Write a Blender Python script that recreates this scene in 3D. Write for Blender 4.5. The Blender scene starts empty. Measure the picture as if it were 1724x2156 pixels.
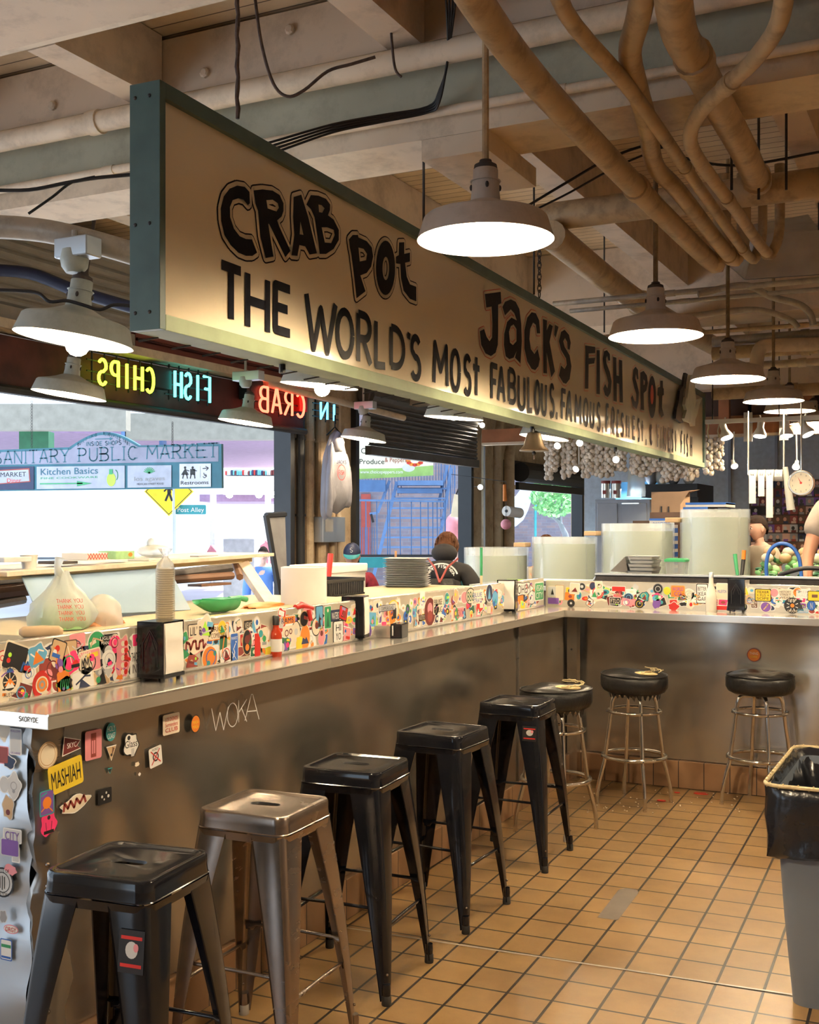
import bpy, bmesh, math, random
from mathutils import Vector, Matrix
from mathutils.geometry import tessellate_polygon
random.seed(7)
R = math.radians
# ---------------------------------------------------------------- camera, world, exposure
FP, YAW, Y0, H = 2400.0, R(26.3), 1110.0, 1.6
CA, SA = math.cos(YAW), math.sin(YAW)
sc = bpy.context.scene
COL = sc.collection
cam = bpy.data.objects.new('camera', bpy.data.cameras.new('camera'))
COL.objects.link(cam); sc.camera = cam
cam.location = (0, 0, H); cam.rotation_euler = (R(90), 0, YAW)
cam.data.sensor_fit = 'HORIZONTAL'; cam.data.sensor_width = 36
cam.data.lens = 36 * FP / 1724
cam.data.shift_y = (Y0 - 1078) / 1724
cam.data.clip_end = 300
sc.view_settings.view_transform = 'Standard'; sc.view_settings.look = 'None'
sc.view_settings.gamma = 1; sc.view_settings.exposure = 0.6
sc.view_settings.use_curve_mapping = False
try:
    sc.cycles.use_denoising = True
    sc.cycles.max_bounces = 8; sc.cycles.diffuse_bounces = 4; sc.cycles.glossy_bounces = 4
    sc.cycles.transparent_max_bounces = 12; sc.cycles.sample_clamp_indirect = 6
    sc.cycles.caustics_reflective = False; sc.cycles.caustics_refractive = False
except Exception: pass
w = bpy.data.worlds.new('sky'); sc.world = w; w.use_nodes = True
bg = w.node_tree.nodes['Background']
bg.inputs[0].default_value = (0.66, 0.83, 1.0, 1); bg.inputs[1].default_value = 2.0
LAMP_W, LAMP_COL = 112.0, (1.0, 0.78, 0.50)
def sun(name, rot, e, col, ang):
    l = bpy.data.lights.new(name, 'SUN'); l.energy = e; l.color = col; l.angle = R(ang)
    o = bpy.data.objects.new(name, l); COL.objects.link(o); o.rotation_euler = rot
sun('sun', Vector((.3, .5, .85)).to_track_quat('Z', 'Y').to_euler(), 7.0, (1, .96, .9), 2)     # high, from behind the buildings across the street

# ---------------------------------------------------------------- picture point -> place
def ray(x, y):
    u = (x - 862) / FP; v = (Y0 - y) / FP
    return Vector((u * CA - SA, u * SA + CA, v))
def _at(x, y, t):
    r = ray(x, y); return Vector((r.x * t, r.y * t, H + r.z * t))
def AZ(x, y, z): return _at(x, y, (z - H) / ray(x, y).z)
def AX(x, y, X): return _at(x, y, X / ray(x, y).x)
def AY(x, y, Y): return _at(x, y, Y / ray(x, y).y)
def AD(x, y, d): return _at(x, y, d)

# ---------------------------------------------------------------- materials
MATS = {}
def nodes_of(name):
    m = bpy.data.materials.new(name); m.use_nodes = True
    n = m.node_tree; return m, n, n.nodes['Principled BSDF']
def N(nt, t, **kw):
    n = nt.nodes.new(t)
    for k, v in kw.items(): setattr(n, k, v)
    return n
def mat(name, col, rough=.6, metal=0, var=.12, scale=8, bump=0, coat=0, emit=0, trans=0, alpha=1, spec=.5, dirt=None, dscale=3, damt=.5, ior=1.45):
    if name in MATS: return MATS[name]
    m, nt, b = nodes_of(name)
    L = nt.links.new
    tc = N(nt, 'ShaderNodeTexCoord'); nz = N(nt, 'ShaderNodeTexNoise')
    nz.inputs['Scale'].default_value = scale; nz.inputs['Detail'].default_value = 4
    L(tc.outputs['Object'], nz.inputs['Vector'])
    rmp = N(nt, 'ShaderNodeValToRGB')
    c0 = [max(0, c * (1 - var)) for c in col]; c1 = [min(1, c * (1 + var)) for c in col]
    rmp.color_ramp.elements[0].position = .3; rmp.color_ramp.elements[1].position = .7
    rmp.color_ramp.elements[0].color = (*c0, 1); rmp.color_ramp.elements[1].color = (*c1, 1)
    L(nz.outputs['Fac'], rmp.inputs[0]); out = rmp.outputs[0]
    if dirt:
        n2 = N(nt, 'ShaderNodeTexNoise'); n2.inputs['Scale'].default_value = dscale; n2.inputs['Detail'].default_value = 8
        n2.inputs['Roughness'].default_value = .7
        L(tc.outputs['Object'], n2.inputs['Vector'])
        r2 = N(nt, 'ShaderNodeValToRGB'); r2.color_ramp.elements[0].position = .48; r2.color_ramp.elements[1].position = .72
        r2.color_ramp.elements[0].color = (0, 0, 0, 1); r2.color_ramp.elements[1].color = (damt, damt, damt, 1)
        L(n2.outputs['Fac'], r2.inputs[0])
        mx = N(nt, 'ShaderNodeMix', data_type='RGBA'); L(r2.outputs[0], mx.inputs[0]); L(out, mx.inputs[6])
        mx.inputs[7].default_value = (*dirt, 1); out = mx.outputs[2]
    L(out, b.inputs['Base Color'])
    b.inputs['Roughness'].default_value = rough; b.inputs['Metallic'].default_value = metal
    b.inputs['Specular IOR Level'].default_value = spec; b.inputs['IOR'].default_value = ior
    if coat: b.inputs['Coat Weight'].default_value = coat; b.inputs['Coat Roughness'].default_value = .08
    if emit: L(out, b.inputs['Emission Color']); b.inputs['Emission Strength'].default_value = emit
    if trans: b.inputs['Transmission Weight'].default_value = trans
    if alpha < 1: b.inputs['Alpha'].default_value = alpha
    if bump:
        bp = N(nt, 'ShaderNodeBump'); bp.inputs['Strength'].default_value = bump; bp.inputs['Distance'].default_value = .01
        L(nz.outputs['Fac'], bp.inputs['Height']); L(bp.outputs[0], b.inputs['Normal'])
    MATS[name] = m; return m
def steel(name, col, rough, stretch=(1, 1, 30), wob=.25, metal=.8, brush=0):
    m, nt, b = nodes_of(name); L = nt.links.new
    tc = N(nt, 'ShaderNodeTexCoord'); mp = N(nt, 'ShaderNodeMapping'); mp.inputs['Scale'].default_value = stretch
    L(tc.outputs['Object'], mp.inputs[0])
    n1 = N(nt, 'ShaderNodeTexNoise'); n1.inputs['Scale'].default_value = 6; n1.inputs['Detail'].default_value = 8
    L(mp.outputs[0], n1.inputs['Vector'])
    n2 = N(nt, 'ShaderNodeTexNoise'); n2.inputs['Scale'].default_value = 1.7; n2.inputs['Detail'].default_value = 4; n2.inputs['Distortion'].default_value = .4
    L(tc.outputs['Object'], n2.inputs['Vector'])
    mr = N(nt, 'ShaderNodeMapRange'); mr.inputs[1].default_value = .3; mr.inputs[2].default_value = .7
    mr.inputs[3].default_value = rough * .85; mr.inputs[4].default_value = rough * 1.15
    ad = N(nt, 'ShaderNodeMath', operation='ADD'); ml = N(nt, 'ShaderNodeMath', operation='MULTIPLY'); ml.inputs[1].default_value = .5
    L(n1.outputs['Fac'], ad.inputs[0]); L(n2.outputs['Fac'], ad.inputs[1]); L(ad.outputs[0], ml.inputs[0]); L(ml.outputs[0], mr.inputs[0])
    L(mr.outputs[0], b.inputs['Roughness'])
    rp = N(nt, 'ShaderNodeValToRGB'); rp.color_ramp.elements[0].position = .35; rp.color_ramp.elements[1].position = .65
    rp.color_ramp.elements[0].color = (*[c * .84 for c in col], 1); rp.color_ramp.elements[1].color = (*col, 1)
    L(n2.outputs['Fac'], rp.inputs[0]); L(rp.outputs[0], b.inputs['Base Color'])
    b.inputs['Metallic'].default_value = metal
    bp = N(nt, 'ShaderNodeBump'); bp.inputs['Strength'].default_value = wob; bp.inputs['Distance'].default_value = .02
    n3 = N(nt, 'ShaderNodeTexNoise'); n3.inputs['Scale'].default_value = 1.6; n3.inputs['Detail'].default_value = 1.5; L(tc.outputs['Object'], n3.inputs['Vector'])
    L(n3.outputs['Fac'], bp.inputs['Height']); nrm = bp.outputs[0]
    if brush:
        b.inputs['Anisotropic'].default_value = brush; tg = N(nt, 'ShaderNodeCombineXYZ'); tg.inputs[2].default_value = 1; L(tg.outputs[0], b.inputs['Tangent'])
    L(nrm, b.inputs['Normal'])
    MATS[name] = m; return m
def brickmat(name, c1, c2, mortar, w, h, msize, rough=.5, rot=0, off=(0, 0, 0), offset=.5, coord='Object', axis='XY', bump=.6, stain=None, coat=0):
    m, nt, b = nodes_of(name); L = nt.links.new
    tc = N(nt, 'ShaderNodeTexCoord'); mp = N(nt, 'ShaderNodeMapping')
    mp.inputs['Rotation'].default_value = (R(90) if axis == 'XZ' else 0, 0, rot) if axis != 'YZ' else (R(90), 0, R(90))
    mp.vector_type = 'POINT'
    if axis == 'XY':
        mp.inputs['Location'].default_value = off; L(tc.outputs[coord], mp.inputs[0]); vec = mp.outputs[0]
    else:
        sp = N(nt, 'ShaderNodeSeparateXYZ'); cb = N(nt, 'ShaderNodeCombineXYZ'); L(tc.outputs[coord], sp.inputs[0])
        L(sp.outputs['X' if axis == 'XZ' else 'Y'], cb.inputs[0]); L(sp.outputs['Z'], cb.inputs[1]); vec = cb.outputs[0]
    br = N(nt, 'ShaderNodeTexBrick'); L(vec, br.inputs['Vector'])
    br.offset = offset; br.squash = 1
    br.inputs['Color1'].default_value = (*c1, 1); br.inputs['Color2'].default_value = (*c2, 1); br.inputs['Mortar'].default_value = (*mortar, 1)
    br.inputs['Scale'].default_value = 1; br.inputs['Mortar Size'].default_value = msize; br.inputs['Mortar Smooth'].default_value = .15
    br.inputs['Brick Width'].default_value = w; br.inputs['Row Height'].default_value = h; br.inputs['Bias'].default_value = 0
    nz = N(nt, 'ShaderNodeTexNoise'); nz.inputs['Scale'].default_value = 2.2; nz.inputs['Detail'].default_value = 7; nz.inputs['Roughness'].default_value = .65
    L(tc.outputs[coord], nz.inputs['Vector'])
    mx = N(nt, 'ShaderNodeMix', data_type='RGBA', blend_type='MULTIPLY')
    rp = N(nt, 'ShaderNodeValToRGB'); rp.color_ramp.elements[0].position = .3; rp.color_ramp.elements[1].position = .62
    rp.color_ramp.elements[0].color = (*(stain or (.75, .72, .7)), 1); rp.color_ramp.elements[1].color = (1, 1, 1, 1)
    L(nz.outputs['Fac'], rp.inputs[0]); mx.inputs[0].default_value = 1; L(br.outputs['Color'], mx.inputs[6]); L(rp.outputs[0], mx.inputs[7])
    L(mx.outputs[2], b.inputs['Base Color'])
    rr = N(nt, 'ShaderNodeMapRange'); rr.inputs[3].default_value = rough * .7; rr.inputs[4].default_value = min(1, rough * 1.3)
    L(nz.outputs['Fac'], rr.inputs[0]); L(rr.outputs[0], b.inputs['Roughness'])
    iv = N(nt, 'ShaderNodeMath', operation='SUBTRACT'); iv.inputs[0].default_value = 1; L(br.outputs['Fac'], iv.inputs[1])
    bp = N(nt, 'ShaderNodeBump'); bp.inputs['Strength'].default_value = bump; bp.inputs['Distance'].default_value = .004
    L(iv.outputs[0], bp.inputs['Height']); L(bp.outputs[0], b.inputs['Normal'])
    if coat: b.inputs['Coat Weight'].default_value = coat; b.inputs['Coat Roughness'].default_value = .25
    MATS[name] = m; return m

# ---------------------------------------------------------------- geometry collector
class G:
    def __init__(s): s.v = []; s.f = []; s.mi = []; s.ms = []
    def m(s, mm):
        if mm not in s.ms: s.ms.append(mm)
        return s.ms.index(mm)
    def add(s, vs, fs, mm):
        b = len(s.v); s.v += [tuple(v) for v in vs]; k = s.m(mm)
        for f in fs: s.f.append([b + i for i in f]); s.mi.append(k)
    def quad(s, a, b, c, d, mm): s.add([a, b, c, d], [(0, 1, 2, 3)], mm)
    def box(s, lo, hi, mm, M=None, bev=0):
        (x0, y0, z0), (x1, y1, z1) = lo, hi
        if bev:
            bm = bmesh.new(); bmesh.ops.create_cube(bm, size=1)
            for v in bm.verts: v.co = Vector(((x0 + x1) / 2 + v.co.x * (x1 - x0), (y0 + y1) / 2 + v.co.y * (y1 - y0), (z0 + z1) / 2 + v.co.z * (z1 - z0)))
            bmesh.ops.bevel(bm, geom=bm.edges[:] + bm.verts[:], offset=bev, segments=3, profile=.7, affect='EDGES')
            bm.verts.index_update()
            vs = [v.co.copy() for v in bm.verts]; fs = [[v.index for v in f.verts] for f in bm.faces]; bm.free()
        else:
            vs = [Vector(p) for p in ((x0, y0, z0), (x1, y0, z0), (x1, y1, z0), (x0, y1, z0), (x0, y0, z1), (x1, y0, z1), (x1, y1, z1), (x0, y1, z1))]
            fs = [(0, 3, 2, 1), (4, 5, 6, 7), (0, 1, 5, 4), (1, 2, 6, 5), (2, 3, 7, 6), (3, 0, 4, 7)]
        if M: vs = [M @ v for v in vs]
        s.add(vs, fs, mm); return s
    def lathe(s, prof, mm, c=(0, 0, 0), n=32, M=None, cap=True):
        vs = []; fs = []
        for r, z in prof:
            for i in range(n):
                a = 2 * math.pi * i / n; vs.append(Vector((r * math.cos(a), r * math.sin(a), z)))
        for j in range(len(prof) - 1):
            for i in range(n): fs.append((j * n + i, j * n + (i + 1) % n, (j + 1) * n + (i + 1) % n, (j + 1) * n + i))
        if cap:
            if prof[0][0] > 1e-4: fs.append(tuple(range(n))[::-1])
            if prof[-1][0] > 1e-4: fs.append(tuple(range((len(prof) - 1) * n, len(prof) * n)))
        c = Vector(c); vs = [((M @ v) if M else v) + c for v in vs]
        s.add(vs, fs, mm); return s
    def tube(s, pts, r, mm, n=10, closed=False, cap=True):
        pts = [Vector(p) for p in pts]; k = len(pts); rs = r if isinstance(r, (list, tuple)) else [r] * k
        vs = []; fs = []; up = None
        for i, p in enumerate(pts):
            if closed: t = (pts[(i + 1) % k] - pts[i - 1])
            else: t = pts[min(i + 1, k - 1)] - pts[max(i - 1, 0)]
            t = t.normalized() if t.length > 1e-9 else Vector((0, 0, 1))
            if up is None:
                up = Vector((0, 0, 1)) if abs(t.z) < .9 else Vector((1, 0, 0))
            a = up - t * up.dot(t)
            if a.length < 1e-4: a = Vector((1, 0, 0)) - t * t.x
            a.normalize(); bb = t.cross(a); up = a
            rr = rs[i]; rx, ry = rr if isinstance(rr, tuple) else (rr, rr)
            for j in range(n):
                g = 2 * math.pi * j / n; vs.append(p + a * math.cos(g) * rx + bb * math.sin(g) * ry)
        for i in range(k if closed else k - 1):
            for j in range(n):
                q = (i + 1) % k; fs.append((i * n + j, i * n + (j + 1) % n, q * n + (j + 1) % n, q * n + j))
        if cap and not closed: fs.append(tuple(range(n))[::-1]); fs.append(tuple(range((k - 1) * n, k * n)))
        s.add(vs, fs, mm); return s
    def sphere(s, c, r, mm, n=16, M=None):
        rx, ry, rz = r if isinstance(r, (tuple, list)) else (r, r, r)
        m_ = n // 2; vs = []; fs = []
        for j in range(m_ + 1):
            t = math.pi * j / m_
            for i in range(n):
                a = 2 * math.pi * i / n; v = Vector((rx * math.sin(t) * math.cos(a), ry * math.sin(t) * math.sin(a), rz * math.cos(t)))
                vs.append(((M @ v) if M else v) + Vector(c))
        for j in range(m_):
            for i in range(n): fs.append((j * n + i, (j + 1) * n + i, (j + 1) * n + (i + 1) % n, j * n + (i + 1) % n))
        s.add(vs, fs, mm); return s
    # plane geometry: fr = (origin, u, v, n)
    def poly(s, loops, fr, mm, h=0, thick=0):
        o, u, v, n = fr
        if loops and not isinstance(loops[0][0], (tuple, list, Vector)): loops = [loops]
        flat = [p for l in loops for p in l]
        tr = tessellate_polygon([[Vector((p[0], p[1], 0)) for p in l] for l in loops])
        top = [o + u * p[0] + v * p[1] + n * (h + thick) for p in flat]
        fs = []
        for t in tr:
            a, b, c = [Vector((flat[i][0], flat[i][1])) for i in t]
            fs.append(t if (b - a).cross(c - a) > 0 else t[::-1])
        s.add(top, fs, mm)
        if thick:
            bot = [q - n * thick for q in top]; s.add(bot, [f[::-1] for f in fs], mm)
            k = 0
            for l in loops:
                m_ = len(l)
                s.add([top[k + i] for i in range(m_)] + [bot[k + i] for i in range(m_)], [(i, (i + 1) % m_, m_ + (i + 1) % m_, m_ + i) for i in range(m_)], mm)
                k += m_
        return s
    def ribbon(s, pts, wd, fr, mm, h=0, closed=False, joint=6):
        o, u, v, n = fr; P = lambda p: o + u * p[0] + v * p[1] + n * h
        pts = [Vector((p[0], p[1])) for p in pts]; k = len(pts); hw = wd / 2
        for i in range(k if closed else k - 1):
            a, b = pts[i], pts[(i + 1) % k]; d = b - a
            if d.length < 1e-7: continue
            d.normalize(); q = Vector((-d.y, d.x)) * hw
            s.add([P(a - q), P(b - q), P(b + q), P(a + q)], [(0, 1, 2, 3)], mm)
        if joint:
            for i, p in enumerate(pts):
                if not closed and i in (0, k - 1): continue
                s.add([P(p + Vector((math.cos(2 * math.pi * j / joint), math.sin(2 * math.pi * j / joint))) * hw) for j in range(joint)], [tuple(range(joint))], mm)
        return s
    def obj(s, name, parent=None, smooth=False, loc=None):
        off = Vector(loc) if loc is not None else (parent_world(parent) if parent else Vector((0, 0, 0)))
        me = bpy.data.meshes.new(name)
        me.from_pydata([tuple(Vector(v) - off) for v in s.v], [], s.f)
        for mm in s.ms: me.materials.append(MATS[mm] if isinstance(mm, str) else mm)
        me.polygons.foreach_set('material_index', s.mi)
        if smooth:
            me.polygons.foreach_set('use_smooth', [True] * len(s.f)); me.update()
            bm = bmesh.new(); bm.from_mesh(me); bmesh.ops.remove_doubles(bm, verts=bm.verts, dist=1e-5)
            lim = R(smooth if smooth > 1 else 40)
            for e in bm.edges:
                if len(e.link_faces) == 2 and e.calc_face_angle(0) > lim: e.smooth = False
            bm.to_mesh(me); bm.free()
        me.update()
        o = bpy.data.objects.new(name, me); COL.objects.link(o)
        if parent: o.parent = parent
        elif loc is not None: o.location = loc
        return o
def parent_world(p):
    v = Vector((0, 0, 0))
    while p: v += p.location; p = p.parent
    return v
def thing(name, label, cat, loc=(0, 0, 0), rotz=0, group=None):
    o = bpy.data.objects.new(name, None); COL.objects.link(o); o.location = loc; o.rotation_euler = (0, 0, rotz)
    o.empty_display_size = .1
    return tag(o, label, cat, group)
def tag(o, label, cat, group=None, kind=None):
    o['label'] = label; o['category'] = cat
    if group: o['group'] = group
    if kind: o['kind'] = kind
    return o
def struct(o): o['kind'] = 'structure'; return o
def copy_tree(o, parent=None):
    c = o.copy(); COL.objects.link(c)
    if parent: c.parent = parent
    for ch in list(o.children): copy_tree(ch, c)
    return c
def frame(o, u, v):
    u = Vector(u).normalized(); v = Vector(v).normalized(); return (Vector(o), u, v, u.cross(v).normalized())
FX = lambda o: frame(o, (1, 0, 0), (0, 0, 1))          # faces -Y
FY = lambda o: frame(o, (0, 1, 0), (0, 0, 1))          # faces +X
def FV(o, tilt=0):                                     # faces the camera side: parallel to the picture
    return frame(o, (CA, SA, 0), (0, 0, 1))
def circ(cx, cy, rx, ry=None, n=28, a0=0): 
    ry = rx if ry is None else ry
    return [(cx + rx * math.cos(a0 + 2 * math.pi * i / n), cy + ry * math.sin(a0 + 2 * math.pi * i / n)) for i in range(n)]
def rect(x0, y0, x1, y1, r=0):
    if not r: return [(x0, y0), (x1, y0), (x1, y1), (x0, y1)]
    p = []
    for cx, cy, a in ((x1 - r, y0 + r, -90), (x1 - r, y1 - r, 0), (x0 + r, y1 - r, 90), (x0 + r, y0 + r, 180)):
        for k in range(4): t = R(a + 30 * k); p.append((cx + r * math.cos(t), cy + r * math.sin(t)))
    return p

# ---------------------------------------------------------------- brush letters
def arc(cx, cy, rx, ry, a0, a1, n=9): return [(cx + rx * math.cos(R(a0 + (a1 - a0) * i / (n - 1))), cy + ry * math.sin(R(a0 + (a1 - a0) * i / (n - 1)))) for i in range(n)]
GL = {
 'A': [[(0, 0), (.45, 1), (.55, 1), (1, 0)], [(.2, .35), (.8, .35)]],
 'B': [[(.1, 0), (.1, 1)], [(.1, 1)] + arc(.5, .76, .4, .24, 80, -80) + [(.1, .52)], [(.1, .52)] + arc(.55, .26, .42, .26, 80, -80) + [(.1, 0)]],
 'C': [arc(.55, .5, .5, .5, 50, 310, 14)], 'D': [[(.1, 0), (.1, 1)], [(.1, 1)] + arc(.35, .5, .6, .5, 85, -85, 12) + [(.1, 0)]],
 'E': [[(1, 1), (.1, 1), (.1, 0), (1, 0)], [(.1, .52), (.85, .52)]], 'F': [[(1, 1), (.1, 1), (.1, 0)], [(.1, .52), (.8, .52)]],
 'G': [arc(.5, .5, .45, .5, 50, 340, 14) + [(.95, .45), (.6, .45)]], 'H': [[(.05, 0), (.05, 1)], [(.95, 0), (.95, 1)], [(.05, .5), (.95, .5)]],
 'I': [[(.5, 0), (.5, 1)]], 'J': [[(.8, 1), (.8, .3)] + arc(.45, .3, .35, .3, 0, -170, 8)], 'K': [[(.1, 0), (.1, 1)], [(.95, 1), (.12, .45)], [(.4, .62), (.95, 0)]],
 'L': [[(.1, 1), (.1, 0), (.95, .03)]], 'M': [[(0, 0), (.08, 1), (.5, .35), (.92, 1), (1, 0)]], 'N': [[(.05, 0), (.05, 1), (.95, 0), (.95, 1)]],
 'O': [arc(.5, .5, .5, .5, 0, 360, 17)], 'P': [[(.1, 0), (.1, 1)], [(.1, 1)] + arc(.5, .73, .42, .27, 80, -80) + [(.1, .46)]],
 'Q': [arc(.5, .5, .5, .5, 0, 360, 17), [(.6, .25), (1, 0)]], 'R': [[(.1, 0), (.1, 1)], [(.1, 1)] + arc(.5, .75, .4, .25, 80, -80) + [(.1, .48)], [(.45, .48), (.95, 0)]],
 'S': [arc(.5, .74, .4, .26, 30, 200, 8) + arc(.5, .26, .42, .26, 100, -150, 10)], 'T': [[(0, 1), (1, 1)], [(.5, 1), (.5, 0)]],
 'U': [[(.05, 1), (.05, .3)] + arc(.5, .3, .45, .3, 180, 360, 9) + [(.95, 1)]], 'V': [[(0, 1), (.5, 0), (1, 1)]], 'W': [[(0, 1), (.25, 0), (.5, .8), (.72, 0), (1, 1)]],
 'X': [[(0, 0), (1, 1)], [(0, 1), (1, 0)]], 'Y': [[(0, 1), (.5, .5), (1, 1)], [(.5, .5), (.5, 0)]], 'Z': [[(0, 1), (1, 1), (0, 0), (1, 0)]],
 't': [[(.5, 1), (.5, 0)], [(0, .72), (1, .72)]], "'": [[(.6, 1), (.4, 0)]], ',': [[(.6, 1), (.3, 0)]], '.': [[(.4, 0), (.6, .05)]], '-': [[(.1, .5), (.9, .5)]], '+': [[(.1, .5), (.9, .5)], [(.5, .2), (.5, .8)]],
 '&': [arc(.6, .74, .3, .2, 20, 240, 8) + arc(.6, .3, .4, .24, 130, 340, 9), [(.6, 1), (.6, 0)]],
 '0': [arc(.5, .5, .45, .5, 0, 360, 15)], '1': [[(.3, .85), (.5, 1), (.5, 0)]], '2': [arc(.5, .72, .4, .28, 170, -30, 8) + [(.05, 0), (.95, 0)]],
 '6': [[(.8, 1), (.25, .6)] + arc(.5, .3, .42, .3, 150, 510, 13)], '8': [arc(.5, .75, .35, .25, 0, 360, 11), arc(.5, .26, .42, .26, 0, 360, 11)], '9': [[(.3, 0), (.85, .5)] + arc(.5, .7, .4, .3, -30, 330, 12)],
 '5': [[(.9, 1), (.2, 1), (.15, .55)] + arc(.5, .3, .42, .3, 110, -150, 9)], '3': [arc(.45, .74, .4, .26, 150, -80, 8), arc(.45, .26, .45, .26, 80, -150, 9)],
 '4': [[(.7, 0), (.7, 1), (.05, .35), (1, .35)]], '7': [[(0, 1), (1, 1), (.35, 0)]], '#': [[(.3, 0), (.4, 1)], [(.65, 0), (.75, 1)], [(.05, .33), (.95, .33)], [(.1, .67), (1, .67)]],
 '/': [[(0, 0), (1, 1)]], '!': [[(.5, 1), (.5, .3)], [(.5, .05), (.5, 0)]],
}
NARROW = {'I': .35, "'": .3, ',': .3, '.': .3, '1': .6, ' ': .55, 't': .7, 'M': 1.2, 'W': 1.3, '!': .35}
def words(g, text, x, y, h, fr, mm, w=None, sw=None, cw=.62, lift=.0006, serif=False, mirror=False, center=True, lower=False):
    """lettering made of brush strokes; x,y = centre (or left) baseline; w = total width"""
    text = text if lower else text
    adv = [(NARROW.get(c, 1)) for c in text]; tot = sum(adv) + .28 * (len(text) - 1)
    unit = (w / tot) if w else h * cw
    sw = sw or h * .14; cx = x - unit * tot / 2 if center else x
    for c, a in zip(text, adv):
        if c != ' ':
            key = c if c in GL else c.upper(); hh = h if (c.isupper() or not c.isalpha() or c == 't') else h * .74
            for st in GL.get(key, []):
                pts = [(cx + p[0] * unit * a, y + p[1] * hh) for p in st]
                if mirror: pts = [(2 * x - p[0], p[1]) for p in pts]
                g.ribbon(pts, sw, fr, mm, lift, joint=5 if h > .012 else 0)
                if serif:
                    for e in (pts[0], pts[-1]):
                        if abs(pts[0][0] - pts[-1][0]) < unit * .3 or len(pts) < 4: g.ribbon([(e[0] - unit * .2, e[1]), (e[0] + unit * .2, e[1])], sw * .6, fr, mm, lift, joint=0)
        cx += unit * (a + .28)

FONTC = {}
def fword(g, text, x, y, h, fr, mm, w=None, lift=.0006):
    """lettering in the built-in typeface; x = centre, y = baseline, h = capital height"""
    if text not in FONTC:
        cu = bpy.data.curves.new('lettering', 'FONT'); cu.body = text; cu.size = 1; cu.resolution_u = 3; ob = bpy.data.objects.new('lettering', cu); COL.objects.link(ob)
        dg = bpy.context.evaluated_depsgraph_get(); dg.update(); me = ob.evaluated_get(dg).to_mesh()
        vs = [v.co.copy() for v in me.vertices]; fs = [tuple(p.vertices) for p in me.polygons]; ob.evaluated_get(dg).to_mesh_clear()
        bpy.data.objects.remove(ob); bpy.data.curves.remove(cu); xs = [v.x for v in vs]; FONTC[text] = (vs, fs, min(xs), max(xs))
    vs, fs, x0, x1 = FONTC[text]; k = h / .72; kx = (w / (x1 - x0)) if w else k; o, u, v, n = fr
    g.add([o + u * (x + (p.x - (x0 + x1) / 2) * kx) + v * (y + p.y * k) + n * lift for p in vs], fs, mm)
# ================================================================ materials
steel('steel_panel', (.58, .54, .48), .24, (1, 1, 2.5), .8, .95, .62)
steel('steel_top', (.80, .76, .69), .17, (8, 1, 1), .06, .72)
steel('steel_dark', (.30, .28, .26), .30, (1, 1, 8), .4)
steel('galvanised', (.55, .59, .63), .42, (3, 3, 3), .1)
steel('raw_metal', (.36, .30, .26), .26, (2, 2, 6), .3, .95, .3)
mat('chrome', (.82, .80, .76), .12, 1, .05)
mat('black_enamel', (.007, .008, .012), .11, 0, .2, coat=.15, spec=.5, dirt=(.04, .035, .03), dscale=14, damt=.25)
mat('black_vinyl', (.012, .012, .013), .34, 0, .3, 30, bump=.35)
mat('foam', (.55, .42, .22), .9, 0, .2, 40, bump=.5)
mat('pan_metal', (.70, .70, .68), .35, .35, .08, 6); mat('splash_metal', (.62, .57, .47), .30, .45, .1, 5)
mat('rubber', (.02, .02, .02), .6); mat('worn_rubber', (.3, .27, .24), .7)
mat('cream_paint', (.74, .62, .48), .55, 0, .07, 3, bump=.1, dirt=(.15, .10, .06), dscale=5, damt=.45)
mat('beam_paint', (.66, .53, .41), .6, 0, .06, 3, bump=.1, dirt=(.13, .09, .06), dscale=4, damt=.45)
mat('green_grey_paint', (.42, .42, .33), .6, 0, .08, 3, dirt=(.12, .10, .08), dscale=5, damt=.4)
mat('pipe_paint', (.48, .35, .21), .45, 0, .08, 10, bump=.15, dirt=(.07, .045, .03), dscale=9, damt=.6)
mat('grey_pipe', (.42, .38, .33), .4, .3, .1, 10, dirt=(.1, .08, .06), dscale=9, damt=.5)
mat('dark_iron', (.05, .045, .045), .6, .3, .3, 20)
mat('cable_black', (.015, .015, .018), .5); mat('rope', (.10, .07, .06), .9, 0, .3, 60)
mat('lamp_enamel', (.55, .48, .43), .35, 0, .06, 4, dirt=(.25, .19, .14), dscale=12, damt=.35)
mat('lamp_enamel_grey', (.40, .42, .38), .4, 0, .08, 4, dirt=(.2, .2, .16), dscale=12, damt=.4)
mat('lamp_inside', (.93, .91, .86), .5, 0, .02)
mat('bulb', (1, .82, .56), .4, 0, 0, emit=40)
mat('bulb_cool', (1, .93, .82), .4, 0, 0, emit=30)
mat('cap_brown', (.06, .045, .04), .6)
mat('sign_cream', (.84, .73, .54), .10, 0, .03, 2, bump=.03, coat=.5, spec=.5)
mat('sign_green', (.075, .13, .125), .42, 0, .15, 8, bump=.08)
mat('sign_green_pale', (.26, .32, .20), .5, 0, .12, 8, bump=.1)
mat('paint_black', (.008, .009, .014), .34, 0, .3, 14, spec=.12)
mat('paint_red', (.62, .05, .03), .35)
mat('white', (.80, .78, .75), .5, 0, .03); mat('paper', (.80, .76, .70), .8, 0, .03)
mat('black', (.012, .012, .014), .45); mat('navy', (.02, .03, .08), .5); mat('blue', (.03, .12, .45), .45)
mat('sky_blue', (.12, .38, .62), .5); mat('red', (.55, .03, .025), .4); mat('brick_red', (.28, .05, .04), .5)
mat('maroon', (.14, .02, .02), .5); mat('pink', (.75, .28, .32), .5); mat('hot_pink', (.85, .05, .2), .5)
mat('orange', (.75, .22, .03), .5); mat('yellow', (.80, .58, .04), .5); mat('lime', (.40, .75, .06), .45)
mat('green', (.04, .30, .12), .4); mat('dark_green', (.02, .12, .06), .5); mat('purple', (.18, .08, .35), .5)
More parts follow.
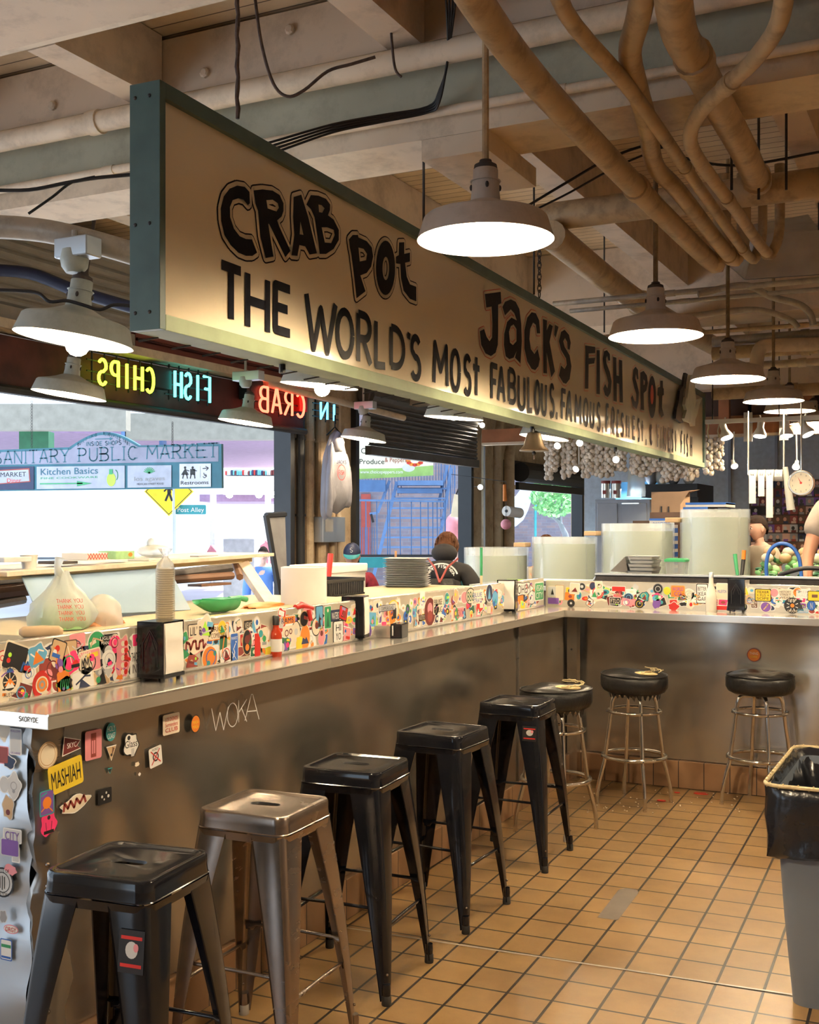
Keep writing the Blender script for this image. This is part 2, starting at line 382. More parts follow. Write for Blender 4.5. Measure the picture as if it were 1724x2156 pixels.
mat('teal', (.04, .30, .33), .5); mat('grey', (.30, .30, .31), .5); mat('light_grey', (.55, .55, .55), .5)
mat('tan', (.55, .38, .22), .6); mat('brown', (.14, .07, .04), .6); mat('sticker_cream', (.75, .66, .52), .5)
mat('cutting_board', (.60, .49, .30), .5, 0, .06, 6); mat('wood', (.42, .22, .10), .6, 0, .2, 12, bump=.2)
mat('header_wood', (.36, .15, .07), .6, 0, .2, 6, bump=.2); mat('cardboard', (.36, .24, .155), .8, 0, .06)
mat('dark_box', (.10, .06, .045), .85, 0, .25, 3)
mat('garlic', (.85, .76, .66), .6, 0, .18, 20); mat('garlic_stem', (.45, .36, .20), .8)
mat('skin', (.60, .30, .20), .5, 0, .06, 10); mat('skin_pale', (.68, .42, .33), .5)
mat('hair_brown', (.075, .03, .014), .8, 0, .3, 40, bump=.6, spec=.15); mat('hair_dark', (.02, .013, .01), .8, 0, .3, 40, bump=.5, spec=.1)
mat('tshirt_grey', (.33, .28, .245), .9, 0, .06, 12, bump=.3); mat('tshirt_tan', (.42, .37, .29), .9, 0, .06, 12, bump=.3)
mat('hoodie_black', (.016, .015, .017), .85, 0, .2, 10, bump=.4); mat('hoodie_grey', (.27, .27, .31), .9, 0, .1, 9, bump=.5)
mat('plaid_red', (.25, .02, .04), .8, 0, .3, 25); mat('denim', (.10, .18, .42), .8); mat('sweater_blue', (.12, .24, .60), .9)
mat('sauce_red', (.48, .045, .015), .12, 0, .05, coat=.5); mat('sauce_orange', (.70, .30, .12), .2, coat=.4)
mat('bottle_milk', (.72, .68, .58), .15, coat=.5)
mat('glass', (.85, .93, .92), .03, 0, .01, trans=1, alpha=1, ior=1.1)
mat('plastic_clear', (.93, .95, .93), .2, 0, .02, trans=.75, alpha=.55)
mat('plastic_bag', (.88, .90, .82), .4, 0, .05, 6, trans=.5, alpha=.72, bump=.6)
mat('tank_acrylic', (.86, .93, .93), .06, 0, .02, trans=.35, alpha=.38)
mat('water', (.60, .67, .49), .08, 0, .06, 3, trans=.1, coat=.6)
mat('bin_plastic', (.19, .23, .29), .5, 0, .08, 3, bump=.1); mat('bag_black', (.012, .014, .02), .22, 0, .2, 9, bump=.9, coat=.3)
mat('twine', (.62, .50, .28), .5, 0, .2, 60)
mat('wall_blue', (.52, .60, .68), .7, 0, .1, 20, bump=.1); mat('cabinet_grey', (.32, .37, .46), .4, 0, .05)
mat('pilaster', (.62, .50, .34), .7, 0, .12, 5, bump=.15, dirt=(.22, .09, .03), dscale=6, damt=.6)
mat('red_board', (.28, .085, .07), .6, 0, .12, 4); mat('dark_red_board', (.07, .015, .014), .6, 0, .5, 5)
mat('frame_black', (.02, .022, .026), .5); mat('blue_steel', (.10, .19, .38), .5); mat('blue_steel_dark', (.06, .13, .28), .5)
mat('street', (.62, .63, .66), .8, 0, .05, 1); mat('white_building', (.82, .84, .88), .8, 0, .03)
mat('mauve', (.26, .17, .28), .7); mat('banner_cream', (.72, .68, .52), .6); mat('banner_green', (.28, .44, .12), .6)
mat('leaf', (.16, .42, .16), .6, 0, .4, 12); mat('leaf_pale', (.35, .60, .30), .6, 0, .3, 12); mat('bark', (.22, .24, .28), .8)
mat('board_sign_shade', (.24, .24, .32), .6); mat('panel_pale_shade', (.36, .38, .46), .6); mat('panel_white_shade', (.55, .56, .62), .6); mat('fascia_cream_shade', (.25, .24, .21), .7); mat('board_teal', (.03, .13, .18), .5); mat('warm_white_wall', (.5, .45, .38), .7)  # sign board, panel and fascia tones darkened: outdoor shade put into the colour
mat('sign_yellow', (.95, .70, .02), .4)
mat('neon_yellow', (.72, 1, .04), .4, 0, 0, emit=3.2); mat('neon_cyan', (.12, .95, .85), .4, 0, 0, emit=2.6)
mat('neon_red', (1, .10, .05), .4, 0, 0, emit=4.0); mat('neon_blue', (.12, .62, 1), .4, 0, 0, emit=2.6)
brickmat('floor_tile', (.35, .212, .085), (.30, .178, .072), (.022, .016, .012), .16036, .18469, .0052, .36, offset=0, coord='Object', bump=.8, stain=(.62, .58, .55), coat=.15)
brickmat('base_tile', (.33, .19, .10), (.28, .16, .085), (.05, .035, .03), .155, 4, .003, .45, offset=0, axis='XZ')
brickmat('base_tile_y', (.33, .19, .10), (.28, .16, .085), (.05, .035, .03), .155, 4, .003, .45, offset=0, axis='YZ')
brickmat('planks', (.78, .60, .40), (.72, .55, .36), (.13, .08, .05), 60, .085, .0035, .6, offset=.5, bump=.8, stain=(.7, .66, .62))
brickmat('brick_wall', (.24, .18, .19), (.16, .15, .20), (.19, .20, .25), .23, .08, .006, .9, axis='XZ', bump=.4)
brickmat('shutter', (.20, .175, .15), (.19, .165, .14), (.045, .04, .035), 90, .075, .008, .5, offset=0, axis='YZ', bump=1)

# ================================================================ the room
g = G(); g.box((-5.75, -8, -.1), (6, 18.2, 0), 'floor_tile')
fl = g.obj('floor'); struct(fl)
# turn the tile grid about one grout crossing: rebuild in a rotated frame
me = fl.data; rot = .03493; ox, oy = -1.14675, 4.59436
Mi = Matrix.Rotation(-rot, 4, 'Z') @ Matrix.Translation((-ox, -oy, 0))
for v in me.vertices: v.co = Mi @ v.co
fl.location = (ox, oy, 0); fl.rotation_euler = (0, 0, rot)
g = G(); g.box((-60, -60, -.25), (60, 90, -.11), 'street'); o = g.obj('ground'); struct(o)
ZD, ZJ = 3.70, 3.36
g = G(); g.box((-5.9, -8, ZD), (6, 18.4, ZD + .15), 'planks'); struct(g.obj('ceiling'))
# girders across the room, joists between them
gir = G()
gir.box((-5.75, 3.98, 3.10), (6, 4.31, ZD), 'cream_paint')
gir.box((-5.75, 3.955, 3.20), (6, 3.98, 3.40), 'green_grey_paint'); gir.box((-5.75, 3.90, 3.44), (6, 3.98, 3.68), 'beam_paint')
for k in range(26):
    x = -5.4 + k * .42
    gir.lathe([(.022, 0), (.022, .012), (.014, .018), (0, .018)], 'beam_paint', (x, 3.90, 3.60 if k % 2 else 3.50), 8, Matrix.Rotation(R(90), 4, 'X'))
struct(gir.obj('ceiling_beam'))
for (a, b, z0, m_) in ((2.62, 3.22, 3.42, 'beam_paint'), (8.35, 8.75, 3.12, 'beam_paint'), (10.9, 11.1, 2.9, 'beam_paint'), (-1.2, -.8, 3.1, 'beam_paint')):
    g = G(); g.box((-5.75, a, z0), (6, b, ZD - .005), m_)
    if a == 2.62: g.box((-5.75, 3.22, 3.42), (6, 3.25, 3.50), 'cream_paint')
    struct(g.obj('ceiling_beam'))
for x in (-4.35, -3.17, -1.93, -.70, .55, 1.8, 3.1):
    for (a, b, z) in ((3.26, 3.89, 3.42), (4.32, 8.34, ZJ), (8.76, 10.89, ZJ), (-.79, 2.61, ZJ)):
        g = G(); g.box((x - .07, a, z), (x + .07, b, ZD - .004), 'beam_paint'); struct(g.obj('ceiling_joist'))
g = G()   # bracket block under the girder
p = AZ(905, 290, 3.02); g.box((p.x - .14, 3.98, 3.02), (p.x + .14, 4.5, 3.099), 'cream_paint'); struct(g.obj('beam_block'))
# street side wall with three openings, x = -5.6
WX = -5.6
def wallbox(y0, y1, z0, z1, m_='pilaster', x0=-5.75, x1=WX, name='wall_left'):
    g = G(); g.box((x0, y0, z0), (x1, y1, z1), m_); return struct(g.obj(name))
wallbox(8.85, 10.0, 0, ZD); wallbox(13.0, 14.15, 0, ZD); wallbox(17.45, 18.2, 0, ZD)
wallbox(0, 8.85, 2.86, ZD, 'warm_white_wall'); wallbox(10.0, 13.0, 2.86, ZD); wallbox(14.15, 17.45, 2.5, ZD, 'pilaster')
wallbox(10.0, 13.0, 0, .95, 'teal'); wallbox(14.15, 17.45, 0, .9)
g = G(); g.box((-4.12, 13, 0), (6, 13.15, ZD), 'wall_blue')
for x in (-2.45, -1.95, -1.0, .2, 1.3): g.box((x, 12.985, 0), (x + .03, 13, ZD), 'cabinet_grey')
struct(g.obj('wall_back'))
g = G(); g.box((-4.12, 13.15, 0), (-4.0, 18.2, ZD), 'pilaster'); struct(g.obj('wall_return'))
g = G(); g.box((-5.75, 18.2, 0), (-4.0, 18.35, ZD), 'pilaster'); struct(g.obj('wall_far'))
g = G(); g.box((5.0, -8, 0), (5.15, 13, ZD), 'beam_paint'); struct(g.obj('wall_right'))
g = G(); g.box((-3.2, -6.2, 0), (5.0, -6.05, ZD), 'pilaster'); struct(g.obj('wall_rear_unseen'))  # unseen; widened to keep white sky out of the stool reflections
g = G(); g.box((-5.75, -8, 0), (-5.6, -2.5, ZD), 'pilaster'); struct(g.obj('wall_left'))  # unseen stretch added behind the camera, also against white sky reflections
# door frames (black) of the openings
def opening(n, y0, y1, z1, zb):
    g = G(); t = .07
    for y in (y0, y1 - t): g.box((-5.72, y, zb), (-5.54, y + t, z1), 'frame_black')
    g.box((-5.72, y0 + t, z1 - t), (-5.54, y1 - t, z1), 'frame_black')
    struct(g.obj('window_%d' % n))
opening(1, 0, 8.85, 2.86, 0); opening(2, 10.0, 13.0, 2.86, .95); opening(3, 14.15, 17.45, 2.5, .9)
# corrugated red and dark valance under the beam over the first opening
g = G(); g.box((-5.52, 3.0, 2.47), (-5.42, 8.8, 2.80), 'dark_red_board'); g.tube([(-5.4, 3, 2.46), (-5.4, 8.8, 2.46)], .03, 'frame_black')
tag(g.obj('valance_board'), 'dark red weathered valance board behind the neon words over the street opening', 'valance')
g = G(); g.box((-5.54, 3.0, 2.82), (-5.30, 8.8, 2.88), 'cream_paint'); g.box((-5.58, 6.6, 2.885), (-5.50, 8.6, 3.20), 'red_board')
for z in (2.98, 3.10): g.tube([(-5.49, 6.6, z), (-5.49, 8.6, z)], .012, 'dark_red_board', 6)
tag(g.obj('red_header_board'), 'long salmon red board running above the neon words', 'board')
def shutter(y0, y1, z0, z1, lab, x=-5.5, n=None, sm='shutter_paint'):
    n = n or int((z1 - z0) / .075); g = G()
    prof = []
    for i in range(n):
        za = z1 - (z1 - z0) * i / n; zb = z1 - (z1 - z0) * (i + 1) / n
        for k in range(5):
            t = k / 4; prof.append((x + .018 * math.sin(math.pi * t), za + (zb - za) * t * .86))
    vs = [(p[0], y0, p[1]) for p in prof] + [(p[0], y1, p[1]) for p in prof]; m_ = len(prof)
    g.add(vs, [(i, i + 1, m_ + i + 1, m_ + i) for i in range(m_ - 1)], sm)
    g.box((x - .03, y0, z0 - .09), (x + .04, y1, z0), sm)
    t = thing('roller_shutter', lab, 'roller shutter', (x, y0, z0)); g.obj('slat_curtain', t)
    g = G(); g.tube([(x - .02, y0, z1 + .08), (x - .02, y1, z1 + .08)], .10, sm, 14); g.obj('roller_housing', t)
mat('shutter_paint', (.13, .12, .11), .45, .2, .12, 6, dirt=(.06, .05, .045), dscale=5, damt=.5)
shutter(10.1, 12.9, 2.42, 2.86, 'half lowered brown roller shutter above the staircase view', -5.46, 9)
mat('slat_grey', (.34, .33, .31), .5, .1, .1, 6); shutter(2.4, 6.45, 2.98, 3.42, 'grey roller shutter slats at upper left behind the hanging lamp', -5.42, 6, 'slat_grey')
g = G(); pA = (-5.4, 14.2, 2.30); g.tube([(-5.38, 14.2, 2.33), (-5.38, 17.3, 2.33)], .13, 'frame_black', 14); g.box((-5.45, 14.2, 2.10), (-5.4, 17.3, 2.2), 'black')
tag(g.obj('rolled_canopy'), 'black rolled canopy over the far opening with the leafy tree', 'canopy')

# conduits and pipes standing on the pilaster
for k, (y, r, z1, m_) in enumerate(((8.95, .04, 2.8, 'frame_black'), (9.10, .045, 2.85, 'pilaster'), (9.32, .05, 2.85, 'pilaster'), (9.52, .03, 2.85, 'pilaster'), (9.66, .02, 2.85, 'cream_paint'))):
    g = G(); g.tube([(WX + .06, y, 0), (WX + .06, y, z1)], r, m_, 12)
    for z in (.9, 1.7, 2.4): g.tube([(WX + .06, y, z), (WX + .06, y, z + .02)], r * 1.25, m_, 12)
    tag(g.obj('wall_conduit'), ['black riser at the left edge of the rusty pillar', 'wide rusty riser pipe on the pillar', 'rust streaked riser pipe in the middle of the pillar', 'slim tan conduit right of the rusty pipes', 'thinnest pale conduit behind the hanging sweatshirt'][k], 'pipe')
for k, (px_, r, top) in enumerate(((1018, .03, 3.0), (1047, .055, 3.0), (1072, .07, 3.1))):
    p = AX(px_, 1000, -5.45); g = G(); pts = [(p.x, p.y, 0), (p.x, p.y, 2.75)]
    if k == 2: pts = [(p.x, p.y, 0), (p.x, p.y, 2.55), (p.x, p.y + .12, 2.75), (p.x, p.y + .5, 3.0), (p.x, p.y + .6, ZD)]
    else: pts += [(p.x, p.y + .05 * (k + 1), 2.95), (p.x, p.y + .5 * k + .1, top + .2), (p.x, p.y + .5 * k + .15, ZD)]
    g.tube(pts, r, 'pilaster', 12)
    for z in (1.2, 2.1): g.tube([(p.x, p.y, z), (p.x, p.y, z + .05)], r * 1.2, 'pilaster', 12)
    tag(g.obj('drain_pipe', smooth=40), ['slim conduit beside the black door frame with the small lamp', 'cream drain pipe that bends at the top, left of the paper roll', 'widest cream drain pipe with an offset bend above'][k], 'pipe')

# ================================================================ overhead pipes
def run(name, lab, pts, r, m_='pipe_paint', cat='pipe', collars=(), n=14, sm=True):
    pts = [Vector(p) for p in pts]
    if sm and len(pts) > 2:
        out = []
        for i in range(len(pts) - 1):
            p0, p1, p2, p3 = pts[max(i - 1, 0)], pts[i], pts[i + 1], pts[min(i + 2, len(pts) - 1)]
            for k in range(5):
                t = k / 5; out.append(.5 * ((2 * p1) + (p2 - p0) * t + (2 * p0 - 5 * p1 + 4 * p2 - p3) * t * t + (3 * p1 - p0 - 3 * p2 + p3) * t ** 3))
        pts = out + [pts[-1]]
    t = thing(name, lab, cat, pts[0]); g = G(); g.tube(pts, r, m_, n); g.obj('tube', t, smooth=50)
    for c in collars:
        i = min(len(pts) - 2, int(c * (len(pts) - 1))); d = (pts[i + 1] - pts[i]).normalized(); q = pts[i].lerp(pts[i + 1], c if len(pts) == 2 else 0)
        g = G(); g.tube([q - d * .03, q + d * .03], r * 1.18, m_, n); g.obj('coupling', t, smooth=50)
    return t
def zpts(z, *pp): return [AZ(x, y, z if len(q) == 0 else q[0]) for x, y, *q in pp]
def elbow(p): p = Vector(p); return [p, p + Vector((.03, .07, .03)), p + Vector((.05, .10, .14)), p + Vector((.05, .10, .45))]
run('ceiling_pipe', 'leftmost thick tan pipe of the slanting bundle, above the big lamp', zpts(2.98, (900, -200), (1000, 0), (1190, 240)) + elbow(AZ(1490, 545, 2.98)), .046, collars=(.42, .66, .78))
run('ceiling_pipe', 'slim straight tan pipe second from left in the slanting bundle', zpts(3.0, (1160, -120), (1190, 25), (1312, 170), (1392, 280), (1482, 410)) + elbow(AZ(1577, 540, 3.0)), .024, collars=(.45, .62, .75))
run('ceiling_pipe', 'swerving tan pipe that ducks behind the slim straight one', zpts(3.05, (1380, -160), (1345, 30), (1326, 110), (1340, 180), (1362, 260), (1380, 350, 3.05), (1430, 405, 3.03)) + elbow(AZ(1537, 540, 3.0)), .036, collars=(.7, .82))
run('ceiling_pipe', 'fattest tan pipe slanting down at upper right', zpts(3.03, (1400, -200), (1425, 50), (1462, 125), (1507, 210), (1562, 310)) + [AZ(1597, 385, 3.08), AZ(1600, 365, 3.4)], .052, collars=(.35, .8))
run('ceiling_pipe', 'tan pipe with a wide crook crossing over the fattest pipe', zpts(2.93, (1660, -120), (1642, 40), (1592, 120), (1547, 165), (1477, 232), (1453, 285), (1470, 335), (1547, 440)) + elbow(AZ(1612, 530, 2.95)), .025, collars=(.3, .62, .75))
def XP(y, z, x0, x1): return [(x0, y, z), (x1, y, z)]
p = AY(862, 125, 3.86); run('sprinkler_pipe', 'long cream pipe running along the near girder', XP(3.84, 3.36, -5.5, 4.9), .045, 'cream_paint', collars=(.2, .5, .7), sm=False)
run('conduit', 'thin cream conduit under the cables on the near girder', XP(3.925, 3.175, -5.5, 4.9), .018, 'cream_paint', collars=(.2, .4, .6), sm=False)
p = AZ(1172, 455, 3.2); run('ceiling_pipe', 'level brown cross pipe behind the big lamp', XP(p.y, 3.2, p.x - .1, 4.9), .072, 'pipe_paint', collars=(.3,), sm=False)
q = AZ(1160, 495, 3.08); q2 = AZ(1350, 640, 3.08); run('ceiling_pipe', 'thick brown pipe going away from the big lamp towards the second lamp', [q, q2, (q2.x + .1, q2.y + 2.5, 3.08)], .075, 'pipe_paint', collars=(.5,))
for k, (x, y, z, r, m_) in enumerate(((1165, 640, 2.98, .017, 'grey_pipe'), (1200, 655, 2.95, .014, 'grey_pipe'), (1480, 700, 2.95, .016, 'pipe_paint'), (1500, 745, 2.9, .05, 'pipe_paint'), (1500, 775, 2.85, .03, 'cream_paint'), (1500, 830, 2.8, .055, 'pipe_paint'), (1500, 720, 3.0, .04, 'grey_pipe'))):
    p = AZ(x, y, z); labs = ['upper of the two thin grey conduits crossing above the second lamp', 'lower of the two thin grey conduits crossing above the second lamp', 'thin brown conduit crossing behind the third lamp rod', 'thick brown cross pipe above the fourth lamp', 'cream cross pipe just above the third lamp', 'lowest thick cross pipe behind the third and fourth lamps', 'grey cross pipe highest above the fourth lamp']
    run('cross_conduit', labs[k], XP(p.y, z, p.x, 4.9), r, m_, 'pipe', (.1, .5), sm=False)
run('cross_conduit', 'curved thin conduit dipping behind the second lamp rod', [AD(1300, 688, 7.5), AD(1480, 662, 7.5), AD(1590, 652, 7.5), AD(1660, 672, 7.5), AD(1680, 690, 7.5)], .02, 'grey_pipe')
run('cross_conduit', 'bent conduit with a kink above the hooded box light', [AD(1470, 620, 6.6), AD(1540, 603, 6.6), AD(1580, 603, 6.6), AD(1625, 625, 6.6), AD(1680, 640, 6.6), AD(1705, 660, 6.6), AD(1712, 685, 6.6)], .02, 'grey_pipe')
run('vent_elbow', 'white elbow pipe turning down behind the third lamp', [AD(1724, 725, 8.2), AD(1625, 727, 8.2), AD(1600, 735, 8.2), AD(1593, 760, 8.2), AD(1592, 790, 8.2)], .05, 'cream_paint', 'pipe')
# suspended metal hood light
t = thing('hood_light', 'suspended grey metal box hood at right end of the pipe bundle', 'light fixture', AD(1625, 560, 6.3))
a, b, c, d = AD(1530, 555, 6.7), AD(1724, 520, 6.7), AD(1760, 575, 6.1), AD(1568, 588, 6.1)
up = Vector((0, 0, .22)); i_ = .82; g = G(); cen = (a + b + c + d) / 4; top = [cen + (q - cen) * .7 + up for q in (a, b, c, d)]
g.add([a, b, c, d] + top, [(0, 1, 5, 4), (1, 2, 6, 5), (2, 3, 7, 6), (3, 0, 4, 7), (4, 5, 6, 7)], 'light_grey'); g.obj('housing', t)
dn = Vector((0, 0, -.004)); g = G(); g.add([q + dn for q in (a, b, c, d)], [(0, 3, 2, 1)], 'white'); g.obj('cover_plate', t)
for k, q in enumerate((top[0], top[2])):
    g = G(); g.tube([q, (q.x, q.y, ZD)], .006, 'dark_iron', 6); g.obj('hanger_rod', t)
# hangers, ropes, cables
for k, (x, y0, y1, d_, lab) in enumerate(((892, 200, 470, 4.6, 'rusty threaded rod hanging by the sign left of the big lamp'), (1124, 350, 620, 6.0, 'chain and rod holding the sign right of the big lamp'), (1272, 500, 700, 7.6, 'thin rod holding the sign near the second lamp'), (1540, 200, 400, 4.6, 'dark threaded rod at the cross pipe, upper right'), (1597, 210, 420, 4.7, 'short dark rod right of the crossing pipes'), (1655, 250, 400, 4.7, 'stub rod at far upper right'), (1450, 60, 320, 4.9, 'dark rod hanging behind the swerving pipe'))):
    p = AD(x, y1, d_); g = G(); g.tube([(p.x, p.y, p.z), (p.x, p.y, ZD)], .0055, 'dark_iron', 7)
    if k in (1,):
        for j in range(9):
            c_ = Vector((p.x + .03, p.y, p.z + .03 * j)); g.tube([c_ + Vector((.009 * math.cos(a_) * (1 if j % 2 else .2), .009 * math.cos(a_) * (.2 if j % 2 else 1), .022 * math.sin(a_))) for a_ in [i * math.pi / 4 for i in range(8)]], .003, 'dark_iron', 5, closed=True)
    tag(g.obj('hanger_rod'), lab, 'hanger')
q = AX(500, 250, -2.1); g = G(); g.tube([(q.x + .003 * math.sin(i * 2.1), q.y, q.z + (ZD - q.z) * i / 24) for i in range(25)], [.0065 + .0015 * (i % 2) for i in range(25)], 'rope', 7); tag(g.obj('rope'), 'frayed rope hanging straight down to the near end of the sign', 'rope')
run('rope', 'drooping rope loop over the long cream pipe', [AD(535, -20, 4.2), AD(550, 90, 4.2), AD(575, 175, 4.2), AD(605, 203, 4.2), AD(640, 190, 4.2), AD(690, 150, 4.2), AD(740, 135, 4.2), AD(790, 120, 4.2)], .006, 'rope', 'rope')
run('rope', 'short rope hanging in front of the girder above the big sign', [AD(818, -20, 4.2), AD(825, 90, 4.2), AD(832, 145, 4.2), AD(845, 162, 4.2)], .005, 'rope', 'rope')
for k in range(4):
    dz = k * 8
    run('cable', ['topmost', 'second', 'third', 'lowest'][k] + ' of the bundled black cables sagging along the near girder', [AD(500, 318 + dz, 4.2), AD(575, 298 + dz, 4.2), AD(700, 262 + dz * .7, 4.25), AD(800, 243 + dz * .6, 4.3), AD(900, 225 + dz * .5, 4.3), AD(925, 190 + dz, 4.25), AD(943, 120, 4.2), AD(938 + dz, -20, 4.1)], .0045, 'cable_black', 'cable')
run('cable', 'dark cable crossing at left edge below the girder', [AD(-30, 400, 4.2), AD(60, 400, 4.2), AD(140, 385, 4.2), AD(200, 375, 4.2), AD(275, 368, 4.2)], .007, 'cable_black', 'cable')
run('cable', 'dark cable slanting away beside the sign at left edge', [AD(60, 450, 4.2), AD(110, 415, 4.2), AD(150, 385, 4.2), AD(200, 372, 4.2)], .005, 'cable_black', 'cable')
run('cable', 'wavy black cable running past the large tilted lamp at left', [AD(-30, 610, 3.9), AD(40, 612, 3.9), AD(80, 617, 3.9), AD(105, 635, 3.9), AD(140, 633, 3.9), AD(175, 642, 3.9), AD(210, 652, 3.9), AD(240, 642, 3.9), AD(280, 645, 3.9)], .006, 'cable_black', 'cable')
run('cable', 'loose black cable looping between the pipes at upper right', [AD(1100, 440, 5.0), AD(1200, 380, 5.0), AD(1290, 330, 5.0), AD(1380, 305, 5.0), AD(1450, 335, 5.0), AD(1560, 348, 5.0), AD(1724, 320, 5.0)], .006, 'cable_black', 'cable')
run('cable', 'black cable running under the cross pipe from the big lamp', [AD(1130, 440, 5.2), AD(1200, 405, 5.2), AD(1300, 350, 5.2), AD(1420, 300, 5.2)], .005, 'cable_black', 'cable')
# beam on the left with junction box carrying the large tilted lamp
run('grey_beam_pipe', 'thick grey steel tube with junction box at left, carrying the large tilted lamp', [AD(-80, 475, 4.05), AD(60, 482, 4.05), AD(160, 500, 4.05), AD(300, 540, 4.1), AD(420, 580, 4.2)], .042, 'grey_pipe', 'pipe')
run('wall_cable', 'dark blue sagging hose behind the large tilted lamp', [AD(-50, 568, 6.5), AD(60, 575, 6.5), AD(160, 612, 6.5), AD(270, 645, 6.5), AD(340, 660, 6.5)], .035, 'navy', 'hose')
# ================================================================ the big sign
SD = Vector((-.02548, .99967, 0)); SN = Vector((SD.y, -SD.x, 0)); S0 = Vector((-2.05, 2.556, 2.157)); SL, SH, ST = 8.3, .70, .10
def sp(x, y):
    r = ray(x, y); o = Vector((0, 0, H)); t = (S0 - o).dot(SN) / r.dot(SN); q = o + r * t - S0
    return (q.dot(SD), q.z)
def face(lift): return (S0 + SN * lift, SD, Vector((0, 0, 1)), SN)
t = thing('overhead_sign', 'long cream and dark green box sign with hand painted lettering hanging above the counter', 'sign', S0)
def sbox(s0, s1, z0, z1, d0, d1, m_, g):
    M = Matrix((( SD.x, SN.x, 0, S0.x), (SD.y, SN.y, 0, S0.y), (0, 0, 1, S0.z), (0, 0, 0, 1)))
    g.box((s0, -d1, z0), (s1, -d0, z1), m_, M, bev=.003)
g = G(); sbox(.02, SL - .02, .03, SH - .03, .012, ST - .01, 'sign_cream', g); g.obj('face_panel', t)
b = .045
for nm, a in (('frame_end', (0, b * .6, 0, SH)), ('frame_end', (SL - .06, SL, 0, SH))):
    g = G(); sbox(a[0], a[1], a[2], a[3], -.006, ST, 'sign_green', g)
    for z in (.05, .3, .66):
        for d in (.03, .08):
            if a[0] == 0:
                c_ = S0 + Vector((0, 0, z)) - SN * d; g.sphere(c_, (.006, .004, .006), 'dark_iron', 8)
    g.obj(nm, t)
g = G(); sbox(b * .6, SL - .06, SH - b, SH, -.006, ST, 'sign_green', g); g.obj('frame_top', t)
g = G(); sbox(b * .6, SL - .06, 0, b, -.006, ST, 'sign_green_pale', g); g.obj('frame_bottom', t)
for k in range(16): g = G(); c_ = S0 + SD * (.12 + .16 * k) - SN * (ST * .9); g.tube([c_, c_ + Vector((-.05, -.03, -.012))], .003, 'dark_iron', 5); g.obj('hook', t)
for s in (.75, 3.4, 5.2, 6.6): g = G(); c_ = S0 + SD * s - SN * .05; g.tube([c_, c_ - Vector((0, 0, .03))], .012, 'cable_black', 8); g.obj('knob', t)
def Z1(l): return [sp(440 + x / 3.748, 350 + y / 3.748) for x, y in l]
def Z3(l): return [sp(1000 + x / 6.631, 590 + y / 6.631) for x, y in l]
def Z4(l): return [sp(1160 + x / 5.07, 680 + y / 5.07) for x, y in l]
CRAB = [
 [[(340,290),(337,200),(300,160),(240,150),(180,175),(135,235),(112,330),(115,430),(140,540),(190,620),(250,680),(310,705),(360,705),(397,680),(357,575),(310,572),(260,550),(215,490),(185,400),(183,320),(205,265),(250,250),(290,262),(325,305)]],
 [[(370,188),(440,180),(520,190),(575,225),(605,290),(605,350),(590,395),(555,425),(570,470),(660,665),(620,715),(490,450),(485,455),(525,710),(465,722),(425,560),(405,350),(385,295)],[(470,265),(480,330),(550,355),(568,325),(560,290),(520,262)]],
 [[(685,240),(745,222),(800,400),(868,685),(810,695),(775,630),(730,620),(715,705),(668,700),(690,540),(680,400)],[(738,435),(732,535),(762,540)]],
 [[(785,300),(820,225),(880,230),(940,255),(972,300),(970,345),(955,385),(1000,420),(1040,500),(1040,580),(1000,650),(940,690),(890,690),(880,600),(850,400),(820,335)],[(880,300),(885,360),(910,365),(928,330),(905,305)],[(905,480),(930,600),(980,605),(1008,540),(1000,500),(950,480)]],
 [[(1120,575),(1150,540),(1190,540),(1195,560),(1260,590),(1300,640),(1310,710),(1295,790),(1260,840),(1210,860),(1250,985),(1180,1040),(1165,900),(1140,700),(1128,640)],[(1195,640),(1205,750),(1255,740),(1262,690),(1235,650)]],
 [circ(1408,800,75,215), circ(1410,805,26,92)],
 [[(1515,600),(1555,598),(1555,690),(1600,680),(1600,750),(1562,760),(1575,870),(1600,930),(1650,950),(1650,1065),(1600,1045),(1550,980),(1530,880),(1525,770),(1490,765),(1490,712),(1512,700)]]]
JACK = [
 [[(160,190),(380,160),(390,320),(345,340),(345,700),(340,900),(310,1010),(245,1058),(170,1020),(110,900),(90,710),(150,680),(185,790),(225,850),(260,800),(265,600),(255,365),(180,380)]],
 [[(405,370),(440,300),(520,265),(590,300),(640,400),(665,600),(675,850),(655,1160),(580,1080),(600,990),(560,1080),(500,1100),(450,1060),(425,900),(430,750),(470,580),(530,520),(605,560),(570,460),(520,405),(440,490)],[(495,720),(510,870),(550,905),(600,850),(600,680),(560,615),(520,640)]],
 [[(930,740),(915,560),(870,460),(810,445),(750,520),(710,700),(710,950),(750,1130),(810,1235),(860,1255),(905,1200),(925,1100),(895,960),(850,1030),(800,960),(780,820),(790,680),(830,590),(870,620),(885,740)]],
 [[(968,540),(1025,560),(1020,700),(1060,610),(1105,640),(1060,860),(1135,1270),(1085,1355),(1020,1010),(1025,1300),(975,1295)]],
 [[(1135,620),(1185,650),(1145,800),(1125,760)]],
 [[(1340,970),(1355,870),(1330,760),(1270,690),(1220,720),(1190,850),(1220,970),(1290,1090),(1300,1180),(1270,1240),(1220,1190),(1190,1330),(1250,1430),(1290,1445),(1340,1380),(1365,1200),(1340,1050),(1270,930),(1250,850),(1275,805),(1305,860),(1312,960)]]]
